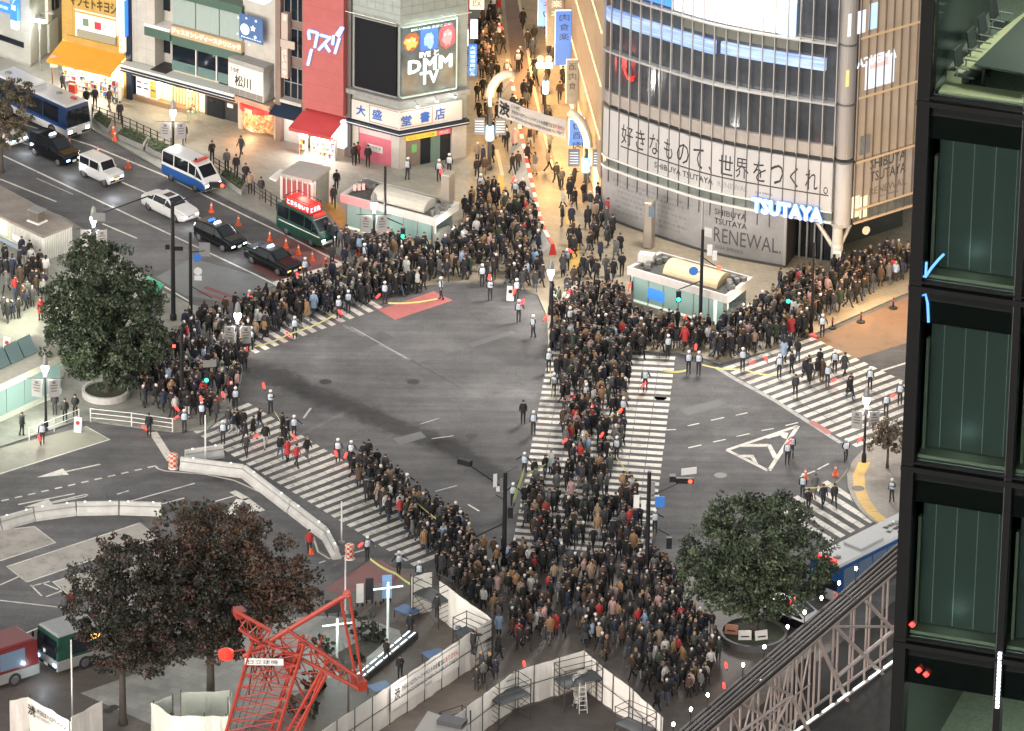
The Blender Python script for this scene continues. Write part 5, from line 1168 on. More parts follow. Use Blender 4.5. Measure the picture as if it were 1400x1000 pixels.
mb=MB(); mb.tube((0,0,4.5),(.9,.3,4.7),.03); mb.build('arm',GREYM,t); mb=MB(); mb.lathe([(.08,.25),(.22,.1),(.26,0)],(.9,.3,4.45),10); mb.lathe([(.08,.25),(.28,.1),(.34,0)],(0,-.1,4.3),10); mb.build('shade',GREYM,t)
mb=MB(); mb.box((.1,-.3,4.05),(.95,.3,.12),0,-.3); mb.build('lit_panel',L_HOT,t); lamp(p+Vector((.1,-.4,3.8)),110,(.95,1,.95),.2,'street_light')
SIGR,SIGG=emat('red signal',(1,.04,.02),1.6),emat('green signal',(.03,1.,.62),1.3)
def pole(px,py,ptop,label,r=.13,cat='pole',name='signal_pole'):
 p=gp(px,py); t=wroot(name,p,label,cat); z=hgt(p,ptop); mb=MB(); mb.lathe([(r*1.5,0),(r*1.5,.3),(r,.5),(r*.8,z-p.z)],p,10); mb.build('pole',DARKM,t); return t,p
def arm(t,p,a,b_,r=.045,dy=0.):
 """bar between two image points taken in the upright plane of the pole; dy leans its far end towards the viewer"""
 f_=Facade(p,p+Vector((1,0,0))); A=f_.uz(*a); B=f_.uz(*b_); A=f_.pt(*A,.0); B=f_.pt(*B,dy); mb=MB(); mb.tube(A,B,r,r*.8); mb.build('arm',DARKM,t); return B
def signal(t,c,m,horiz=True,face=(0,-1)):
 mb=MB(); s=(1.1,.22,.36)if horiz else(.34,.22,.75); mb.box(c,s); o=mb.build('signal_head',DARKM,t); fx=Vector((face[0],face[1],0))
 for k in range(3 if horiz else 2):
  q=c+(Vector((-.34+k*.34,0,0))if horiz else Vector((0,0,.17-k*.34))); mb=MB(); mb.tube(q+fx*.112,q+fx*.16,.13,.13,10); lit=(horiz and k==2 and m is SIGR)or(not horiz and((k==1 and m is SIGG)or(k==0 and m is SIGR))); mb.build('signal_lens',m if lit else DARKM,o)
def plate(t,c,w_,h_,m,rot=0.,name='sign_plate'):
 mb=MB(); mb.box(c,(w_,.04,h_),0,rot); return mb.build(name,m,t)
SIGNW=mat('sign white',(.5,.5,.5),.5); SIGNB=mat('sign blue',(.03,.13,.42),.5); SIGNBACK=mat('sign back',(.2,.2,.2),.5,.4)
t,p=pole(237,437,276,'tall dark signal pole with long side arms by the green awning',.16); B=arm(t,p,(237,280),(297,253),.06); signal(t,B,SIGR); B=arm(t,p,(237,285),(204,268),.05); B=arm(t,p,(204,268),(141,291),.05); plate(t,B+Vector((-.3,-.05,-.3)),.9,.6,SIGNBACK); plate(t,p+Vector((.4,-.1,5.3)),.6,.3,DARKM); plate(t,p+Vector((-.35,-.1,5.4)),.3,.35,DARKM)
t,p=pole(261,437,318,'shorter dark pole with a blue arrow sign and a round sign',.13); arm(t,p,(261,345),(280,343)); plate(t,p+Vector((.95,0,5.2)),.75,1.0,SIGNBACK); mb=MB(); mb.tube(p+Vector((.45,-.05,4.6)),p+Vector((.45,-.02,4.6)),.3,.3,14); mb.build('round_sign',SIGNB,t); mb=MB(); mb.tube(p+Vector((.5,-.05,3.6)),p+Vector((.5,-.02,3.6)),.28,.28,14); mb.build('round_sign',SIGNW,t); plate(t,p+Vector((.5,-.03,3.1)),.5,.35,SIGNW)
arm(t,p,(262,392),(290,408),.03)
t,p=pole(249,560,450,'dark signal pole beside the west crossing with a green walking signal',.15); B=arm(t,p,(250,480),(275,500)); signal(t,B+Vector((.35,-.05,-.8)),SIGG,False); plate(t,B+Vector((.55,.1,.1)),.9,.5,SIGNBACK,.2); arm(t,p,(250,520),(285,505),.03); plate(t,p+Vector((-.5,-.05,4.6)),.2,.2,SIGR)
t,p=pole(526,347,228,'thin dark signal pole in front of the glazed subway entrance',.11); B=arm(t,p,(526,297),(551,308)); signal(t,B+Vector((0,-.05,-.6)),SIGG,False)
t,p=pole(957,450,314,'dark signal pole by the warm lit subway entrance with green signal and round blue sign',.13); B=arm(t,p,(957,385),(928,396)); signal(t,B+Vector((0,-.05,-.5)),SIGG,False); mb=MB(); mb.tube(p+Vector((-.55,-.05,4.3)),p+Vector((-.55,-.01,4.3)),.32,.32,16); mb.build('round_sign',SIGNB,t); arm(t,p,(957,372),(946,373),.03); plate(t,p+Vector((.5,.1,5.8)),.35,.8,SIGNW); plate(t,p+Vector((.85,.1,5.4)),.3,.7,SIGNW); arm(t,p,(957,350),(978,364),.04); plate(t,p+Vector((1.15,-.05,4.55)),.3,.3,SIGR,name='red_lamp_or_reflection')
t,p=pole(1109,455,332,'thin dark pole with a green walking signal at the orange lit pavement',.10); B=arm(t,p,(1109,392),(1078,400)); signal(t,B+Vector((0,-.05,-.4)),SIGG,False); mb=MB(); mb.tube(p+Vector((2.7,-.5,3.1)),p+Vector((2.7,-.46,3.1)),.3,.3,14);
t,p=pole(689,772,646,'dark signal pole at the left foot of the middle crossing',.15); B=arm(t,p,(689,716),(652,733),.05); signal(t,B+Vector((-.1,-.05,-.5)),DARKM,False); B=arm(t,p,(689,668),(640,632),.05,.3); mb=MB(); mb.box(B+Vector((-.2,0,.15)),(.9,.35,.35),0,-.5); mb.build('signal_head',DARKM,t); plate(t,B+Vector((1.7,0,-1.1)),.25,.9,SIGNW,.4); plate(t,B+Vector((2.1,0,-1.4)),.2,.9,SIGNBACK,.4)
arm(t,p,(689,683),(678,677),.03); plate(t,p+Vector((-.35,-.05,5.3)),.4,.35,SIGNW); B=arm(t,p,(689,648),(708,638),.02); signal(t,p+Vector((.35,-.1,3.7)),DARKM,False)
t,p=pole(884,792,645,'dark signal pole at the right foot of the middle crossing',.15); B=arm(t,p,(884,716),(915,732),.045); signal(t,B+Vector((.0,-.05,-.5)),DARKM,False); B=arm(t,p,(884,714),(838,710),.04); signal(t,B+Vector((0,-.05,-.45)),DARKM,False); B=arm(t,p,(886,680),(926,660),.04,.2); signal(t,B+Vector((.45,0,.25)),SIGR); plate(t,B+Vector((.7,.1,.85)),1.0,.45,SIGNW,.3); mb=MB(); mb.box(B+Vector((-.3,0,.4)),(.4,.4,.4)); mb.build('camera_box',DARKM,t)
plate(t,p+Vector((.7,-.03,5.4)),.6,.75,SIGNB); plate(t,p+Vector((-.75,-.03,5.4)),.35,.9,SIGNW); plate(t,p+Vector((-.3,-.03,5.2)),.3,.6,SIGNW); plate(t,p+Vector((.25,-.03,6.2)),.25,1.2,SIGNBACK)
for px,py,top,lbl in((281,632,568,'thin white pole standing behind the white barrier start'),(467,742,686,'thin white pole on the west crossing near the barrier end'),(472,838,760,'thin grey pole beside the red corner surface'),(99,985,875,'thin grey pole in front of the green and white bus'),(900,690,677,'short white bollard near the bushy tree'),(97,640,640,'')):
 if not lbl:continue
 p=gp(px,py); z=hgt(p,top); t=empty('thin_pole',p,0,lbl,'pole'); mb=MB(); mb.lathe([(.06,0),(.045,z-p.z)],(0,0,0),8); mb.build('pole',WHITE,t); mb=MB(); mb.lathe([(.25,0),(.22,.08),(.07,.14)],(0,0,0),10); mb.build('base',CONC,t)
t,p=pole(754,475,385,'slim dark post in the crowd below the globe lamp',.1)
for px,py,top,lbl in((461,900,848,'garden light post with a crossbar of white leds, nearer the crane'),(530,884,798,'garden light post with a tilted crossbar of white leds by the hoarding')):
 p=gp(px,py); z=hgt(p,top); t=empty('garden_light',p,0,lbl,'light post','garden light posts'); mb=MB(); mb.lathe([(.09,0),(.07,z)],(0,0,0),8); mb.build('pole',mat('green white pole',(.4,.45,.42),.5,emit=.03),t)
 mb=MB(); mb.tube((-.9,0,z-.55),(.9,.35,z-.45),.05); mb.build('lit_crossbar',emat('cool led bar',(.75,1,.95),.35),t); lamp(p+Vector((0,-.5,z-.6)),35,(.8,1,.95),.3,'garden_light_glow')
 # ================================================================== SUBWAY ENTRANCES, STATION, BOOTH
def wq(pts,z):return[g(*p,z)for p in pts]
ROOFD=mat('dark roof gravel',(.06,.06,.055),.9,var=.4,scale=4); FASC=mat('pale fascia',(.42,.40,.38),.6,var=.08); VAULT=mat('ribbed vault',(.36,.34,.29),.5,var=.1)
ENTGL=mat('lit entrance glass',(.14,.2,.18),.12,emit=.05,ecol=(.55,.85,.75))
def entrance(roof_px,z,label,warm,sign,pylon=None,pink=False):
 P=wq(roof_px,z)
 cen=sum(P,Vector())/4; t=wroot('subway_entrance',Vector((cen.x,cen.y,.12)),label,'subway entrance')
 def ins(p,k):return p+(cen-p).normalized()*k
 mb=MB(); mb.prism([(p.x,p.y)for p in P],z-.5,z-.12); mb.build('roof',ROOFD,t)
 mb=MB(); I=[p.lerp(cen,.07)for p in P]
 for k in range(4):
  a,b_,c,d=P[k],P[(k+1)%4],I[(k+1)%4],I[k]; mb.hexa([Vector((q.x,q.y,z-.52))+(Vector((q.x,q.y,0))-Vector((cen.x,cen.y,0))).normalized()*.03*(q in(a,b_))for q in(a,b_,c,d)]+[Vector((q.x,q.y,z+.05))+(Vector((q.x,q.y,0))-Vector((cen.x,cen.y,0))).normalized()*.03*(q in(a,b_))for q in(a,b_,c,d)])
 mb.build('fascia',FASC,t)
 L0,R0=(P[0]+P[1])/2,(P[2]+P[3])/2; ax=(R0-L0); A=L0+ax*.27; B=L0+ax*.83; side=(P[3]-P[2]); side.normalize(); wv=(P[1]-P[0]).length*.30
 mb=MB(); n_=8; ring=lambda q:[q+side*wv*math.cos(math.pi*k/n_)+Vector((0,0,-.1+wv*.7*math.sin(math.pi*k/n_)))for k in range(n_+1)]
 r0,r1=ring(A),ring(B); mb.add(r0+r1,[(k,k+1,n_+2+k,n_+1+k)for k in range(n_)]+[tuple(range(n_,-1,-1)),tuple(range(n_+1,2*n_+2))]); mb.build('vault',VAULT if not warm else mat('warm vault',(.45,.36,.22),.5,var=.1),t)
 for k in range(7):
  mb=MB(); q=B.lerp(R0,.25+.6*rnd.random())+side*rnd.uniform(-1,1)*wv; mb.box(q+Vector((0,0,.12)),(.35,.35,.4),0,rnd.random()); mb.build('roof_equipment',mat('roof equipment',(.16,.16,.15),.6,.3,var=.4,scale=3),t); mb=MB(); q=A.lerp(L0,.3+.6*rnd.random())+side*rnd.uniform(-1,1)*wv; mb.box(q+Vector((0,0,.1)),(.4,.3,.35),0,rnd.random()); mb.build('roof_equipment',mat('roof equipment',(.16,.16,.15),.6,.3,var=.4,scale=3),t)
 lf=Facade(Vector((P[0].lerp(cen,.1).x,P[0].lerp(cen,.1).y,0)),Vector((P[3].lerp(cen,.1).x,P[3].lerp(cen,.1).y,0))); n_=6
 for k in range(n_):lf.upart('glass_panel',lf.L*k/n_+.03,lf.L*(k+1)/n_-.03,.3,z-.53,-.06,0,ENTGL,t)
 mb=MB()
 for k in range(n_+1):lf.box(mb,lf.L*k/n_-.03,lf.L*k/n_+.03,.12,z-.53,-.1,.04)
 lf.box(mb,.03,lf.L-.03,.12,.29,-.09,.02,1); mb.build('glass_frame',[GREYM,emat('pale lit sill',(.85,.95,.8),.14)],t)
 mb=MB(); lf.box(mb,lf.L*.12,lf.L*.42,.8,1.2,.05,.1);
 rf_=Facade(Vector((P[3].lerp(cen,.1).x,P[3].lerp(cen,.1).y,0)),Vector((P[2].lerp(cen,.1).x,P[2].lerp(cen,.1).y,0)))
 rf_.upart('lit_stair_wall',.05,rf_.L*.4,.13,z-.55,-.8,-.3,emat('lit stair wall',(.9,.95,.8),.15),t); rf_.upart('end_post',.0,.3,.12,z-.53,.0,.1,GREYM,t)
 for k in range(5):rf_.upart('step',.3,rf_.L-.2,.13,.95-k*.16,-.3-k*.3,-.02-k*.3,CONC,t)
 if sign:rf_.upart('lit_sign',rf_.L*.5,rf_.L*.95,z-.5,z-.12,.08,.14,L_BLUE,t); rf_.utext(sign,rf_.L*.55,rf_.L*.9,z-.42,z-.2,.145,L_ICE,t)
 back=Facade(Vector((P[1].lerp(cen,.1).x,P[1].lerp(cen,.1).y,0)),Vector((P[2].lerp(cen,.1).x,P[2].lerp(cen,.1).y,0))); mb=MB(); back.box(mb,0,back.L,.12,z-.53,.0,.1); mb.build('back_wall',mat('dim back wall',(.12,.13,.12),.6),t)
 lamp(Vector((cen.x,cen.y,z-.9)),40,(.85,1,.9)if not pink else(1,.9,.9),.4,'entrance_light'); c2=P[3].lerp(P[2],.35); lamp(Vector((c2.x+.6,c2.y-.5,z-.8)),25,(.95,1,.85),.2,'entrance_light')
 return t,P,cen
t,P,cen=entrance([(466,266),(499,244),(627,278),(595,300)],2.65,'glazed subway entrance with a ribbed vault and a tall grey pylon on its roof',False,'')
f_=Facade(Vector((P[0].x,P[0].y,0)),Vector((P[3].x,P[3].y,0))); f_.upart('pink_panel',.0,f_.L*.38,2.12,2.68,.04,.09,mat('pink lit fascia',(.5,.2,.2),.5,emit=.05,ecol=(1,.2,.2)),t)
q=g(612,276,2.65); mb=MB(); mb.box((q.x,q.y,3.7),(.65,1.0,2.3),0,-.4); bevel(mb.build('pylon',mat('brushed pylon',(.33,.29,.25),.35,.5),t),.05)
mb=MB()
for k in range(3):a=g(485+k*6,261-k*.6,2.7); mb.box((a.x,a.y,2.95),(.22,.2,.45))
mb.build('roof_lamp_box',mat('pinkish box',(.5,.36,.34),.5),t)
t,P,cen=entrance([(858,366),(902,345),(1029,380),(995,406)],2.6,'warm lit subway entrance with a curved vault before the curved glass building',True,'渋谷駅')
f_=Facade(Vector((P[0].x,P[0].y,0)),Vector((P[3].x,P[3].y,0)))
f_.upart('lit_poster',f_.L*.2,f_.L*.36,.7,1.5,-.15,-.1,L_BLUE,t)
q=g(890,362,2.4); mb=MB(); mb.box((q.x-.3,q.y,2.95),(1.1,.7,.55),0,-.3); mb.build('roof_unit',mat('roof unit white',(.4,.39,.36),.5),t)
q=g(887,338,.12); pyl=wroot('tall_pylon',q,'tall pale pylon with a rounded top behind the warm lit subway entrance','pylon'); mb=MB(); mb.box((q.x,q.y,1.9),(.65,.8,3.56),0,-.35); bevel(mb.build('body',mat('brushed pylon',(.33,.29,.25),.35,.5),pyl),.12,3); mb=MB(); mb.box((q.x+.12,q.y-.45,3.0),(.4,.05,.8),0,-.35); mb.build('screen',mat('blue grey screen',(.1,.14,.18),.2),pyl)
R4=[(-40,500),(48,457),(80,470),(84,486),(-40,545)]; P=wq(R4,2.9); c=sum(P,Vector())/5
t=wroot('station_stair_entrance',Vector((c.x,c.y,.12)),'curved station stair entrance with a skylight roof at the left edge','station entrance')
mb=MB(); mb.prism([(p.x,p.y)for p in P],2.4,2.88); mb.build('roof',mat('cream roof',(.42,.40,.33),.6,var=.15),t)
for k in range(5):
 a,b_=lerp((-40,522),(52,480),k/5),lerp((-40,522),(52,480),(k+.93)/5); q=wq([a,b_,(b_[0]-10,b_[1]-14),(a[0]-10,a[1]-14)],3.0); mb=MB(); mb.hexa([Vector((v.x,v.y,2.9))for v in q]+[q[0]+Vector((0,0,.02)),q[1]+Vector((0,0,.02)),q[2]+Vector((0,0,.5)),q[3]+Vector((0,0,.5))]); mb.build('skylight',GLASSG,t)
f_=Facade(g(-40,598),g(84,540)); mb=MB()
for k in range(5):f_.upart('glass_panel',f_.L*k/5+.03,f_.L*(k+1)/5-.03,.5,2.38,-.1,-.04,ENTGL,t)
f_.upart('base_wall',0,f_.L,.12,.49,-.15,.05,mat('pale lit sill wall',(.4,.42,.36),.6),t)
for k in range(6):a,b_=(62+k*3.6,545-k*9),(88+k*2,533-k*7.5); q=wq([(a[0]-22,a[1]-6),(b_[0]-10,b_[1]-14),(b_[0]-8,b_[1]-8),(a[0]-20,a[1]+0)],.13+.0);
mb=MB()
for k in range(7):q=wq([(30+k*5,556-k*8),(70+k*3,540-k*8),(72+k*3,544-k*8),(32+k*5,560-k*8)],.2+k*.1); mb.prism([(v.x,v.y)for v in q],.13,.2+k*.1)
mb.build('stair',mat('pale stair',(.5,.5,.42),.6),t); lamp(g(60,545,2.0),70,(.9,1,.85),.3,'entrance_light'); lamp(g(15,560,2.0),50,(.9,1,.85),.3,'entrance_light')
z=2.05; P=wq([(-50,271),(59,323),(100,307),(-10,248)],z); t=wroot('station_pavilion',P[1].copy(),'low flat roofed pavilion with white slatted ends at the left edge','pavilion')
mb=MB(); mb.prism([(p.x,p.y)for p in P],z-.16,z); rf=mb.build('roof',mat('brown grey roof',(.21,.18,.155),.8,var=.25,scale=.8),t)
mb=MB(); I=[p.lerp((P[0]+P[2])/2,.03)for p in P]; mb.prism([(p.x,p.y)for p in I],.12,z-.161); mb.build('wall',mat('pale green wall',(.34,.36,.25),.6,emit=.015,ecol=(1,1,.7)),t)
fa=Facade(Vector((P[0].x,P[0].y,0)),Vector((P[1].x,P[1].y,0))); fb=Facade(Vector((P[1].x,P[1].y,0)),Vector((P[2].x,P[2].y,0)))
mb=MB(); n_=0; u=fa.L*.58
while u<fa.L-.05:fa.box(mb,u,u+.06,.5,z-.17,-.02,.05); u+=.15
u=.06
while u<fb.L-.05:fb.box(mb,u,u+.07,.13,z-.17,-.02,.05); u+=.17
mb.build('slat_screen',WHITE,t)
fa.upart('lit_window',fa.L*.38,fa.L*.55,.75,z-.25,-.02,.03,emat('pale yellow window',(1,1,.72),.15),t); fa.upart('lit_window',fa.L*.1,fa.L*.36,.75,z-.25,-.02,.03,emat('pale yellow window',(1,1,.72),.15),t)
fa.upart('notice_board',fa.L*.62,fa.L*.95,.75,1.2,.06,.09,WHITE,t); fa.utext('駐輪禁止 ここに置かないで',fa.L*.72,fa.L*.94,.85,1.1,.095,INK,t); fa.upart('plinth_panel',fa.L*.3,fa.L*.8,.13,.45,.0,.06,mat('blue grey panel',(.2,.25,.3),.5),t)
q=g(51,303,z); mb=MB(); mb.box((q.x,q.y,z+.45),(.85,.7,.8),0,-.7); o=mb.build('chimney',mat('brown metal box',(.10,.08,.065),.6,var=.2),rf); mb=MB(); mb.box((q.x,q.y,z+.9),(1.05,.9,.08),0,-.7); mb.build('chimney_cap',GREYM,rf); mb=MB(); mb.box((q.x,q.y,z+.06),(1.1,.95,.1),0,-.7); mb.build('chimney_base',WHITE,rf)
lamp(g(20,400,2.6),160,(1,1,.75),.5,'pavilion_light'); lamp(g(50,385,2.4),90,(1,1,.75),.5,'pavilion_light')
z=2.85; P=wq([(383,237),(410,219),(452,228.5),(427,247)],z); t=wroot('glass_booth',P[3].copy(),'grey roofed booth with reddish glazed front behind the green police van','booth')
mb=MB(); mb.prism([(p.x,p.y)for p in P],z-.2,z); mb.build('roof',mat('booth roof',(.30,.29,.26),.6,var=.1),t); c=sum(P,Vector())/4
for p in P:q=p.lerp(c,.05); mb=MB(); mb.box((q.x,q.y,(z-.2+.12)/2),(.14,.14,z-.33),0,.5); mb.build('corner_post',WHITE,t)
fa=Facade(Vector((P[0].x,P[0].y,0)),Vector((P[3].x,P[3].y,0))); fb=Facade(Vector((P[3].x,P[3].y,0)),Vector((P[2].x,P[2].y,0)))
fb.upart('side_panel',fb.L*.3,fb.L-.1,.13,z-.25,-.15,-.1,mat('grey green panel',(.18,.2,.18),.5,var=.2),t)
mb=MB(); [fa.box(mb,fa.L*k/6-.03,fa.L*k/6+.03,.13,z-.25,-.2,-.1)for k in range(1,6)]; mb.build('mullion',WHITE,t); fa.upart('glass_front',.1,fa.L-.1,.9,z-.5,-.3,-.22,mat('reddish booth glass',(.22,.07,.07),.2,emit=.02,ecol=(1,.3,.3)),t)
mb=MB(); mb.prism([(v.x,v.y)for v in wq([(368,243),(383,231),(392,234),(377,247)],2.4)],2.3,2.4); mb.build('side_canopy',WHITE,t)
# ================================================================== FENCES, BARRIERS, PLANTERS, CONES
def rail_fence(pts,h,m,label,bars=3,step=1.5,name='guard_fence',posts=.04):
 P=[gp(*p)for p in pts]; t=wroot(name,P[0],label,'fence'); mb=MB()
 for a,b_ in zip(P,P[1:]):
  for k in range(bars):mb.tube(a+Vector((0,0,h*(k+1)/bars)),b_+Vector((0,0,h*(k+1)/bars)),.025)
 mb.build('rail',m,t)
 for a,b_ in zip(P,P[1:]):
  n_=max(1,round((b_-a).length/step))
  for k in range(n_+1):
   if k==n_ and b_ is not P[-1]:continue
   q=a.lerp(b_,k/n_); mb=MB(); mb.tube(q,q+Vector((0,0,h+.05)),posts); mb.build('post',m,t)
 return t
rail_fence([(126,160),(178,180),(234,206)],.95,DARKM,'black railing along the planters in front of the clinic building',3,.75)
rail_fence([(292,232),(340,262),(386,292)],.95,DARKM,'black railing between the shop pavement and the police van lane',3,.75)
rail_fence([(124,577),(180,583),(236,591)],.95,WHITE,'white tubular guard rail at the west corner by the big tree',3,2.2)
rail_fence([(40,603),(108,577)],.9,WHITE,'white guard rail left of the west corner by the bus bay',2,1.8)
def planter(pts,label,flat=False):
 P=[gp(*p)for p in pts]; c=sum(P,Vector())/len(P); t=wroot('planter',c,label,'planter','kerbside planters'); mb=MB(); mb.prism([(p.x,p.y)for p in P],.12,.5); mb.build('stone_kerb',CONC,t)
 mb=MB(); I=[p.lerp(c,.1)for p in P]; mb.prism([(p.x,p.y)for p in I],.501,.54); mb.build('soil',mat('planter soil',(.04,.045,.025),.9,var=.4,scale=6),t)
 mb=MB()
 for k in range(260):
  a,b_=rnd.random(),rnd.random(); q=(I[0].lerp(I[1],a)).lerp(I[-1].lerp(I[2],a),b_); s=rnd.uniform(.04,.09); ax=Vector((rnd.uniform(-1,1),rnd.uniform(-1,1),rnd.uniform(-.3,.3))).normalized()*s; bx=Vector((rnd.uniform(-1,1),rnd.uniform(-1,1),1)).normalized()*s; q=Vector((q.x,q.y,.55+rnd.uniform(0,.15))); mb.add([q-ax,q+ax,q+bx+ax,q+bx-ax],[(0,1,2,3)])
 tag(mb.build('ground_cover',mat('planter leaves',(.05,.075,.03),.7,var=.3),t),kind='stuff')
planter([(126,168),(134,160),(154,172),(148,184)],'small rounded planter at the bus end of the railing')
planter([(158,189),(170,180),(203,194),(196,206)],'long planter with low greenery beside the lamp and railing'); planter([(199,207),(206,195),(234,208),(228,221)],'planter with low greenery nearest the white police van'); planter([(300,246),(307,238),(336,258),(330,268)],'narrow planter behind the white police van by the railing')
CONE=mat('orange cone plastic',(.62,.10,.03),.5,emit=.01); CONEW=mat('cone white band',(.6,.6,.58),.5)
cone0=None
CONES=[(95,201,'orange cone beside the black tall taxi front wheel'),(134,214,'orange cone between the lanes above the white jeep'),(175,230,'orange cone in the lane above the jeep left of the police van'),(157,192,'orange cone at the tip of the long planter'),(155,184,'orange cone against the small rounded planter'),(289,290,'orange cone below the white police van front'),(326,308,'orange cone above the black hatchback front'),(369,329,'orange cone at the upper corner of the red bus lane'),(391,339,'orange cone on the red lane beside the green van rear'),(408,348,'orange cone on the red lane below the green van'),(427,357,'orange cone beside the stop line under the green van'),(445,363,'orange cone at the end of the stop line row'),
(478,341,'orange cone on the pavement beside the grey bollards'),(491,348,'orange cone close to the lamp in front of the glazed entrance'),(1203,352,'glowing orange cone at the far edge of the orange lit pavement'),(1101,655,'orange cone at the rope of the south crossing, further left'),(1142,650,'orange cone at the rope of the south crossing near the corner'),(892,776,'orange cone at the right foot of the middle crossing'),(908,772,'orange cone left of the bushy tree near the crossing foot'),(425,757,'orange cone on the inner road by the barrier curve')]
for px,py,lbl in CONES:
 if cone0 is None:
  cone0=empty('traffic_cone',gp(px,py),0,lbl,'traffic cone','orange traffic cones'); mb=MB(); mb.box((0,0,.03),(.4,.4,.06)); mb.build('base',CONE,cone0); mb=MB(); mb.lathe([(.15,.06),(.03,.75),(.01,.77)],(0,0,0),10); mb.build('cone',CONE,cone0)
  mb=MB(); mb.lathe([(.113,.27),(.087,.42)],(0,0,0),10); mb.lathe([(.075,.5),(.055,.62)],(0,0,0),10); mb.build('white_band',CONEW,cone0)
 else:c=copy_tree(cone0); c.location=gp(px,py); c['label']=lbl
for k,(px,py)in enumerate(((1138,449),(1177,441),(1221,422),(1100,460))):
 t=empty('rubber_post',gp(px,py),0,('black weighted rubber post on the brown lane kerb, second from the crossing','black weighted rubber post on the brown lane kerb, third from the crossing','black weighted rubber post on the brown lane kerb beside the dark tower','black weighted rubber post at the crossing end of the brown lane')[k],'post','rubber posts along the kerb'); mb=MB(); mb.lathe([(.3,0),(.28,.1),(.06,.14),(.05,.8)],(0,0,0),10); mb.build('post',BLACK,t); mb=MB(); mb.lathe([(.07,.55),(.07,.7)],(0,0,0),8); mb.build('band',mat('red band',(.5,.05,.03),.5),t)
KR=mat('white barrier concrete',(.44,.43,.41),.7,var=.2,scale=1.2,bump=.1)
def krail(pts,labels):
 P=[gp(*p)for p in pts]
 for i,(a,b_)in enumerate(zip(P,P[1:])):
  d=(b_-a).normalized(); n_=Vector((-d.y,d.x,0)); a,b_=a+d*.05,b_-d*.05; t=wroot('road_barrier',(a+b_)/2,labels[i],'barrier','white road barriers'); mb=MB()
  prof=[(-.3,0),(-.3,.22),(-.14,.45),(-.10,.85),(.10,.85),(.14,.45),(.3,.22),(.3,0)]
  vs=[p+n_*x+Vector((0,0,z))for p in(a,b_)for x,z in prof]; n=8; mb.add(vs,[(k,(k+1)%n,n+(k+1)%n,n+k)for k in range(n)]+[tuple(range(n-1,-1,-1)),tuple(range(n,2*n))]); bevel(mb.build('block',KR,t),.02)
  mb=MB()
  for s in(-.13,.13):mb.tube(a+n_*s*1.02+Vector((0,0,.6)),b_+n_*s*1.02+Vector((0,0,.6)),.03)
  mb.build('side_groove',mat('barrier grey',(.22,.22,.21),.7),t)
  mb=MB(); [mb.box(a.lerp(b_,q)+Vector((0,0,.87)),(.12,.12,.05))for q in(.2,.8)]; mb.build('reflector',emat('small reflector',(1,1,1),.3),t)
krail([(246,641),(334,652),(398,701),(446,738),(461,766)],['white barrier at the checkered drum start of the curve','white barrier second along the curve beside the west crossing','white barrier third along the curve beside the west crossing','short white barrier ending the curve at the west crossing'])
krail([(252,632),(306,624)],['short white barrier behind the thin white pole'])
krail([(-70,748),(0,724),(46,711),(104,703),(163,702),(222,704)],['white barrier of the inner row cut by the left edge','white barrier of the inner row at the left edge','white barrier of the inner row second from the left edge','white barrier of the inner row in its middle','white barrier of the inner row ending at the reddish tree'])
CHK=None
def chk(nt,n,L_,b_):
 tc=n.new('ShaderNodeTexCoord'); c=n.new('ShaderNodeTexChecker'); c.inputs['Scale'].default_value=5.5; c.inputs['Color1'].default_value=(.5,.05,.04,1); c.inputs['Color2'].default_value=(.55,.52,.4,1); L_.new(tc.outputs['Object'],c.inputs['Vector']); L_.new(c.outputs['Color'],b_.inputs['Base Color'])
CHK=node_mat('checkered drum',chk)
for px,py,lbl in((237,640,'red and cream checkered drum at the point of the white barriers'),(478,764,'yellow checkered drum at the crossing end of the white barriers')):
 t=empty('warning_drum',gp(px,py),0,lbl,'drum'); mb=MB(); mb.lathe([(.28,0),(.30,.1),(.30,.95),(.24,1.0),(.05,1.02)],(0,0,0),14); mb.build('drum',CHK,t); mb=MB(); mb.lathe([(.34,0),(.32,.08)],(0,0,0),14); mb.build('base',WHITE,t)
for px,py,lbl in((698,410,'white upright stand sign with a round mark on the road'),(107,590,'slim cream banner sign at the left guard rail'),(10,480,'round no entry stand sign beyond the stair entrance')):
 t=empty('stand_sign',gp(px,py),-.2,lbl,'sign'); mb=MB(); mb.hexa([(-.25,-.2,0),(.25,-.2,0),(.25,-.17,0),(-.25,-.17,0),(-.25,-.02,1.0),(.25,-.02,1.0),(.25,.01,1.0),(-.25,.01,1.0)]); mb.build('panel',WHITE,t); mb=MB(); mb.hexa([(-.25,.2,0),(.25,.2,0),(.25,.17,0),(-.25,.17,0),(-.25,.05,1.0),(.25,.05,1.0),(.25,.02,1.0),(-.25,.02,1.0)]); mb.build('rear_panel',WHITE,t)
 mb=MB(); mb.tube((0,-.10,.66),(0,-.14,.66),.14,.14,14); mb.build('round_mark',mat('red mark',(.4,.03,.03),.5)if px<600 else INK,t)
p=gp(72,126); t=empty('road_sign',p,0,'thin brown post with a round pinkish road sign by the police bus','road sign'); mb=MB(); mb.lathe([(.05,0),(.04,2.7)],(0,0,0),8); mb.build('pole',mat('rusty pole',(.16,.06,.04),.6),t); mb=MB(); mb.tube((0.1,-.06,2.65),(.1,-.03,2.65),.3,.3,16); mb.build('round_sign',mat('pinkish sign',(.5,.3,.3),.5),t); mb=MB(); mb.box((.12,-.05,2.15),(.55,.03,.35)); mb.build('sign_plate',SIGNW,t)
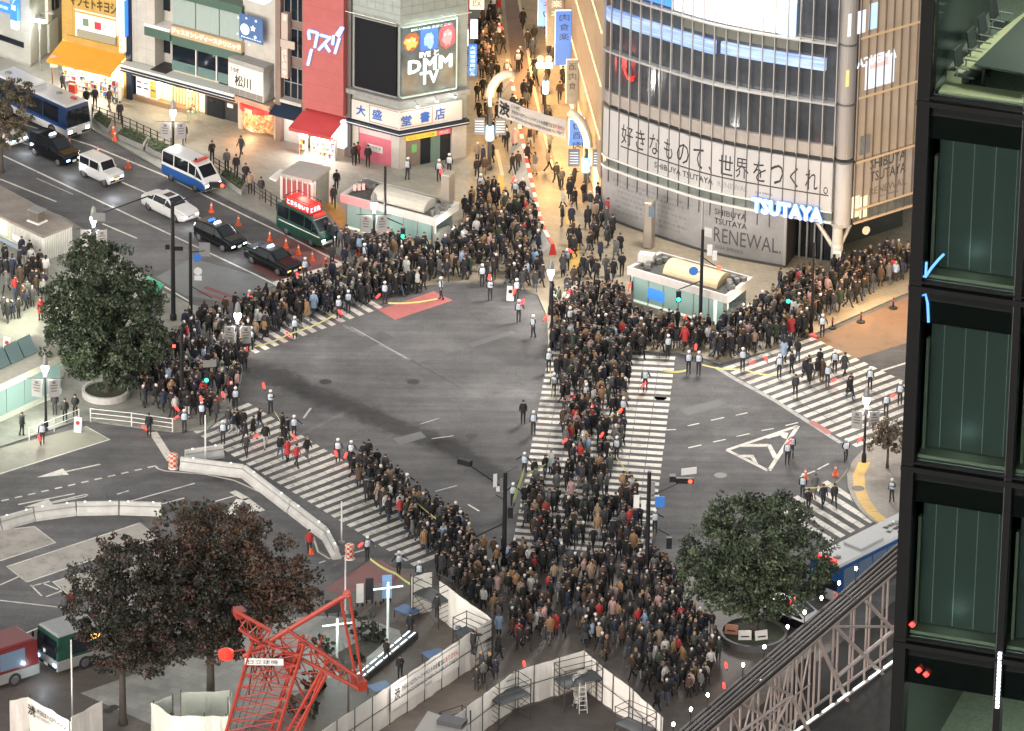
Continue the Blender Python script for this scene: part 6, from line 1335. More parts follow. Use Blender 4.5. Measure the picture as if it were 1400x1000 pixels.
for k,(px,py)in enumerate(((483,340),(502,349))):t=empty('bollard',gp(px,py),0,('grey bollard nearer the green van','grey bollard nearer the entrance lamp')[k],'bollard','grey bollards'); mb=MB(); mb.lathe([(.14,0),(.14,.75),(.1,.85),(.02,.88)],(0,0,0),12); mb.build('post',GREYM,t); mb=MB(); mb.lathe([(.143,.55),(.143,.65)],(0,0,0),12); mb.build('band',WHITE,t)
P=wq([(188,390),(199,375),(224,388),(214,395)],2.2); q=gp(205,432); t=wroot('green_booth',q,'small booth with a bright green awning right of the big tree','booth'); mb=MB(); z0=2.2; PP=[g(186,396,2.0),g(200,376,2.0),g(224,389,2.0),g(212,402,2.0)]; ap=sum(PP,Vector())/4+Vector((0,0,.5)); mb.add(PP+[ap],[(0,1,4),(1,2,4),(2,3,4),(3,0,4)]); mb.add([p-Vector((0,0,.12))for p in PP]+PP,[(0,1,5,4),(1,2,6,5),(2,3,7,6),(3,0,4,7)]); mb.build('awning',mat('bright green awning',(.03,.33,.17),.5,emit=.01),t)
mb=MB(); cc=sum(PP,Vector())/4; I=[p.lerp(cc,.12)for p in PP]; mb.prism([(p.x,p.y)for p in I],.12,1.87); mb.build('wall',mat('dark booth wall',(.03,.035,.035),.6),t)
for px,py,r,lbl,m_ in((145,540,1.6,'round white rimmed planter around the big tree trunk',FASC),(1030,872,2.1,'round dark planter around the bushy tree trunk',mat('dark planter',(.06,.06,.06),.6))):
 c=gp(px,py); t=empty('tree_planter',c,0,lbl,'planter'); mb=MB(); n_=24
 mb.lathe([(r,0),(r,.45),(r-.18,.45),(r-.2,.2)],(0,0,0),n_); mb.build('rim',m_,t); mb=MB(); mb.lathe([(r-.2,.3),(.1,.34)],(0,0,0),n_); mb.build('soil',mat('planter soil',(.04,.045,.025),.9,var=.4,scale=6),t)
for k,(px,py,m_)in enumerate(((1000,872,(.3,.12,.06)),(1018,880,(.5,.48,.45)),(1040,880,(.5,.48,.45)))):
 p=gp(px,py); t=empty('notice_panel',p,.25*k-.2,('brown notice panel leaning on the dark round planter','white notice panel at the middle of the dark round planter','white notice panel at the truss side of the dark round planter')[k],'notice','notices round the planter'); mb=MB(); mb.hexa([(-.4,-.25,0),(.4,-.25,0),(.4,-.22,0),(-.4,-.22,0),(-.4,.0,.9),(.4,.0,.9),(.4,.03,.9),(-.4,.03,.9)]); mb.build('panel',mat('notice %d'%k,m_,.6),t); mb=MB(); mb.box((0,-.16,.55),(.5,.012,.08)); mb.build('writing_line',INK,t)
 # ================================================================== TREES
BARK=mat('tree bark',(.05,.042,.034),.9,var=.3,scale=6,bump=.3)
def leafmat(name,c):return mat(name,c,.6,var=.35,scale=1.5,spec=.3)
def tree(name,px,py,blobs,n,mats,label,leaf=.16,trunk=.22,seed=1,bare=0,lean=(0,0),gap=.42):
 """blobs: (dx, dy, z, r, squash) in metres from the foot"""
 rr=np.random.default_rng(seed); p=gp(px,py); t=empty(name,p,0,label,'tree')
 mb=MB(); zt=min(b[2]-b[3]*.5 for b in blobs); top=Vector((lean[0],lean[1],max(1.2,zt+.5)))
 mb.sweep([(0,0,-.1),(lean[0]*.2,lean[1]*.2,.5),(lean[0]*.6,lean[1]*.6,top.z*.6),top],[trunk*1.5,trunk*1.05,trunk*.9,trunk*.75],9)
 o=mb.build('trunk',BARK,t,smooth=True); mb=MB(); rq=random.Random(seed)
 for b in blobs:
  e=Vector((b[0],b[1],b[2])); m_=top.lerp(e,.5)+Vector((rq.uniform(-.3,.3),rq.uniform(-.3,.3),.25)); mb.sweep([top*.85,m_,e],[trunk*.55,trunk*.35,trunk*.12],6)
  for k in range(3+bare*3):
   d=Vector((rq.uniform(-1,1),rq.uniform(-1,1),rq.uniform(-.2,1))).normalized()*b[3]*rq.uniform(.5,1.0); s_=m_.lerp(e,rq.random()); mb.sweep([s_,s_+d*.5+Vector((0,0,.1)),s_+d],[trunk*.2,trunk*.12,.012],5)
   if bare:
    for j in range(3):d2=d*.4+Vector((rq.uniform(-1,1),rq.uniform(-1,1),rq.uniform(-.3,.8)))*b[3]*.3; mb.sweep([s_+d*.6,s_+d*.6+d2*.6,s_+d*.6+d2],[.025,.018,.008],4)
 mb.build('limb',BARK,t)
 if not n:return t
 tot=sum(b[3]**2 for b in blobs); V=[]; MI=[]
 for b in blobs:
  nb=int(n*b[3]**2/tot); ncl=max(6,int(26*b[3])); sq=b[4]if len(b)>4 else .85
  d=rr.normal(size=(ncl,3)); d/=np.linalg.norm(d,axis=1)[:,None]; rad=rr.uniform(.45,1.02,ncl)**.6; cc=d*rad[:,None]*b[3]; cc[:,2]*=sq
  cs=rr.uniform(.16,.30,ncl)*b[3]*.9; cm=rr.integers(0,len(mats),ncl); which=rr.integers(0,ncl,nb)
  q=rr.normal(size=(nb,3)); q/=np.linalg.norm(q,axis=1)[:,None]; q*=(rr.uniform(.3,1,nb)**.5)[:,None]*cs[which][:,None]; q[:,2]*=.7
  c=cc[which]+q+np.array(b[:3])
  a=rr.normal(size=(nb,3)); a/=np.linalg.norm(a,axis=1)[:,None]; h=rr.normal(size=(nb,3))+np.array([0,-.3,.9]); h=np.cross(a,h); h/=np.linalg.norm(h,axis=1)[:,None]
  s=leaf*rr.uniform(.6,1.25,nb)[:,None]; a*=s; h*=s*.55
  V.append(np.stack([c-a,c-h*.9,c+a,c+h],1).reshape(-1,3)); mi=cm[which]; flip=rr.random(nb)<.15; mi=np.where(flip,rr.integers(0,len(mats),nb),mi); MI.append(mi)
 V=np.concatenate(V); MI=np.concatenate(MI); m_=len(MI); me=bpy.data.meshes.new('crown')
 me.vertices.add(len(V)); me.vertices.foreach_set('co',V.reshape(-1)); me.loops.add(m_*4); me.loops.foreach_set('vertex_index',np.arange(m_*4)); me.polygons.add(m_); me.polygons.foreach_set('loop_start',np.arange(m_)*4)
 for x in mats:me.materials.append(x)
 me.polygons.foreach_set('material_index',MI.astype(np.int32)); me.update(); me.validate()
 o=bpy.data.objects.new('crown',me); C.objects.link(o); o.parent=t
 return t
GR=[leafmat('camphor leaf %d'%k,c)for k,c in enumerate(((.032,.046,.024),(.045,.062,.032),(.06,.078,.045),(.022,.032,.018)))]
tree('camphor_tree',146,541,[(-.3,0,8.6,2.7),(1.0,.3,6.7,2.7),(-1.7,-.3,6.2,2.5),(-.6,-.8,4.6,2.4),(1.9,0,4.4,2.2),(-2.4,.4,3.8,1.9),(1.4,-.4,2.9,1.9),(-.9,.4,9.8,1.7),(2.3,.3,6.8,1.6),(-2.6,0,7.4,1.5),(-1.4,-.3,2.7,1.6),(2.9,.1,3.4,1.4),(-.4,-1.1,2.7,1.8),(1.1,-1.0,2.3,1.4)],38000,GR,'large dense green tree at the west corner in a white rimmed planter',.13,.3,2)
tree('camphor_tree',1030,874,[(0,0,7.0,2.9),(-2.4,0,5.6,2.5),(2.3,.2,5.7,2.5),(-1.2,-.8,4.2,2.3),(1.5,-.7,3.9,2.2),(-3.3,.2,4.2,1.7),(3.1,.1,4.3,1.8),(-1.4,.4,8.0,1.8),(1.5,.4,8.0,1.9),(.2,-.5,3.0,1.8)],28000,[leafmat('bushy leaf %d'%k,c)for k,c in enumerate(((.035,.05,.026),(.05,.068,.036),(.062,.08,.045),(.022,.03,.018)))],'broad bushy green tree in the dark round planter at the lower right',.13,.3,3)
RD=[leafmat('autumn leaf %d'%k,c)for k,c in enumerate(((.082,.045,.030),(.056,.034,.024),(.10,.055,.036),(.028,.021,.016),(.032,.032,.02)))]
DK=[leafmat('dusk leaf %d'%k,c)for k,c in enumerate(((.022,.022,.016),(.03,.032,.022),(.016,.017,.012),(.045,.04,.034),(.055,.028,.022)))]
tree('autumn_tree',288,968,[(-.2,0,12.0,2.0),(1.2,.5,11.0,2.5),(-1.6,.5,11.2,2.3),(3.2,.4,9.4,2.5),(1.8,0,9.0,2.5),(4.9,.2,8.4,1.7),(-2.6,.3,10.0,2.0),(4.3,.0,7.2,1.8),(2.4,.2,11.8,1.3),(.4,.2,9.0,2.5),(-1.6,.2,7.8,1.9),(2.8,.1,6.6,1.9),(.8,-.2,6.2,1.7),(5.7,.1,7.3,1.2),(0,-.3,4.9,1.7),(1.9,-.3,5.0,1.5)],28000,RD,'large tree with reddish brown autumn leaves behind the red lattice crane',.12,.26,4,1)
tree('dark_tree',168,990,[(.3,0,10.4,2.3),(2.8,-.2,10.0,2.4),(-1.3,.0,9.4,2.0),(1.3,-.5,8.4,2.4),(3.8,-.4,8.2,2.3),(5.4,-.3,8.6,1.9),(5.6,-.4,6.2,1.8),(-.2,.2,11.4,1.3),(3.6,.0,5.6,1.5),(-2.2,.1,7.8,1.6),(.6,-.4,6.4,2.0),(2.6,-.5,6.0,1.9),(4.6,-.2,9.8,1.6),(-.3,-.2,4.8,1.5),(-1.4,.1,6.2,1.4),(1.4,-.3,4.6,1.4)],27000,DK,'dark sparse tree with bare branches beside the green and white bus',.12,.22,5,1)
tree('kerbside_tree',2,236,[(-.2,0,5.8,1.7),(.9,0,4.6,1.6),(-1.2,.2,4.6,1.6),(.5,-.2,3.4,1.4),(1.3,.2,6.2,1.1)],9000,[leafmat('kerb leaf %d'%k,c)for k,c in enumerate(((.09,.075,.05),(.06,.06,.035),(.12,.09,.06)))],'brownish roadside tree at the left edge in front of the police bus',.10,.15,6)
tree('small_tree',1213,640,[(0,0,2.6,1.1),(.5,.1,1.9,.9),(-.7,0,2.0,.9),(.2,-.2,3.3,.7)],3500,[leafmat('corner leaf %d'%k,c)for k,c in enumerate(((.10,.075,.05),(.07,.045,.035),(.15,.12,.085)))],'small brown leaved tree beside the notice lamp at the far corner',.09,.08,7)
tree('bare_tree',476,985,[(.1,0,3.6,1.5),(-.9,0,2.8,1.1),(1.2,.1,2.9,1.2)],0,GR,'small leafless tree between the red crane and the white hoarding',.1,.07,8,1)
for k,(px,py,r,lbl)in enumerate(((440,893,.7,'round dark shrub in the pale garden bed nearest the crane'),(494,872,.95,'tall dark shrub behind the garden bed'),(517,876,.5,'small dark shrub on the pale garden bed by the light post'),(428,945,.8,'dark low shrub in the shade under the red crane'),(415,980,1.0,'wide dark shrub at the foot of the red crane'),(490,905,.35,'tiny clipped shrub on the pale garden paving'))):
 t=tree('shrub',px,py,[(0,0,r*.9,r,.9),(r*.4,-.1,r*.6,r*.7)],1300,DK[:3]+GR[:1],lbl,.09,.05,20+k); t['category']='shrub'; t['group']='shrubs in the garden'
 # ================================================================== GARDEN, HOARDINGS, SCAFFOLDS
GSTONE=paving('pale garden stone',(.27,.26,.235),(.7,.7),.4,.3)
mb=MB(); paint(mb,[(300,872),(380,846),(450,842),(512,850),(546,862),(552,880),(505,912),(440,930),(385,962),(330,1000),(250,1010),(110,948),(195,918)],.128); tag(mb.build('garden_paving',GSTONE),kind='structure')
mb=MB(); paint(mb,[(440,905),(505,868),(528,866),(522,882),(470,925)],.134); tag(mb.build('garden_soil',mat('garden soil',(.05,.042,.034),.9,var=.4,scale=3)),kind='structure')
for k,(px,py)in enumerate(((119,985),(148,972),(156,967),(131,972))):
 c=g(px,py,.136); mb=MB(); mb.sheet([(c.x+.3*math.cos(q*math.pi/8),c.y+.3*math.sin(q*math.pi/8),c.z)for q in range(16)]); tag(mb.build('manhole_surface',MATS['iron manhole']),kind='structure')
LEDW=emat('white led or reflected strip',(.85,.95,1.),.5)
b0,b1=gp(487,938),gp(566,872); t=wroot('lit_bench',(b0+b1)/2,'long bench edged with broken white led strips along the garden bed','bench'); d=(b1-b0).normalized(); nn=Vector((d.y,-d.x,0)); mb=MB(); mb.hexa([b0-nn*.3,b1-nn*.3,b1+nn*.3,b0+nn*.3]+[q+Vector((0,0,.45))for q in(b0-nn*.3,b1-nn*.3,b1+nn*.3,b0+nn*.3)]); mb.build('seat',mat('dark stone',(.05,.05,.052),.4),t)
for k in range(7):
 a,b_=b0.lerp(b1,k/7+.01),b0.lerp(b1,(k+.85)/7)
 for o_ in(.1,-.28):mb=MB(); mb.hexa([a+nn*o_,b_+nn*o_,b_+nn*(o_+.09),a+nn*(o_+.09)]+[q+Vector((0,0,.03))for q in(a+nn*o_,b_+nn*o_,b_+nn*(o_+.09),a+nn*(o_+.09))]); ob=mb.build('led_or_reflection_strip',LEDW,t); ob.location.z=.451
for k,(px,py,w_,h_,m_,lbl)in enumerate(((492,828,.45,1.3,WHITE,'white upright board nearest the red corner surface'),(505,824,.5,1.5,mat('dark board',(.03,.03,.035),.5),'dark upright board second from the red corner surface'),(517,826,.45,1.2,mat('grey board',(.15,.15,.15),.5),'grey upright board between the dark and the blue boards'),(529,822,.6,1.6,mat('blue lit board',(.1,.2,.4),.4,emit=.06,ecol=(.5,.75,1)),'bluish lit upright board nearest the hoarding stair'),(455,842,1.0,.9,mat('dark board',(.03,.03,.035),.5),'dark wide display board beside the shrubs'))):
 p=gp(px,py); t=empty('display_board',p,.2,lbl,'board','upright boards by the garden'); mb=MB(); mb.box((0,0,.2+h_/2),(w_,.06,h_)); mb.build('panel',m_,t); [MB().box((x*w_*.35,0,.1),(.05,.3,.2)).build('foot',DARKM,t)for x in(-1,1)]
HOARD=mat('white hoarding cloth',(.56,.53,.49),.7,var=.12,scale=.7,bump=.15); PIPE=mat('scaffold pipe',(.05,.048,.045),.5,.5); BOARDM=mat('dark scaffold board',(.035,.04,.045),.5)
def hoarding(pts,h,label,wob=.06,m=None,name='hoarding'):
 P=[gp(*p)for p in pts]; t=wroot(name,P[0],label,'hoarding'); rr=random.Random(len(label))
 for a,b_ in zip(P,P[1:]):
  d=(b_-a).normalized(); nn=Vector((-d.y,d.x,0)); n_=max(3,int((b_-a).length/.45)); mb=MB(); cols=[]
  for k in range(n_+1):
   q=a.lerp(b_,k/n_); w0,w1=rr.uniform(-wob,wob),rr.uniform(-wob,wob)*.5
   cols.append([q+nn*(w0-.02),q+nn*(w0+.02),q+nn*(w1+.02)+Vector((0,0,h+rr.uniform(-.05,.03))),q+nn*(w1-.02)+Vector((0,0,h-.02))])
  vs=[v for c in cols for v in c]; fs=[]
  for k in range(n_):
   for j in range(4):fs.append((k*4+j,(k+1)*4+j,(k+1)*4+(j+1)%4,k*4+(j+1)%4))
  fs+=[(3,2,1,0),(n_*4,n_*4+1,n_*4+2,n_*4+3)]; mb.add(vs,fs); mb.build('sheeting',m or HOARD,t)
  for k in range(0,n_+1,4):q=a.lerp(b_,k/n_); mb=MB(); mb.tube(q+nn*.12,q+nn*.12+Vector((0,0,h+.15)),.03); mb.build('post',PIPE,t)
  mb=MB(); mb.tube(a+nn*.13+Vector((0,0,h*.55)),b_+nn*.13+Vector((0,0,h*.55)),.025); mb.build('rail',PIPE,t)
 return t,P
t,P=hoarding([(562,842),(590,836)],2.7,'white cloth screen at the stair end of the hoarding'); t,P=hoarding([(600,845),(671,897)],2.55,'white hoarding side running back from the near corner')
t,P=hoarding([(671,897),(440,1051)],2.55,'long white hoarding carrying the black lettered no events banner')
fh=Facade(P[0],P[1]); a,b_=fh.uz(532,943),fh.uz(626,881); u0,u1=min(a[0],b_[0]),max(a[0],b_[0]); dd=.1
if fh.u.x<0:fh.A,fh.B=fh.B,fh.A; fh.u=-fh.u; a,b_=fh.uz(532,943),fh.uz(626,881); u0,u1=a[0],b_[0]
bn2=wroot('hoarding_banner',fh.pt(u0,1.0,dd),'white banner with black and red writing fixed on the long hoarding','banner'); fh.upart('cloth',u0,u1,.95,2.5,dd,dd+.03,mat('white banner cloth',(.5,.48,.46),.7,var=.06),bn2)
W_=u1-u0; fh.utext('渋',u0+.05*W_,u0+.13*W_,1.5,2.35,dd+.035,INK,bn2,bold=.03); fh.utext('渋谷はハロウィーンイベントの会場では',u0+.15*W_,u0+.78*W_,1.85,2.25,dd+.035,INK,bn2,bold=.01); fh.utext('ありません',u0+.79*W_,u0+.98*W_,1.85,2.25,dd+.035,mat('red letters',(.4,.03,.03),.6),bn2,bold=.01); fh.utext('NO EVENTS FOR HALLOWEEN ON SHIBUYA STREETS',u0+.15*W_,u0+.97*W_,1.45,1.7,dd+.035,INK,bn2); fh.utext('渋谷区',u0+.5*W_,u0+.6*W_,1.1,1.3,dd+.035,INK,bn2)
t,P=hoarding([(817,955),(797,940),(702,969),(600,1046)],2.5,'white hoarding rising to the apex in the lower middle',.1); t,P=hoarding([(905,1030),(862,990),(817,956)],2.4,'white hoarding falling away to the lower right',.08)
t,P=hoarding([(14,1005),(40,1000),(98,1034)],2.3,'white hoarding with black writing at the lower left corner'); fh=Facade(P[1],P[2])
if fh.u.x<0:fh.A,fh.B=fh.B,fh.A; fh.u=-fh.u
fh.utext('渋',.1,.8,1.4,2.1,.15,INK,t,bold=.03); fh.utext('渋谷はハロウィーン',.95,fh.L-.3,1.75,2.1,.15,INK,t,bold=.01); fh.utext('NO EVENTS',.95,2.2,1.45,1.65,.15,INK,t)
t,P=hoarding([(98,1034),(140,1012)],2.6,'white hoarding end panel beside the dark gate at the lower left')
TARP=mat('pale green white tarpaulin',(.5,.53,.46),.6,var=.15,scale=1,bump=.2)
t,P=hoarding([(235,1002),(208,1012),(236,1030),(312,1030),(316,996)],2.5,'pale tarpaulin enclosure left of the red crane',.12,TARP,'tarpaulin_enclosure')
t,P=hoarding([(248,988),(314,985)],2.0,'pale tarpaulin screen at the back of the enclosure',.1,TARP,'tarpaulin_screen')
def scaffold(px,py,rz,w_,d_,hp,ht,label,steps=True):
 p=gp(px,py); t=empty('scaffold',p,rz,label,'scaffold','pipe scaffolds behind the hoarding');
 for x in(-w_/2,w_/2):
  for y in(-d_/2,d_/2):mb=MB(); mb.tube((x,y,0),(x,y,ht),.035); mb.build('upright',PIPE,t)
 mb=MB()
 for z in(hp-.1,ht-.05,ht-.5):
  for y in(-d_/2,d_/2):mb.tube((-w_/2,y,z),(w_/2,y,z),.025)
  for x in(-w_/2,w_/2):mb.tube((x,-d_/2,z),(x,d_/2,z),.025)
 for y in(-d_/2,d_/2):mb.tube((-w_/2,y,0.1),(w_/2,y,hp),.02); mb.tube((w_/2,y,.1),(-w_/2,y,hp),.02)
 for x in(-w_/2,w_/2):
  for k in range(4):mb.tube((x,-d_/2,.3+k*.35),(x,d_/2,.3+k*.35),.018)
 mb.build('brace',PIPE,t); mb=MB(); mb.box((0,0,hp),(w_,d_,.06)); mb.build('platform',BOARDM,t); return t
scaffold(695,985,.62,2.3,1.3,1.7,2.75,'pipe scaffold with dark platform left of the apex'); scaffold(790,962,.5,2.6,1.3,1.7,2.8,'pipe scaffold at the apex of the white hoarding'); scaffold(868,1020,-.75,2.2,1.2,1.3,2.5,'pipe scaffold with a bluish platform at the lower right hoarding'); scaffold(592,848,-.75,2.2,1.3,1.7,2.9,'pipe scaffold inside the stair end of the hoarding'); scaffold(646,895,-.75,2.2,1.2,1.3,2.4,'pipe scaffold at the near corner of the hoarding'); scaffold(622,1015,.62,1.6,.9,1.2,2.1,'low pipe scaffold at the bottom edge of the picture')
BLUEB=mat('blue sheet board',(.06,.12,.24),.5,var=.2)
for k,(px,py,lbl)in enumerate(((594,905,'blue sheeted low platform behind the lettered hoarding'),(640,870,'blue sheeted ramp by the hoarding corner'),(520,950,'blue sheeted low platform near the lit bench'),(556,845,'bluish stair boards at the hoarding end'))):
 p=gp(px,py); t=empty('low_platform',p,(.6,-.7,.6,-.7)[k],lbl,'platform','blue sheeted platforms'); mb=MB(); mb.box((0,0,.55),(1.3,1.0,.06)); mb.build('deck',BLUEB,t); mb=MB(); [mb.tube((x,y,0),(x,y,.52),.03)for x in(-.6,.6)for y in(-.45,.45)]; mb.build('leg',PIPE,t)
p=gp(797,975); t=empty('step_ladder',p,.2,'pale step ladder standing inside the hoarding apex','ladder'); mb=MB()
for s in(-.25,.25):mb.tube((s,-.1,0),(s*.7,.25,1.9),.03); mb.tube((s,.6,0),(s*.7,.25,1.9),.03)
for k in range(6):mb.tube((-.24,-.08+k*.05,.25+k*.28),(.24,-.08+k*.05,.25+k*.28),.022)
mb.build('frame',mat('aluminium',(.5,.5,.48),.4,.5),t)
t=wroot('draped_sheet',gp(790,960),'crumpled white sheet hanging beside the step ladder','sheet'); mb=MB(); rr=random.Random(3); A,B=gp(783,965),gp(800,952); vs=[]
for j in range(6):
 for i in range(7):q=A.lerp(B,i/6); vs.append(q+Vector((rr.uniform(-.12,.12),rr.uniform(-.15,.15)-.08*j*(j<2),2.0-.4*j)))
mb.add(vs,[(j*7+i,j*7+i+1,(j+1)*7+i+1,(j+1)*7+i)for j in range(5)for i in range(6)]); o=mb.build('cloth',HOARD,t); s_=o.modifiers.new('thick','SOLIDIFY'); s_.thickness=.02
mb=MB(); paint(mb,[(610,1075),(702,972),(797,943),(860,992),(905,1075)],.13); tag(mb.build('enclosure_floor',mat('brown enclosure floor',(.06,.05,.045),.8,var=.35,scale=.6)),kind='structure')
t=wroot('site_cabin',gp(615,1060),'flat pale cabin roof with dark window units at the bottom edge','cabin'); mb=MB(); Q=[g(x,y,3.2)for x,y in((585,972),(640,992),(632,1010),(560,1010))]; mb.prism([(q.x,q.y)for q in Q],.12,3.2); mb.build('body',mat('cabin grey',(.30,.28,.26),.6),t); mb=MB(); q=g(618,990,3.2); mb.box((q.x,q.y,3.35),(1.6,.9,.3),0,-.4); mb.build('roof_unit',mat('cabin dark unit',(.05,.05,.055),.4),t)
for px,py,pw in((640,950,34),(560,985,34),(600,870,12),(760,985,12),(700,1000,14),(860,1010,12),(60,1030,26),(240,1045,26)):lamp(gp(px,py)+Vector((0,-.5,2.6)),pw,(1,.93,.84),.4,'hoarding_fill_light')  # unseen fill lamps added around the hoardings to brighten them
# ================================================================== RED LATTICE CRANE
CR=mat('crane red paint',(.30,.036,.022),.45,var=.2,scale=2)
base=g(385,1165); fc=Facade(base,base+Vector((1,0,0)))
crn=wroot('lattice_crane',base,'red lattice crane head with an A frame rising at the bottom edge','crane')
def cp(px,py,d=0.):u,z=fc.uz(px,py,d); return fc.pt(u,z,d)
def lattice(mb,a0,a1,b0,b1,n,r=.06,depth=1.4,rc=.11):
 """a four chord lattice: a0-a1 and b0-b1 are its two edges in the picture"""
 A=[cp(*a0,-depth/2),cp(*a1,-depth/2)]; B=[cp(*b0,-depth/2),cp(*b1,-depth/2)]; A2=[cp(*a0,depth/2),cp(*a1,depth/2)]; B2=[cp(*b0,depth/2),cp(*b1,depth/2)]
 for Q in(A,B,A2,B2):mb.tube(Q[0],Q[1],rc)
 for k in range(n):
  t0,t1=k/n,(k+1)/n; l=lambda Q,t:Q[0].lerp(Q[1],t)
  for X,Y in((A,B),(A2,B2),(A,A2),(B,B2)):mb.tube(l(X,t0),l(Y,t1),r*.6,n=5); mb.tube(l(Y,t0),l(X,t1),r*.6,n=5); mb.tube(l(X,t1),l(Y,t1),r*.6,n=5)
mb=MB(); lattice(mb,(345,878),(292,1060),(416,880),(362,1060),12,.06,1.8,.11); mb.build('mast',CR,crn)
mb=MB(); lattice(mb,(322,836),(370,862),(327,860),(362,884),3,.06,1.4); mb.box(cp(327,838),(.55,.8,.45),0,.3); mb.build('counter_jib',CR,crn)
mb=MB(); [mb.tube(cp(333,898,d),cp(478,811,d),.15,.15,8)for d in(-.5,.5)]; mb.build('upper_beam',CR,crn)
mb=MB(); lattice(mb,(363,876),(489,941),(393,861),(489,926),6,.05,1.2,.11); mb.box(cp(491,934),(.55,1.0,.6),0,.5); mb.build('lower_boom',CR,crn)
mb=MB(); [mb.tube(cp(466,820,d),cp(486,925,d),.085)for d in(-.4,.4)]; [mb.tube(cp(478,815,d),cp(494,922,d),.085)for d in(-.4,.4)]; mb.tube(cp(474,812,-.6),cp(474,812,.6),.25); mb.build('front_tie',CR,crn)
mb=MB(); [mb.tube(cp(438,920,d),cp(388,1010,d),.11)for d in(-.5,.5)]; [mb.tube(cp(446,924,d),cp(396,1014,d),.11)for d in(-.5,.5)]; [mb.tube(cp(438-k*12,920+k*22,d),cp(446-k*12,924+k*22,d),.06)for k in range(4)for d in(-.5,.5)]; mb.build('stay',CR,crn)
mb=MB(); lattice(mb,(415,868),(370,1000),(450,895),(405,1015),5,.05,1.0,.1); mb.box(cp(398,905),(.8,.9,.7),0,.4); mb.build('slewing_frame',CR,crn)
mb=MB()
rr=random.Random(8)
for k in range(34):a=(rr.uniform(335,440),rr.uniform(860,905)); mb.tube(cp(*a,rr.uniform(-.7,.7)),cp(a[0]+rr.uniform(-40,30),a[1]+rr.uniform(20,60),rr.uniform(-.7,.7)),.045,n=5)
mb.build('tie_rod',CR,crn)
mb=MB(); q=cp(361,905,.95); mb.box(q,(2.2,.06,.42),0,0); o=mb.build('name_plate',WHITE,crn); text_on('日立建機',q+Vector((-.9,-.04,-.14)),(1,0,0),(0,0,1),1.7,.28,INK,o)
mb=MB(); mb.lathe([(.1,-.35),(.42,-.2),(.45,.2),(.1,.4)],cp(309,895,.5),12); mb.build('warning_lamp',emat('crane warning lamp',(1,.05,.03),.16),crn); mb=MB(); mb.tube(cp(309,893,.5),cp(335,888,.2),.06); mb.build('lamp_arm',CR,crn)
mb=MB(); [mb.tube(cp(340+k*9,905+k*3,.2),cp(300+k*6,1050,.4),.018,n=4)for k in range(5)]; mb.build('cable',DARKM,crn)
q=base; mb=MB(); mb.box((q.x-.6,q.y,.9),(5,4,1.8)); mb.build('base',CR,crn)
# ================================================================== STEEL LATTICE GANTRY (lower right)
PINKST=mat('pale pinkish steel',(.38,.31,.285),.5,.2,var=.12,scale=1.5)
G0,G1=g(990,1088),g(1224,908); fg=Facade(G0,G1)
gt=wroot('steel_gantry',(G0+G1)/2,'pale steel lattice gantry with a dark deck and a row of white lamps','gantry')
def gq(px,py,d=0.):u,z=fg.uz(px,py,d); return fg.pt(u,z,d)
top=lambda px:870-(px-1113)*.86
bot=lambda px:984-(px-1113)*.72
mb=MB()
for d in(0,-.85):
 for a,b_ in((905,1260),):mb.tube(gq(a,top(a)+8,0)+fg.n*d,gq(b_,top(b_)+8,0)+fg.n*d,.1); mb.tube(gq(980,bot(980),0)+fg.n*d,gq(b_,bot(b_),0)+fg.n*d,.1)
mb.build('chord',PINKST,gt)
xs=[1000,1030,1055,1078,1084,1108,1115,1140,1164,1186,1208,1232,1256]
for x in xs:
 mb=MB()
 for d in(0,-.85):a=gq(x,top(x)+8)+fg.n*d; mb.tube(a,Vector((a.x,a.y,max(.1,gq(x,bot(x)).z))),.075)
 mb.tube(gq(x,top(x)+8),gq(x,top(x)+8)+fg.n*-.85,.06); mb.build('upright',PINKST,gt)
for i in range(len(xs)-1):
 x0,x1=xs[i],xs[i+1]
 if x1-x0<15 or x0>1110:continue
 mb=MB()
 for d in(0,):mb.tube(gq(x0,top(x0)+8)+fg.n*d,gq(x1,bot(x1))+fg.n*d,.06); mb.tube(gq(x0,bot(x0))+fg.n*d,gq(x1,top(x1)+8)+fg.n*d,.06)
 m0=(top(x0)+bot(x0))/2+4; m1=(top(x1)+bot(x1))/2+4; mb.tube(gq(x0,m0),gq(x1,m1),.05); mb.build('brace',PINKST,gt)
for a,b_,r_ in(((1141,856),(1216,932),.13),((1145,925),(1222,862),.13),((1119,876),(1168,978),.13),((1166,979),(1218,928),.13),((1184,822),(1222,862),.12),((1141,857),(1222,857),.09),((1082,951),(1000,1010),.1),((1082,951),(1030,1050),.1),((1082,951),(1125,1040),.12),((1040,930),(1082,951),.08),((1010,960),(1082,1000),.08)):
 mb=MB(); mb.tube(gq(*a,.14),gq(*b_,.14),r_); mb.build('strut',PINKST,gt)
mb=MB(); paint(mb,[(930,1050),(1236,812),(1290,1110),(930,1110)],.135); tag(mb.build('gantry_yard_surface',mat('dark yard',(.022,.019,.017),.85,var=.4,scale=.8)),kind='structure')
mb=MB(); a,b_=gq(900,top(900)),gq(1262,top(1262)); s_=fg.n; z_=Vector((0,0,.18)); mb.hexa([a+s_*.3,b_+s_*.3,b_-s_*1.0,a-s_*1.0]+[q+z_ for q in(a+s_*.3,b_+s_*.3,b_-s_*1.0,a-s_*1.0)]); mb.build('deck',mat('dark brown deck',(.022,.018,.017),.6,var=.3,scale=1),gt)
mb=MB()
for o_ in(.25,.0,-.3,-.62,-.95):mb.tube(a+s_*o_+Vector((0,0,.25)),b_+s_*o_+Vector((0,0,.25)),.09)
mb.build('deck_beam',mat('brown beam',(.045,.034,.03),.6),gt)
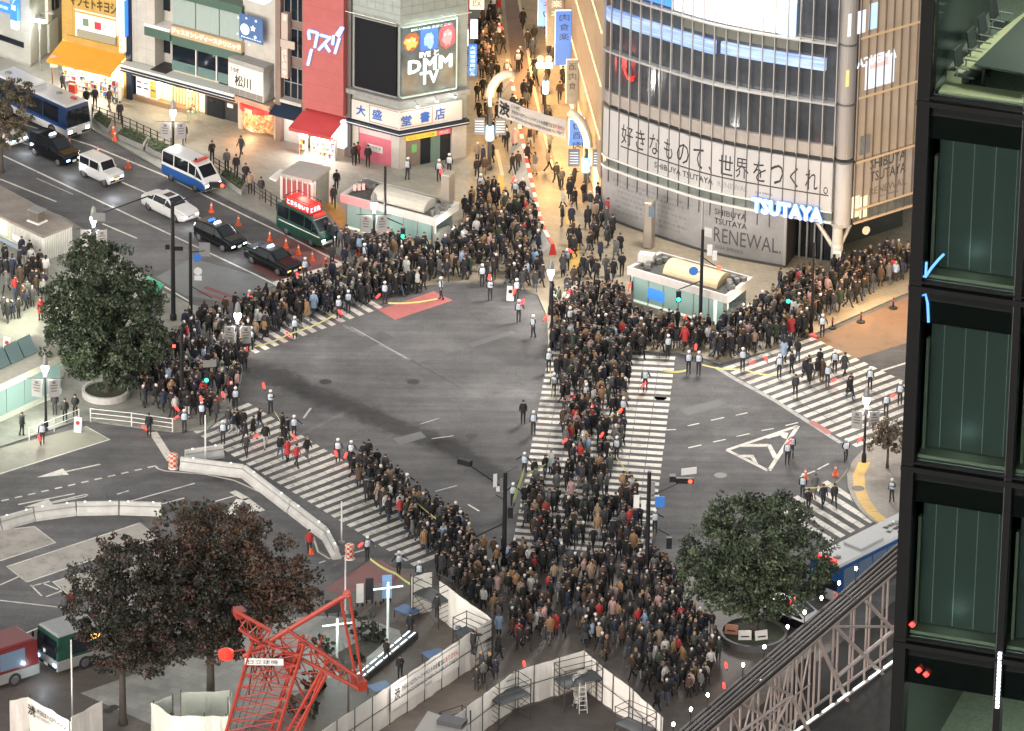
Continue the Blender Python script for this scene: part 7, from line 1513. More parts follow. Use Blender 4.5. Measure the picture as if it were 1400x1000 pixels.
mb=MB(); a,b_=gq(1060,bot(1060)-2,.3),gq(1250,bot(1250)-2,.3); n_=9
for k in range(n_):mb.tube(a.lerp(b_,k/n_),a.lerp(b_,(k+.7)/n_),.07)
mb.build('led_tube',emat('pale led tube',(.85,1,.95),.5),gt)
mb=MB(); A_,B_=gq(1070,900,-2.6),gq(1115,905,-2.6); mb.hexa([gq(1083,top(1083)+20,-2.8),gq(1113,top(1113)+20,-2.8),gq(1113,top(1113)+20,-3),gq(1083,top(1083)+20,-3)]+[Vector((q.x,q.y,.13))for q in(gq(1083,top(1083)+20,-2.8),gq(1113,top(1113)+20,-2.8),gq(1113,top(1113)+20,-3),gq(1083,top(1083)+20,-3))]); mb.build('mesh_panel',mat('dark mesh panel',(.04,.04,.045),.6,var=.3,scale=6),gt)
for k,px in enumerate((938,962,985,1033,1062,1094,1117,1140,1164,1187)):
 q=gq(px,top(px))-s_*.9+Vector((0,0,.2)); t=wroot('deck_lamp',q,('lowest white lamp on the gantry deck by the bottom edge','white gantry lamp second from the bottom edge','white gantry lamp third from the bottom edge','white gantry lamp just below the round planter','white gantry lamp beside the round planter notices','white gantry lamp above the mesh panel','white gantry lamp in front of the police car','white gantry lamp below the left end of the police bus','white gantry lamp before the middle of the police bus','white gantry lamp nearest the dark glass tower')[k],'lamp','white lamps along the gantry deck')
 mb=MB(); mb.tube(q,q+Vector((0,0,.9)),.03); mb.build('stand',DARKM,t); mb=MB(); mb.lathe([(.03,.84),(.075,.9),(.09,1.0),(.04,1.08)],q,10); mb.build('bulb',L_HOT,t); lamp(q+Vector((0,-.1,1.4)),16,(.9,.97,1),.15,'deck_light')
 mb=MB(); mb.tube(q+Vector((0,0,.35)),q+s_*1.2+Vector((0,0,.2)),.025); mb.build('arm',DARKM,t)
 # ================================================================== NEAR DARK GLASS TOWER (right edge)
E0=CAM+ray(1240,500)*(143/ray(1240,500).dot(FW)); E0.z=0; aT=R(18)
fN=Facade(Vector((E0.x,E0.y,0)),Vector((E0.x+math.cos(aT)*14,E0.y-math.sin(aT)*14,0)))
def nz(px,py,d=0):return fN.uz(px,py,d)
tw=wroot('dark_glass_tower',Vector((E0.x,E0.y,0)),'near dark glass office tower filling the right edge with lit green blinds','building')
TB=mat('tower black frame',(.004,.0045,.005),.5,spec=.12); BLIND=mat('green grey blind',(.016,.027,.026),.6,var=.15,scale=.6)
def panemat(nt,n,L_,b_):
 for q in list(n):
  if q.type!='OUTPUT_MATERIAL':n.remove(q)
 out=[q for q in n if q.type=='OUTPUT_MATERIAL'][0]; tr=n.new('ShaderNodeBsdfTransparent'); tr.inputs['Color'].default_value=(.75,.82,.80,1); gl=n.new('ShaderNodeBsdfGlossy'); gl.inputs['Roughness'].default_value=.02; gl.inputs['Color'].default_value=(.8,.9,.9,1)
 fr_=n.new('ShaderNodeFresnel'); fr_.inputs['IOR'].default_value=1.35; mx=n.new('ShaderNodeMixShader'); L_.new(fr_.outputs[0],mx.inputs[0]); L_.new(tr.outputs[0],mx.inputs[1]); L_.new(gl.outputs[0],mx.inputs[2]); L_.new(mx.outputs[0],out.inputs['Surface'])
_pm=bpy.data.materials.new('clear tower pane'); _pm.use_nodes=True; panemat(_pm.node_tree,_pm.node_tree.nodes,_pm.node_tree.links,None)
zl=[nz(1250,y)[1]for y in(136,385,641,880)]
FH=(zl[0]-zl[3])/3; lines=[zl[0]+FH*1.0+.0,zl[0],zl[0]-FH,zl[0]-2*FH,zl[0]-3*FH,zl[0]-4*FH]
um=nz(1382,640)[0]; uL=.15; Wn=um-uL; LN=um+Wn*5+.08
mb=MB(); fN.box(mb,0,LN,0,lines[5]-.2,-9,0); fN.box(mb,0,LN,lines[0]+.35,lines[0]+5,-9,0); mb.build('lower_block',TB,tw)
mb=MB(); fN.box(mb,0,.28,lines[5]-.199,lines[0]+.349,-.3,.14); mb.build('corner_fin',TB,tw)
mb=MB(); fN.box(mb,.0,LN,lines[5]-.199,lines[0]+.349,-9,-8.7); mb.build('core_wall',mat('dim core wall',(.10,.11,.10),.8),tw)
mb=MB(); fN.box(mb,0.0,.1,lines[5]-.199,lines[0]+.349,-8.69,-.31); mb.build('end_wall',mat('tower end glass',(.02,.025,.025),.1),tw); fN.upart('end_wall',LN-.1,LN,lines[5]-.199,lines[0]+.349,-8.69,-.31,MATS['tower end glass'],tw)
k=0
while um+Wn*k<LN:
 u=um+Wn*k; mb=MB(); fN.box(mb,u-.07,u+.07,lines[5]-.199,lines[0]+.349,-.12,.14); mb.build('mullion',TB,tw); mb=MB(); fN.box(mb,u-.10,u-.08,lines[5],lines[0],.06,.141); mb.build('mullion_edge',mat('edge glint metal',(.15,.16,.16),.25,.8),tw); k+=1
for i,z in enumerate(lines):
 if i==0:continue
 mb=MB(); fN.box(mb,.0,LN,z-.06,z+.06,.0,.18); fN.box(mb,.0,LN,z+.13,z+.17,.0,.15); mb.build('transom',TB,tw)
 mb=MB(); fN.box(mb,.1,LN-.11,z-.30,z-.061,-8.69,-.05); mb.build('floor_slab',mat('office carpet',(.13,.15,.12),.9,var=.35,scale=12),tw)
cols=[(uL+.13,um-.07)]+[(um+Wn*k+.07,um+Wn*(k+1)-.07)for k in range(5)]
for i in range(5):
 zt,zb=lines[i],lines[i+1]
 for j,(ua,ub)in enumerate(cols):
  if ub>LN:continue
  mb=MB(); fN.box(mb,ua,ub,zb+.18,zt-.31 if i else zt+.3,-.02,.0); mb.build('glass_pane',_pm,tw)
  if 0<i<4:
   mb=MB(); fN.box(mb,ua,ub,zt-.85,zt-.062,-.049,-.03); mb.build('spandrel',mat('black spandrel',(.006,.007,.007),.2),tw)
   mb=MB(); fN.box(mb,ua+.12,ub-.05,zb+.32,zt-.32,-.5,-.46); bl=mb.build('blind',BLIND,tw)
   mb=MB(); n_=4
   for q in range(n_):uu=ua+.12+(ub-ua-.17)*(q+.6)/n_; fN.box(mb,uu,uu+.014,zb+.34,zt-.33,-.459,-.45)
   mb.build('blind_seam',mat('pale seam',(.16,.2,.18),.6),bl)
   mb=MB(); fN.box(mb,ua+.02,ub,zb+.19,zb+.27,-.6,-.1); fN.box(mb,ua+.03,ua+.1,zb+.271,zt-1.4,-.55,-.4); mb.build('pale_sill',mat('pale sill',(.16,.17,.13),.5),tw)
  elif i==4:
   mb=MB(); fN.box(mb,ua,ub,zt-1.0,zt-.062,-.049,-.03); mb.build('spandrel',mat('black spandrel',(.006,.007,.007),.2),tw)
mb=MB(); z=lines[1]+.18; fN.box(mb,.4,LN,z-.02,z+.03,-.7,-.12); mb.hexa([fN.pt(.42,z-.02,-.7),fN.pt(.75,z-.02,-.7),fN.pt(2.1,z-.02,-7.5),fN.pt(1.7,z-.02,-7.5),fN.pt(.42,z+.28,-.7),fN.pt(.75,z+.28,-.7),fN.pt(2.1,z+.28,-7.5),fN.pt(1.7,z+.28,-7.5)]); mb.build('cream_kerb',mat('cream ledge',(.30,.29,.18),.6),tw)
mb=MB(); z=lines[5]; mb.sweep([fN.pt(.9,z+.1,-.4),fN.pt(1.2,z+.1,-1.2),fN.pt(1.5,z+.1,-2.4),fN.pt(1.6,z+.1,-4)],.22,8); mb.build('cream_kerb',mat('cream ledge',(.30,.29,.18),.6),tw)
for z_,pw in((lines[0],300),(lines[4]-.6,130)):lamp(fN.pt(3.0,z_-.5,-2.6),pw*1.6,(1,.98,.85),.8,'office_or_blind_fill_light')
for i in(1,2,3):lamp(fN.pt(1.3,lines[i]-FH+.75,-.30),1,(.85,1,.95),.25,'office_or_blind_fill_light')  # unseen lamps put by the sill so each blind brightens towards its bottom
mb=MB(); ua,za=nz(1361,884); ub,zb_=nz(1358,962);
for k in range(14):fN.box(mb,um-.03,um+.05,zb_+(za-zb_)*k/14,zb_+(za-zb_)*(k+.6)/14,.142,.2)
mb.build('led_or_reflection_strip',emat('white led or reflected strip',(.85,.95,1.),.9),tw)  # glowing segments on the mullion imitate a reflected led
for px,py in((1248,853),(1257,915),(1267,921)):u,z=nz(px,py); mb=MB(); mb.lathe([(.03,-.06),(.08,0),(.03,.06)],fN.pt(u,z,.05),8); mb.build('red_lamp_or_reflection',emat('tower red reflection',(1,.05,.04),.5),tw)  # small glowing shapes put in for red lights reflected in the glass
t=wroot('blue_light_reflection',fN.pt(.4,nz(1262,360)[1]),'blue reflection of string lights shaped as glowing tubes on the tower corner glass','light reflection'); NB=emat('blue reflected glow',(.12,.35,1),.3)  # glowing tubes added on the pane as a reflection of blue lights
for pts in([(1252,372),(1258,376),(1266,378),(1274,366),(1284,354),(1291,347)],[(1255,356),(1259,374)],[(1267,358),(1266,376)],[(1250,415),(1256,405),(1266,402),(1269,415),(1270,440)]):
 P_=[fN.pt(*nz(*p),.03)for p in pts]; mb=MB(); mb.sweep(P_,.03,5); mb.build('reflection_tube',NB,t)
zf=lines[1]+.005; CHM=mat('black chair mesh',(.015,.016,.018),.6);
def office_chair(px,py,label):
 r=ray(px,py); q=CAM+r*((zf-.06-CAM.z)/r.z); t=empty('office_chair',Vector((q.x,q.y,zf-.06)),-2.0,label,'chair','office chairs in the meeting room'); mb=MB(); mb.box((0,0,.46),(.46,.46,.07)); bevel(mb.build('seat',CHM,t),.03); mb=MB(); mb.hexa([(-.24,-.22,.58),(.24,-.22,.58),(.24,-.18,.58),(-.24,-.18,.58),(-.21,-.30,1.02),(.21,-.30,1.02),(.21,-.26,1.02),(-.21,-.26,1.02)]); bevel(mb.build('backrest',CHM,t),.02)
 mb=MB(); mb.tube((0,0,.1),(0,0,.43),.03)
 for k in range(5):mb.tube((0,0,.12),(.28*math.cos(k*1.257),.28*math.sin(k*1.257),.05),.02)
 mb.build('base',CHM,t); mb=MB()
 for s in(-.26,.26):mb.tube((s,-.15,.46),(s,-.15,.66),.018); mb.tube((s,-.2,.66),(s,.12,.66),.022)
 mb.build('armrest',GREYM,t)
for k,(px,py)in enumerate(((1322,128),(1340,103),(1355,83),(1370,62))):office_chair(px,py,('black office chair closest to the window behind the top tower pane','black office chair second from the top tower pane','black office chair third from the top tower pane','black office chair deepest in the meeting room')[k])
r=ray(1400,122); q=CAM+r*((zf-.06-CAM.z)/r.z); t=empty('meeting_table',Vector((q.x+.2,q.y+.9,zf-.06)),-.42,'dark meeting table beside the row of office chairs in the tower','table'); mb=MB(); mb.box((0,0,.73),(1.3,3.6,.05)); mb.build('table_top',mat('dark table top',(.05,.055,.05),.3),t); mb=MB(); [mb.box((x,y,.35),(.06,.06,.7))for x in(-.5,.5)for y in(-1.6,1.6)]; mb.build('leg',DARKM,t)
# ================================================================== PEOPLE
def skin_body(pose,fingers=True):
 """one continuous body grown over a skeleton; returns verts, quads, slot per face (0 skin 1 top 2 legs 3 shoes)"""
 J=[]; E=[]; LB=[]
 def add(p,r,parent=None,lab=1):
  J.append((Vector(p),r)); i=len(J)-1
  if parent is not None:E.append((parent,i)); LB.append(lab)
  return i
 lean=pose.get('lean',0.)
 pel=add((0,0,.93),(.135,.10));
 sp=add((0,-.02-lean*.2,1.12),(.13,.095),pel); ch=add((0,-.02-lean*.5,1.30),(.155,.105),sp); nk=add((0,-.02-lean*.8,1.455),(.055,.055),ch,1); hd=add((0,-.045-lean,1.545),(.075,.085),nk,0); ht=add((0,-.035-lean*1.1,1.665),(.072,.085),hd,0)
 for s,key in((-1,'l'),(1,'r')):
  sh=add((s*.165,-.02-lean*.6,1.40),(.068,.068),ch); a=pose['arm_'+key]
  el=add(a[0],(.052,.052),sh); wr=add(a[1],(.036,.036),el); d=(Vector(a[1])-Vector(a[0])).normalized()
  pm=add(Vector(a[1])+d*.07,(.034,.018),wr,0)
  if fingers:
   side=d.cross(Vector((s,0,0.01))); side=side.normalized()if side.length>.1 else Vector((0,1,0)); cu=Vector((-s*.02,0,0))
   for k,(o,ln)in enumerate(((-.027,.055),(-.009,.068),(.009,.064),(.027,.050))):
    f1=add(Vector(a[1])+d*.10+side*o,(.010,.010),pm,0); f2=add(Vector(a[1])+d*(.10+ln*.6)+side*o+cu*.5,(.009,.009),f1,0); add(Vector(a[1])+d*(.10+ln)+side*o+cu*1.2,(.007,.007),f2,0)
   t1=add(Vector(a[1])+d*.05+side*.045,(.011,.011),pm,0); add(Vector(a[1])+d*.09+side*.062+cu,(.009,.009),t1,0)
  l=pose['leg_'+key]; hp=add((s*.088,0,.86),(.092,.092),pel,2); kn=add(l[0],(.064,.064),hp,2); an=add(l[1],(.046,.046),kn,2); add(Vector(l[1])+Vector((0,-.15,-.035)),(.042,.034),an,3); add(Vector(l[1])+Vector((0,.045,-.03)),(.036,.036),an,3)
 me=bpy.data.meshes.new('body'); me.from_pydata([tuple(j[0])for j in J],E,[]); o=bpy.data.objects.new('body',me); C.objects.link(o)
 sk=o.modifiers.new('s','SKIN'); sk.use_smooth_shade=True; sk.branch_smoothing=.3
 for i,j in enumerate(J):me.skin_vertices[0].data[i].radius=j[1]
 me.skin_vertices[0].data[0].use_root=True
 su=o.modifiers.new('u','SUBSURF'); su.levels=1; su.render_levels=1
 dg=bpy.context.evaluated_depsgraph_get(); ev=bpy.data.meshes.new_from_object(o.evaluated_get(dg))
 n=len(ev.vertices); V=np.zeros(n*3); ev.vertices.foreach_get('co',V); V=V.reshape(-1,3); F=[tuple(p.vertices)for p in ev.polygons]
 bpy.data.objects.remove(o); bpy.data.meshes.remove(me); bpy.data.meshes.remove(ev)
 Pa=np.array([J[a][0]for a,b_ in E]); Pb=np.array([J[b_][0]for a,b_ in E]); lab=np.array(LB); Ra=np.array([max(J[b_][1])for a,b_ in E])
 MI=[]
 for f in F:
  c=V[list(f)].mean(0); ab=Pb-Pa; t=np.clip(((c-Pa)*ab).sum(1)/np.maximum((ab*ab).sum(1),1e-9),0,1); d=np.linalg.norm(Pa+ab*t[:,None]-c,axis=1)-Ra*.6; m_=lab[d.argmin()]
  if m_==1 and c[2]<.93:m_=2
  if m_==2 and c[2]<.075:m_=3
  if m_==0 and 1.0<c[2]<1.47 and abs(c[0])<.08:m_=1
  MI.append(m_)
 hy=-.045-lean*1.05
 for i in range(n):
  x,y,z=V[i]
  if abs(x)<.02 and y<hy-.05 and 1.54<z<1.61:V[i,1]-=.022
 return V,F,np.array(MI)
def cube_shell(c,r,n=3,keep=None):
 vs={}; F=[]; V=[]
 def vid(p):
  k=tuple(np.round(p,4))
  if k not in vs:vs[k]=len(V); q=np.array(p,float); V.append(q/np.linalg.norm(q))
  return vs[k]
 for ax in range(3):
  for s in(-1,1):
   for i in range(n):
    for j in range(n):
     q=[]
     for di,dj in((0,0),(1,0),(1,1),(0,1)):p=[0,0,0]; p[ax]=s; p[(ax+1)%3]=-1+2*(i+di)/n; p[(ax+2)%3]=-1+2*(j+dj)/n; q.append(vid(p))
     F.append(tuple(q if s>0 else q[::-1]))
 V=np.array(V)*np.array(r)+np.array(c); return V,F
def tube_shell(prof,n=10):
 """rings of (z, rx, ry, y offset)"""
 V=[]; F=[]
 for z,rx,ry,oy in prof:
  for k in range(n):t=2*math.pi*k/n; V.append((rx*math.cos(t),oy+ry*math.sin(t),z))
 for j in range(len(prof)-1):
  for k in range(n):F.append((j*n+k,j*n+(k+1)%n,(j+1)*n+(k+1)%n,(j+1)*n+k))
 return np.array(V),F
def leg(fw,s,lift=0.):return((s*.095,-fw*.5-.03,.50+lift*.5),(s*.10,-fw+(.12*(fw<0)),.075+lift))
def leg_w(fw,s):
 return((s*.09,-fw*.62-.02,.50),(s*.09,-fw*1.15,.075))if fw>0 else((s*.09,-fw*.25-.05,.49),(s*.09,-fw*1.15,.15))
down=lambda s,sw=0.:((s*.225,.02-sw*.3,1.13),(s*.235,-.05-sw,.90))
POSES={'walk':dict(arm_l=down(-1,-.16),arm_r=down(1,.18),leg_l=leg_w(.22,-1),leg_r=leg_w(-.22,1),lean=.03),'walk2':dict(arm_l=down(-1,.18),arm_r=down(1,-.16),leg_l=leg_w(-.24,-1),leg_r=leg_w(.24,1),lean=.03),'stride':dict(arm_l=((-.235,-.02,1.14),(-.16,-.2,1.03)),arm_r=down(1,-.1),leg_l=leg_w(-.3,-1),leg_r=leg_w(.28,1),lean=.05),'stand':dict(arm_l=down(-1),arm_r=down(1),leg_l=leg(.0,-1),leg_r=leg(.03,1)),
'phone':dict(arm_l=down(-1),arm_r=((.215,-.02,1.15),(.10,-.24,1.25)),leg_l=leg(.02,-1),leg_r=leg(-.02,1),lean=.02),
'pocket':dict(arm_l=((-.25,.05,1.15),(-.17,-.08,.98)),arm_r=((.25,.05,1.15),(.17,-.08,.98)),leg_l=leg(.04,-1),leg_r=leg(-.03,1)),
'photo':dict(arm_l=((-.20,-.16,1.33),(-.06,-.28,1.50)),arm_r=((.20,-.16,1.33),(.06,-.28,1.50)),leg_l=leg(.0,-1),leg_r=leg(.03,1)),
'spread':dict(arm_l=((-.36,-.05,1.25),(-.56,-.15,1.12)),arm_r=((.36,-.05,1.25),(.55,-.14,1.10)),leg_l=leg(.03,-1),leg_r=leg(-.03,1)),
'point':dict(arm_l=down(-1),arm_r=((.30,-.10,1.22),(.36,-.32,1.12)),leg_l=leg(.03,-1),leg_r=leg(-.03,1)),
}
BODY={k:skin_body(p)for k,p in POSES.items()}
BODY_S={k:skin_body(POSES[k],False)for k in('walk','walk2','stride','stand','phone','pocket')}
HAIR={}
for k,p in POSES.items():
 ly=-p.get('lean',0)*1.05
 HAIR[k,'short']=cube_shell((0,ly-.018,1.632),(.092,.105,.088));
 V,F=cube_shell((0,ly-.012,1.60),(.100,.105,.122)); V[:,2]=np.where(V[:,2]<1.55,V[:,2]-.10,V[:,2]); V[:,1]=np.where((V[:,2]<1.63)&(V[:,1]<ly-.05),ly-.045,V[:,1]); HAIR[k,'long']=(V,F)
 V1,F1=cube_shell((0,ly-.03,1.645),(.112,.125,.085)); V2,F2=tube_shell([(1.612,.118,.142,ly-.05),(1.628,.118,.142,ly-.05)],12); HAIR[k,'cap']=(np.concatenate([V1,V2]),F1+[tuple(i+len(V1)for i in f)for f in F2])
COATS={'long':tube_shell([(1.43,.155,.115,-.02),(1.3,.205,.15,-.02),(1.1,.19,.145,-.01),(.9,.2,.17,0),(.6,.235,.215,0)]),'jacket':tube_shell([(1.43,.15,.11,-.02),(1.3,.20,.145,-.02),(1.1,.19,.14,-.01),(.92,.18,.15,0),(.85,.185,.155,0)]),'skirt':tube_shell([(1.0,.15,.12,0),(.8,.19,.17,0),(.5,.25,.23,0)]),'vest':tube_shell([(1.44,.12,.10,-.02),(1.36,.195,.14,-.02),(1.2,.195,.14,-.02),(1.0,.175,.135,-.01)],12)}
PACK=cube_shell((0,.19,1.24),(.15,.10,.21),3)
def M_(name,c,r=.75):return mat(name,c,r)
TOPS={'black':(.010,.010,.011),'charcoal':(.03,.03,.033),'dark navy':(.014,.018,.035),'grey':(.09,.09,.09),'brown':(.06,.036,.024),'beige':(.22,.16,.11),'white':(.40,.39,.37),'dark green':(.03,.045,.03),'red':(.34,.03,.03),'pale pink':(.4,.25,.24),'pale blue':(.22,.30,.42),'camel':(.24,.14,.07),'orange':(.5,.16,.03)}
LEGS={'black':(.010,.010,.011),'dark':(.022,.022,.026),'blue denim':(.045,.07,.12),'grey':(.10,.10,.10),'beige':(.16,.125,.09),'white':(.34,.33,.31)}
HAIRS={'black hair':(.008,.007,.007),'brown hair':(.04,.022,.013),'fair hair':(.22,.15,.08),'white hat':(.5,.49,.46),'grey hat':(.12,.12,.12),'red hat':(.3,.03,.03)}
for k in TOPS:TOPS[k]=M_('cloth top '+k,TOPS[k],.85)
for k in LEGS:LEGS[k]=M_('cloth legs '+k,LEGS[k],.85)
for k in HAIRS:HAIRS[k]=M_('head '+k,HAIRS[k],.7)
SKINM=M_('skin',(.33,.20,.14),.6); SHOE=M_('dark shoe',(.012,.011,.011),.5); SHOEW=M_('white shoe',(.45,.44,.42),.5)
PAL=[SKINM,SHOE,SHOEW]+list(TOPS.values())+list(LEGS.values())+list(HAIRS.values()); PIX={m:i for i,m in enumerate(PAL)}
def mesh_np(name,V,F,MI=None,mats=()):
 me=bpy.data.meshes.new(name); me.from_pydata([tuple(v)for v in V],[],F)
 for m in mats:me.materials.append(m)
 if MI is not None:me.polygons.foreach_set('material_index',np.asarray(MI,dtype=np.int32))
 me.polygons.foreach_set('use_smooth',[True]*len(F)); me.update(); return me
PROTO={}
def proto(key,make):
 if key not in PROTO:PROTO[key]=make()
 return PROTO[key]
FIRST={}
def person(px,py,rz,pose,label,top,legs,hair,hk='short',coat=None,coatm=None,pack=None,z=None,h=1.0,group='people in the crossing',shoe=SHOE,skirt=None):
 p=gp(px,py)if z is None else g(px,py,z); me=proto(('body',pose),lambda:mesh_np('person',*BODY[pose],(SKINM,TOPS['black'],LEGS['black'],SHOE)))
 def inst(key,name,mesh,mats):
  if key in FIRST:o=FIRST[key].copy()
  else:
   o=bpy.data.objects.new(name,mesh); FIRST[key]=o
  C.objects.link(o)
  for i,m in enumerate(mats):o.material_slots[i].link='OBJECT'; o.material_slots[i].material=m
  return o
 o=inst(('body',pose),'person',me,(SKINM,top,legs,shoe)); o.location=p; o.rotation_euler=(0,0,rz); o.scale=(h,h,h); tag(o,label,'person',group)
 def child(key,name,V,F,m):
  c=inst(key,name,proto(key,lambda:mesh_np(name,V,F,None,(m,))),(m,)); c.parent=o; return c
 child(('hair',pose,hk),'cap' if hk=='cap' else 'hair',*HAIR[pose,hk],hair)
 if coat:child(('coat',coat),'vest' if coat=='vest' else 'coat' if coat=='long' else 'jacket',*COATS[coat],coatm or top)
 if skirt:child(('coat','skirt'),'skirt',*COATS['skirt'],skirt)
 if pack:child(('pack',),'backpack',*PACK,pack)
 return o
def heading(dx,dy):
 """rotation that makes a figure face along an image direction"""
 d=g(700+dx*50,500+dy*50)-g(700,500); return math.atan2(d.y,d.x)+math.pi/2
CAPW=M_('white police cap',(.62,.62,.60),.4); VEST=M_('pale reflective vest',(.42,.47,.52),.4); NAVYU=TOPS['dark navy']; DKL=LEGS['dark']
BATON=emat('red baton glow',(1.,.03,.025),1.1)
bat0=None
def baton(px,py,base,label,ang=0.):
 """a lit red baton in the upright plane through the ground point base"""
 global bat0
 f_=Facade(base,base+Vector((1,0,0))); u,z=f_.uz(px,py); q=f_.pt(u,z,.12)
 if bat0 is None:
  bat0=empty('light_baton',q,0,label,'light baton','red light batons'); mb=MB(); mb.lathe([(.03,-.14),(.06,-.12),(.08,0),(.08,.18),(.06,.27),(.02,.3)],(0,0,0),10); mb.build('lit_tube',BATON,bat0,smooth=True); mb=MB(); mb.lathe([(.025,-.30),(.03,-.14)],(0,0,0),8); mb.build('handle',BLACK,bat0); o=bat0
 else:o=copy_tree(bat0); o.location=q; o['label']=label
 o.rotation_euler=(0,ang,0); return o
POL=[(343,479,1,-.6,'spread','at the near left end of the north crossing',338,478),(403,464,-.4,1,'spread','holding the tape along the north crossing',395,457),(463,436,-.3,1,'point','behind the tape halfway along the north crossing',466,427),(476,428,.3,1,'stand','turned away behind the north crossing tape',None,0),(526,416,-.3,1,'spread','at the red painted patch end of the north crossing',516,405),(603,410,-1,.1,'spread','standing on the red painted patch',None,0),
(417,383,.2,1,'point','on the stop line beside the black saloon taxi',408,377),(341,428,.4,1,'point','at the corner end of the faded grey road patch',344,405),(499,364,-1,.2,'spread','holding tape at the top end of the north crossing',None,0),
(659,392,.2,1,'stand','at the top kerb left of the other officer',None,0),(670,411,-.2,1,'phone','on the asphalt below the top kerb',670,380),(706,412,.1,1,'point','just behind the white stand sign',703,399),(709,441,.2,1,'point','in front of the stand sign holding tape',714,413),(729,462,-1,.4,'point','at the top left of the middle crossing',745,435),(779,451,.2,1,'point','in the crowd right of the globe lamp',789,442),(775,371,.1,1,'point','behind the globe lamp near the yellow tactile paving',781,343),(866,402,-.6,1,'point','at the left end of the warm lit subway entrance',860,392),
(657,268,.3,1,'point','near the long yellow tactile paving',661,265),(704,276,.2,1,'point','left of the barrier row in the street mouth',701,246),(682,61,.2,-1,'point','high in the narrow street holding up a baton',686,38),(693,111,.1,1,'point','in the narrow street beside the barrier start',692,97),(708,98,.2,1,'stand','walking down the narrow street carriageway',None,0),(675,22,0,-1,'stand','furthest up the narrow street',None,0),
(557,246,.6,-.4,'phone','in front of the bookstore corner pillar',None,0),(600,248,.1,1,'point','beside the grey pylon by the bookstore',603,235),(614,240,.1,1,'stand','in pale shirt behind the grey pylon',None,0),
(1015,507,-.2,1,'spread','holding tape at the near end of the east crossing',1027,495),(1065,516,.2,1,'stand','on the east crossing third stripe with tape',1048,491),(1131,529,.2,1,'point','in the middle of the east crossing',1139,520),(1141,510,-.3,1,'stand','behind the officer in the middle of the east crossing',None,0),(1189,533,.3,1,'stand','on the east crossing above the notice lamp',None,0),(1211,569,.2,1,'stand','right of the notice lamp on the east crossing',None,0),(1230,554,-.2,1,'point','on the east crossing beside the dark tower',1219,541),(1082,626,-.4,1,'stand','right of the striped triangle',None,0),(1076,635,-.2,1,'point','right of the striped triangle, nearer the viewer',1078,604),
(941,511,.4,1,'stand','at the top right end of the middle crossing, left of two',951,475),(955,512,-.3,1,'stand','at the top right end of the middle crossing, right of two',None,0),(913,489,.1,1,'spread','on the top right stripe of the middle crossing',None,0),(882,535,-.2,1,'point','on the right part of the middle crossing',879,526),(1124,461,-.3,1,'point','at the kerb between the east crossing and brown lane',1114,458),(1219,687,-.6,.4,'phone','on the far corner pavement by the dark tower',None,0),(1156,632,.4,.5,'pocket','at the tip of the far corner kerb',1175,601),(1097,681,.2,-1,'stand','in white helmet on the south crossing',None,0),
(322,561,.2,1,'stand','at the near end of the west crossing by the corner',None,0),(370,565,-.3,1,'phone','alone on the asphalt above the west crossing',361,528),(402,600,.2,1,'spread','holding tape on the top edge of the west crossing',403,597),(462,632,-.2,1,'point','at the head of the west crossing crowd, left of two',460,621),(480,635,.2,1,'point','at the head of the west crossing crowd, right of two',472,623),(556,680,.8,.4,'spread','holding tape above the west crossing crowd',None,0),(629,732,.6,-.4,'spread','at the lower end of the long west tape',None,0),(502,766,.5,.5,'point','beside the yellow checkered drum',492,745),(545,787,.4,.4,'spread','holding the low tape near the red corner surface',None,0),(573,801,.2,-1,'stand','beside the cloth screen of the hoarding',None,0),(305,607,-.3,1,'stand','just above the short white barrier',349,596),
(252,592,.3,1,'spread','with arms spread at the white guard rail end',240,571),(276,581,-.2,1,'point','in the west corner crowd edge near the guard rail',275,546),(58,609,.2,1,'point','on the pale bus bay concrete at the left',54,600),
(729,594,.1,1,'stand','at the left edge of the middle crossing stripes',None,0),(757,542,-.4,1,'stand','inside the left edge of the middle crossing',778,537),(750,509,.3,1,'stand','by the vertical tape at the top left of the middle crossing',None,0),(717,651,-.7,.7,'spread','pulling yellow cloth at the left of the middle crossing',None,0),(701,693,.4,1,'spread','behind the left signal pole with yellow cloth',None,0),(895,730,.1,-1,'spread','beside the right signal pole with tape',None,0),(843,629,-.7,.7,'stand','with tape at the right flank of the middle crossing crowd',822,595),(801,556,.3,1,'point','inside the crowd on the middle crossing',812,556),(852,575,-.5,1,'point','with a large red glow at the right flank of the crossing crowd',848,562),
]
for i,(px,py,dx,dy,pose,place,bx,by)in enumerate(POL):
 o=person(px,py,heading(dx,dy),pose,'person in white cap, pale vest, '+place.replace('the ',''),NAVYU,DKL,CAPW,'cap','vest',VEST,group='police officers');
 if bx:baton(bx,by,gp(px,py),'red lit baton, officer '+place.replace('the ',''),rnd.uniform(-1.2,1.2))
for bx,by,by2,lbl in((199,585,596,'red lit baton in front of the white guard rail'),(243,559,578,'red lit baton above the guard rail end'),(305,540,562,'red lit baton at the right of the west corner crowd'),(336,477,492,'red lit baton beside the globe lamp at the west corner'),(853,414,428,'red lit baton in the crowd left of the warm lit entrance'),(937,433,447,'red lit baton in front of the signal pole by the warm lit entrance'),(790,545,560,'red lit baton in the upper middle crossing crowd'),(771,603,618,'red lit baton low in the middle crossing crowd'),(879,764,782,'red lit baton at the foot of the right signal pole'),(717,908,922,'red lit baton on the plaza above the apex hoarding'),(808,906,925,'red lit baton right behind the hoarding apex'),(993,910,925,'red lit baton on the plaza left of the gantry'),(990,938,950,'red lit baton at the plaza edge below the planter')):
 baton(bx,by,gp(bx,by2),lbl,rnd.uniform(-1,1))
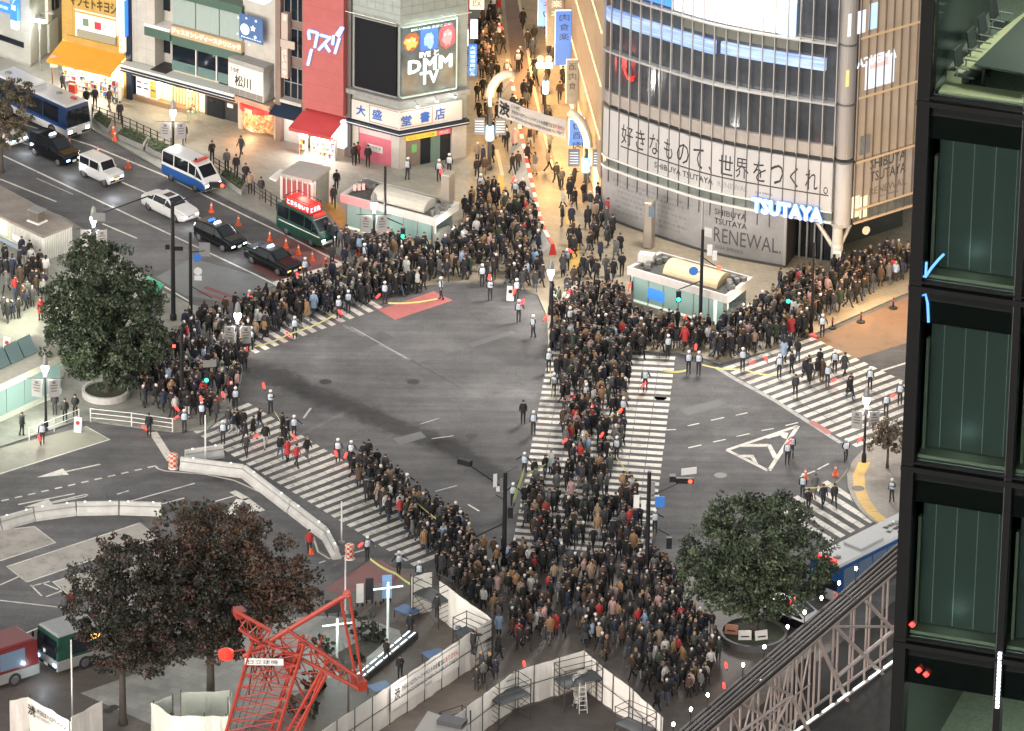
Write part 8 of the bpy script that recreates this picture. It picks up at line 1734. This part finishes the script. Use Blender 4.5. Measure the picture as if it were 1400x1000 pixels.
EXTRA=[(715,579,.1,1,'stand','black','black','black hair','person in all black standing alone in the middle of the asphalt'),(504,633,.2,1,'stand','charcoal','black','black hair','person in dark clothes above the west crossing crowd by the tape'),(405,639,1,.4,'walk','red','dark','black hair','person in red jacket walking over the west crossing'),(423,757,.2,1,'stand','red','dark','black hair','person in red vest standing on the inner road by the barrier curve'),(89,845,.1,1,'stand','grey','black','black hair','person in grey top standing behind the green and white bus'),(97,841,.2,1,'stand','red','dark','black hair','person in red vest standing behind the green and white bus'),
(454,364,.1,1,'stand','charcoal','dark','black hair','person in charcoal standing on the stop line, left of two'),(471,367,-.1,1,'stand','dark navy','black','black hair','person in dark navy standing on the stop line, right of two'),(30,596,.6,-.3,'phone','black','black','brown hair','person in black photographing beside the left guard rail'),(89,577,.1,1,'stand','black','black','black hair','person in black seen near the slim cream banner sign'),(75,567,.1,1,'stand','black','dark','brown hair','person in black beside the notice lamp at the stair entrance'),(103,571,-.3,1,'pocket','black','black','black hair','person in black close to the slim cream banner sign'),(26,559,.3,1,'walk','black','black','black hair','person in black suit walking past the station stair'),(8,552,.3,1,'phone','charcoal','black','black hair','person in charcoal at the far left of the station stair'),
(43,368,.1,1,'stand','white','black','black hair','person in white top leaning at the slatted pavilion, left of two'),(55,372,.1,1,'phone','black','white','black hair','person in black top and white trousers at the slatted pavilion'),(204,597,.2,1,'stand','black','black','black hair','person in black on the road before the white guard rail'),(164,168,.2,1,'walk2','black','black','black hair','person in black walking in front of the clinic canopy'),(130,148,.1,1,'stand','dark navy','black','black hair','person in dark navy behind the police bus, second from the drugstore'),(118,150,-.2,1,'stand','black','black','brown hair','person in black closest to the police bus rear railing'),(142,128,.1,-1,'stand','charcoal','black','black hair','person in charcoal looking at the orange awning shelves'),(149,150,.6,.3,'walk','brown','beige','brown hair','person in brown coat walking past the orange awning'),(86,128,.6,.3,'walk2','black','black','black hair','person in black walking at the alley mouth'),
(252,198,.1,1,'walk','black','black','black hair','person in black by the globe lamp on the shop pavement'),(330,215,-.6,.3,'walk2','charcoal','dark','brown hair','person in charcoal before the glowing red restaurant front'),(290,222,.1,1,'phone','black','black','black hair','person in black leaning on the railing nearest the police van'),(310,234,.1,1,'stand','grey','black','black hair','person in grey top at the railing right of the police van'),(323,241,.1,1,'stand','black','dark','black hair','person in black at the railing third from the police van'),(336,253,.1,1,'pocket','black','black','brown hair','person in black with brown hair further along the railing'),(342,265,.1,1,'stand','beige','black','black hair','person in beige coat at the railing beside the narrow planter'),(357,272,.2,1,'stand','charcoal','grey','black hair','person in charcoal at the railing end by the booth'),
(484,226,.2,1,'stand','black','black','brown hair','person in black skirt suit left of the pink shutter'),(489,224,-.4,1,'phone','red','black','black hair','person in red scarf top beside the pink shutter'),(503,228,.1,1,'stand','black','black','black hair','person in black standing before the pink shutter poster'),(460,262,.2,1,'walk','black','black','black hair','person in black walking beside the booth'),(456,283,.2,1,'walk2','charcoal','black','black hair','person in charcoal walking between booth and glazed entrance'),
(744,145,.1,-1,'stand','black','dark','black hair','person in black left of the street lantern post'),(765,140,.1,1,'walk','brown','black','black hair','person in brown walking alone on the street paving'),(652,245,.3,1,'walk2','black','black','black hair','person in black strolling past the left gate post'),(662,243,.2,1,'walk','brown','beige','brown hair','person in brown strolling past the left gate post'),(708,236,.1,1,'walk','brown','dark','black hair','person in brown beside the barrier row under the banner'),(692,205,.2,1,'walk2','black','black','white hat','person in black with white hat behind the left gate post'),
(968,776,-.2,1,'stand','black','black','black hair',''),(905,797,.1,1,'stand','black','dark','black hair','person in black standing alone left of the bushy tree'),(1114,680,.4,.6,'walk','grey','beige','brown hair','person in grey top on the top stripe of the south crossing'),(1140,693,.3,.7,'walk2','charcoal','black','black hair','person in charcoal on the right of the south crossing'),(1125,694,.3,.7,'walk','dark navy','black','brown hair','person in dark navy in the middle of the south crossing'),(1105,700,-.4,.7,'stride','black','black','black hair','person in black striding low on the south crossing'),(1087,543,.2,.9,'walk2','charcoal','black','black hair','person in charcoal walking down the east crossing'),(1162,541,.6,.4,'stride','brown','black','brown hair','person in brown striding across the east crossing'),
(547,929,-.2,1,'phone','black','black','black hair','person in black beside the lettered hoarding banner inside'),(561,871,.2,1,'stand','black','black','black hair','person in black at the end of the led lit bench'),(528,908,.6,-.6,'walk','black','dark','black hair','person in black walking along the led lit bench'),
]
for px,py,dx,dy,pose,tp,lg,hr,lbl in EXTRA:
 if lbl:person(px,py,heading(dx,dy),pose,lbl,TOPS[tp],LEGS[lg],HAIRS[hr],'short','jacket',group='people standing clear of the crowd')
person(646,896,heading(.8,-.3),'photo','person in black filming from the platform at the near hoarding corner',TOPS['black'],LEGS['black'],HAIRS['black hair'],'short','jacket',z=1.33,group='people standing clear of the crowd')
person(597,846,heading(.8,-.5),'stand','person in black standing on the stair end scaffold platform',TOPS['black'],LEGS['black'],HAIRS['black hair'],'short','jacket',z=1.73,group='people standing clear of the crowd')
p=g(654,893,1.33); t=empty('camera_tripod',p,0,'camera on a tripod beside the filming person on the platform','tripod'); mb=MB(); [mb.tube((.28*math.cos(a),.28*math.sin(a),0),(0,0,1.15),.018)for a in(0,2.1,4.2)]; mb.build('leg_set',BLACK,t); mb=MB(); mb.box((0,0,1.25),(.32,.14,.16)); mb.tube((.16,0,1.25),(.28,0,1.25),.05); mb.build('camera',BLACK,t)
TAPE=mat('yellow cordon tape',(.55,.50,.18),.5,emit=.02,ecol=(1,.9,.35)); TAPEG=mat('lime cordon cloth',(.48,.55,.20),.5,emit=.015)
def tape(pts,label,w_=.10,m=TAPE,sag=.12):
 P=[g(x,y,z)for x,y,z in pts]; t=wroot('cordon_tape',P[0],label,'cordon tape','yellow cordon tapes'); mb=MB(); vs=[]; Q=[]
 for a,b_ in zip(P,P[1:]):
  for k in range(8):Q.append(a.lerp(b_,k/8)-Vector((0,0,sag*math.sin(math.pi*k/8))))
 Q.append(P[-1])
 for q in Q:vs+=[q,q+Vector((0,.012,w_)),q+Vector((0,.02,w_)),q+Vector((0,.02,0))]
 n_=len(Q); fs=[(k*4+j,(k+1)*4+j,(k+1)*4+(j+1)%4,k*4+(j+1)%4)for k in range(n_-1)for j in range(4)]+[(0,1,2,3),((n_-1)*4+3,(n_-1)*4+2,(n_-1)*4+1,(n_-1)*4)]; mb.add(vs,fs); mb.build('strip',m,t)
tape([(348,475,1.0),(395,458,1.0),(458,432,1.05)],'yellow tape along the left half of the north crossing'); tape([(531,416,1.05),(598,410,1.05)],'straight yellow tape in front of the red painted patch',.12); tape([(494,366,1.0),(474,380,.5),(462,372,.9)],'slack yellow tape at the top end of the north crossing')
tape([(375,563,1.0),(400,598,1.0)],'pale tape between two officers above the west crossing',.07); tape([(560,680,1.0),(624,730,1.0)],'pale yellow tape along the upper west crossing crowd',.09); tape([(484,634,1.0),(504,650,.9)],'short pale tape at the head of the west crossing crowd',.08); tape([(506,766,1.0),(541,786,1.0),(574,806,1.0)],'lime tape at the bottom end of the west crossing',.16,TAPEG)
tape([(960,500,1.0),(1011,506,1.05)],'yellow tape between the two crossings at the right',.10); tape([(1019,507,1.0),(1062,514,1.05)],'yellow tape on the first east crossing stripes',.10); tape([(938,508,1.0),(906,508,.15)],'slanting yellow tape on the top right of the middle crossing',.14); tape([(752,507,1.2),(756,548,.9)],'upright yellow tape at the top left of the middle crossing',.3,TAPE,.02)
tape([(716,650,1.0),(702,690,1.0)],'broad lime cloth left of the middle crossing',.55,TAPEG,.05); tape([(719,650,1.1),(757,628,1.0)],'lime tape across the left stripes of the middle crossing',.12,TAPEG); tape([(842,626,1.0),(868,655,.6)],'slanting yellow tape at the right flank of the crossing crowd',.12); tape([(893,728,1.1),(886,768,.5)],'yellow tape beside the right signal pole',.2,TAPE,.02); tape([(850,560,1.1),(818,578,1.0)],'yellow tape inside the upper middle crossing crowd',.12)
tape([(1100,668,.9),(1142,662,.8),(1160,640,.9)],'pale rope with pennants across the south crossing top',.08); tape([(1150,372,.9),(1200,356,.8),(1245,345,.9)],'rope of small lights along the orange lit pavement',.05)
REG=[([(225,500),(250,448),(325,428),(342,470),(334,520),(318,556),(296,576),(244,574),(195,560),(170,522),(215,505)],165,(.6,.6),'at west corner'),([(300,455),(330,432),(400,402),(450,384),(520,374),(560,388),(590,398),(545,408),(475,424),(395,452),(350,470),(320,478)],150,(1,-.35),'on north crossing'),([(500,362),(540,345),(600,338),(640,288),(660,268),(718,270),(738,330),(748,400),(700,400),(690,386),(620,386),(560,386)],190,(-.2,.8),'at top corner'),
([(760,250),(815,250),(835,300),(850,350),(855,420),(765,420),(758,340)],62,(.1,1),'at the street mouth'),
([(755,415),(850,410),(862,440),(950,458),(1000,455),(1040,430),(1090,410),(1115,455),(1040,486),(985,492),(930,478),(870,492),(756,482)],270,(0,1),'before the glass building'),
([(1040,415),(1080,390),(1150,375),(1240,352),(1245,380),(1120,440),(1095,448)],112,(.9,-.3),'on the orange lit pavement'),
([(756,482),(868,487),(858,560),(848,635),(775,640),(768,600),(768,560)],125,(-.1,1),'on upper middle crossing'),
([(735,640),(850,640),(870,690),(884,760),(722,758),(712,700)],118,(0,1),'on the lower middle crossing'),
([(660,764),(885,768),(900,800),(950,850),(955,890),(880,905),(830,905),(790,885),(700,895),(680,850),(640,800)],225,(0,1),'on the dark plaza'),
([(880,850),(975,850),(985,900),(960,950),(900,975),(860,930)],62,(.1,1),'on the plaza by the bushy tree'),
([(470,628),(520,645),(560,684),(640,732),(655,765),(600,772),(545,725),(500,685),(475,652)],112,(.8,.5),'on west crossing'),
([(272,590),(330,575),(400,600),(430,640),(390,640),(330,622)],15,(.8,.5),'on left of west crossing'),
([(1090,478),(1130,490),(1200,545),(1180,560),(1060,505)],12,(-.5,.6),'on the east crossing'),
([(648,40),(690,10),(765,5),(775,130),(785,230),(735,240),(700,240),(650,250),(650,120)],70,(.1,1),'in the narrow street'),
([(655,50),(680,50),(682,115),(655,120)],22,(.1,1),'in the narrow street'),
([(432,330),(500,345),(530,340),(560,345),(520,365),(470,345)],34,(.3,1),'before the glazed entrance'),
([(2,345),(35,350),(66,385),(60,445),(2,440)],34,(.2,1),'by the station pavilion'),
([(585,778),(660,764),(692,850),(676,885),(640,832)],46,(.4,1),'at foot of west crossing'),
([(885,772),(915,790),(942,848),(965,872),(905,850)],36,(.2,1),'between plaza and bushy tree'),
([(600,800),(640,830),(690,905),(680,930),(640,960),(680,880)],6,(.2,1),'beside the long hoarding'),
]
used={}; FREE=[]
def clear(px,py,q,dmin):
 kx,ky=int(q.x/.5),int(q.y/.5)
 for i in range(-1,2):
  for j in range(-1,2):
   for r_ in used.get((kx+i,ky+j),()):
    if(r_-q).length<dmin:return False
 return True
def mark(q):used.setdefault((int(q.x/.5),int(q.y/.5)),[]).append(q)
for a in POL:mark(gp(a[0],a[1]))
for a in EXTRA:mark(gp(a[0],a[1]))
OBST=[[(466,300),(499,270),(640,300),(610,352),(560,345),(470,318)],[(855,400),(900,385),(1030,415),(995,455),(930,442)],[(376,290),(412,272),(455,285),(428,302)],[(590,785),(680,850),(680,900),(590,950),(550,850)]]
CAND=[]
cr_=random.Random(21)
for poly,n_,hd_,zone in REG:
 xs_,ys_=[p[0]for p in poly],[p[1]for p in poly]; k=tries=0
 dm=.36
 while k<n_ and tries<n_*140:
  tries+=1; x,y=cr_.uniform(min(xs_),max(xs_)),cr_.uniform(min(ys_),max(ys_))
  if not inside(x,y,poly)or any(inside(x,y,o)for o in OBST):continue
  q=gp(x,y); nz_=math.sin(q.x*1.7+1.3*math.sin(q.y*.9))+math.sin(q.y*1.5+q.x*.6+2)+.8*math.sin(q.x*3.1-q.y*2.3)
  if nz_<cr_.uniform(-2.2,.5)or not clear(x,y,q,dm):continue
  mark(q); k+=1; CAND.append((y,x,hd_,zone))
CAND.sort(reverse=True)
N_SINGLE=300-len(POL)-len(EXTRA)-2
TW=['black']*30+['charcoal']*8+['dark navy']*5+['grey']*3+['brown']*4+['beige']*2+['white']*2+['dark green','camel','camel','red','pale pink','pale blue']
LW=['black']*12+['dark']*5+['blue denim']*3+['grey','beige','white']; HW=['black hair']*10+['brown hair']*4+['fair hair','white hat','grey hat']
PW_=['walk','walk2','stride','walk','walk2','stand','phone','pocket']
seen=set(); V_all,F_all,M_all=[],[],[]; voff=0
def zone_word(x,y,zone):
 if zone=='on the dark plaza':return 'on plaza '+('near white hoarding' if x<735 else 'by right signal pole' if x>850 and y<830 else 'above apex hoarding' if y>845 else 'below middle crossing')
 if zone=='on the lower middle crossing':return 'on lower middle crossing'
 return zone
for i,(y,x,hd_,zone)in enumerate(CAND):
 rz=heading(hd_[0],hd_[1])+cr_.gauss(0,.75)
 if cr_.random()<.3:rz+=math.pi
 pose=cr_.choice(PW_); h=cr_.gauss(1.0,.05); h=min(1.1,max(.88,h))
 coat=cr_.choice(('jacket','jacket','long','long')); hk=cr_.choice(('short','short','long')); pk=cr_.random()<.16
 for t_try in range(80):
  tp,lg,hr=cr_.choice(TW),cr_.choice(LW),cr_.choice(HW)
  lab='person in %s %s, %s trousers, %s%s, %s'%(tp,'coat' if coat=='long' else 'jacket',lg,'backpack, ' if pk else '',hr,zone_word(x,y,zone))
  if lab not in seen:break
  if t_try>20:pk=not pk; coat=cr_.choice(('jacket','long'))
 if i<N_SINGLE:
  seen.add(lab); lab=lab.split(); lab=' '.join(lab)
  person(x,y,rz,pose,lab,TOPS[tp],LEGS[lg],HAIRS[hr],hk if 'hat' not in hr else 'short',coat,None,TOPS['black']if pk and tp!='black' else TOPS['charcoal']if pk else None,None,h)
 else:
  q=gp(x,y); c,s=math.cos(rz)*h,math.sin(rz)*h
  for Vp,Fp,mi in((BODY_S[pose][0],BODY_S[pose][1],BODY_S[pose][2]),(*HAIR[pose,hk if 'hat' not in hr else 'short'],4),(*COATS[coat],5))+(((*PACK,6),)if pk else()):
   W=np.empty_like(Vp); W[:,0]=Vp[:,0]*c-Vp[:,1]*s+q.x; W[:,1]=Vp[:,0]*s+Vp[:,1]*c+q.y; W[:,2]=Vp[:,2]*h+q.z
   V_all.append(W); F_all.append(np.array(Fp)+voff); voff+=len(Vp)
   lut=np.array([PIX[SKINM],PIX[TOPS[tp]],PIX[LEGS[lg]],PIX[SHOE],PIX[HAIRS[hr]],PIX[TOPS[tp]],PIX[TOPS['black' if tp!='black' else 'charcoal']]])
   M_all.append(lut[mi]if not np.isscalar(mi)else np.full(len(Fp),lut[mi]))
V_=np.concatenate(V_all); F_=np.concatenate(F_all); Mi=np.concatenate(M_all); m_=len(F_)
me=bpy.data.meshes.new('crowd'); me.vertices.add(len(V_)); me.vertices.foreach_set('co',V_.reshape(-1)); me.loops.add(m_*4); me.loops.foreach_set('vertex_index',F_.reshape(-1).astype(np.int32)); me.polygons.add(m_); me.polygons.foreach_set('loop_start',np.arange(m_)*4)
for m in PAL:me.materials.append(m)
me.polygons.foreach_set('material_index',Mi.astype(np.int32)); me.polygons.foreach_set('use_smooth',np.ones(m_,dtype=bool)); me.update(); me.validate()
o=bpy.data.objects.new('crowd',me); C.objects.link(o); tag(o,'dense dark crowd of people filling the corners and crossings further off','crowd',kind='stuff')
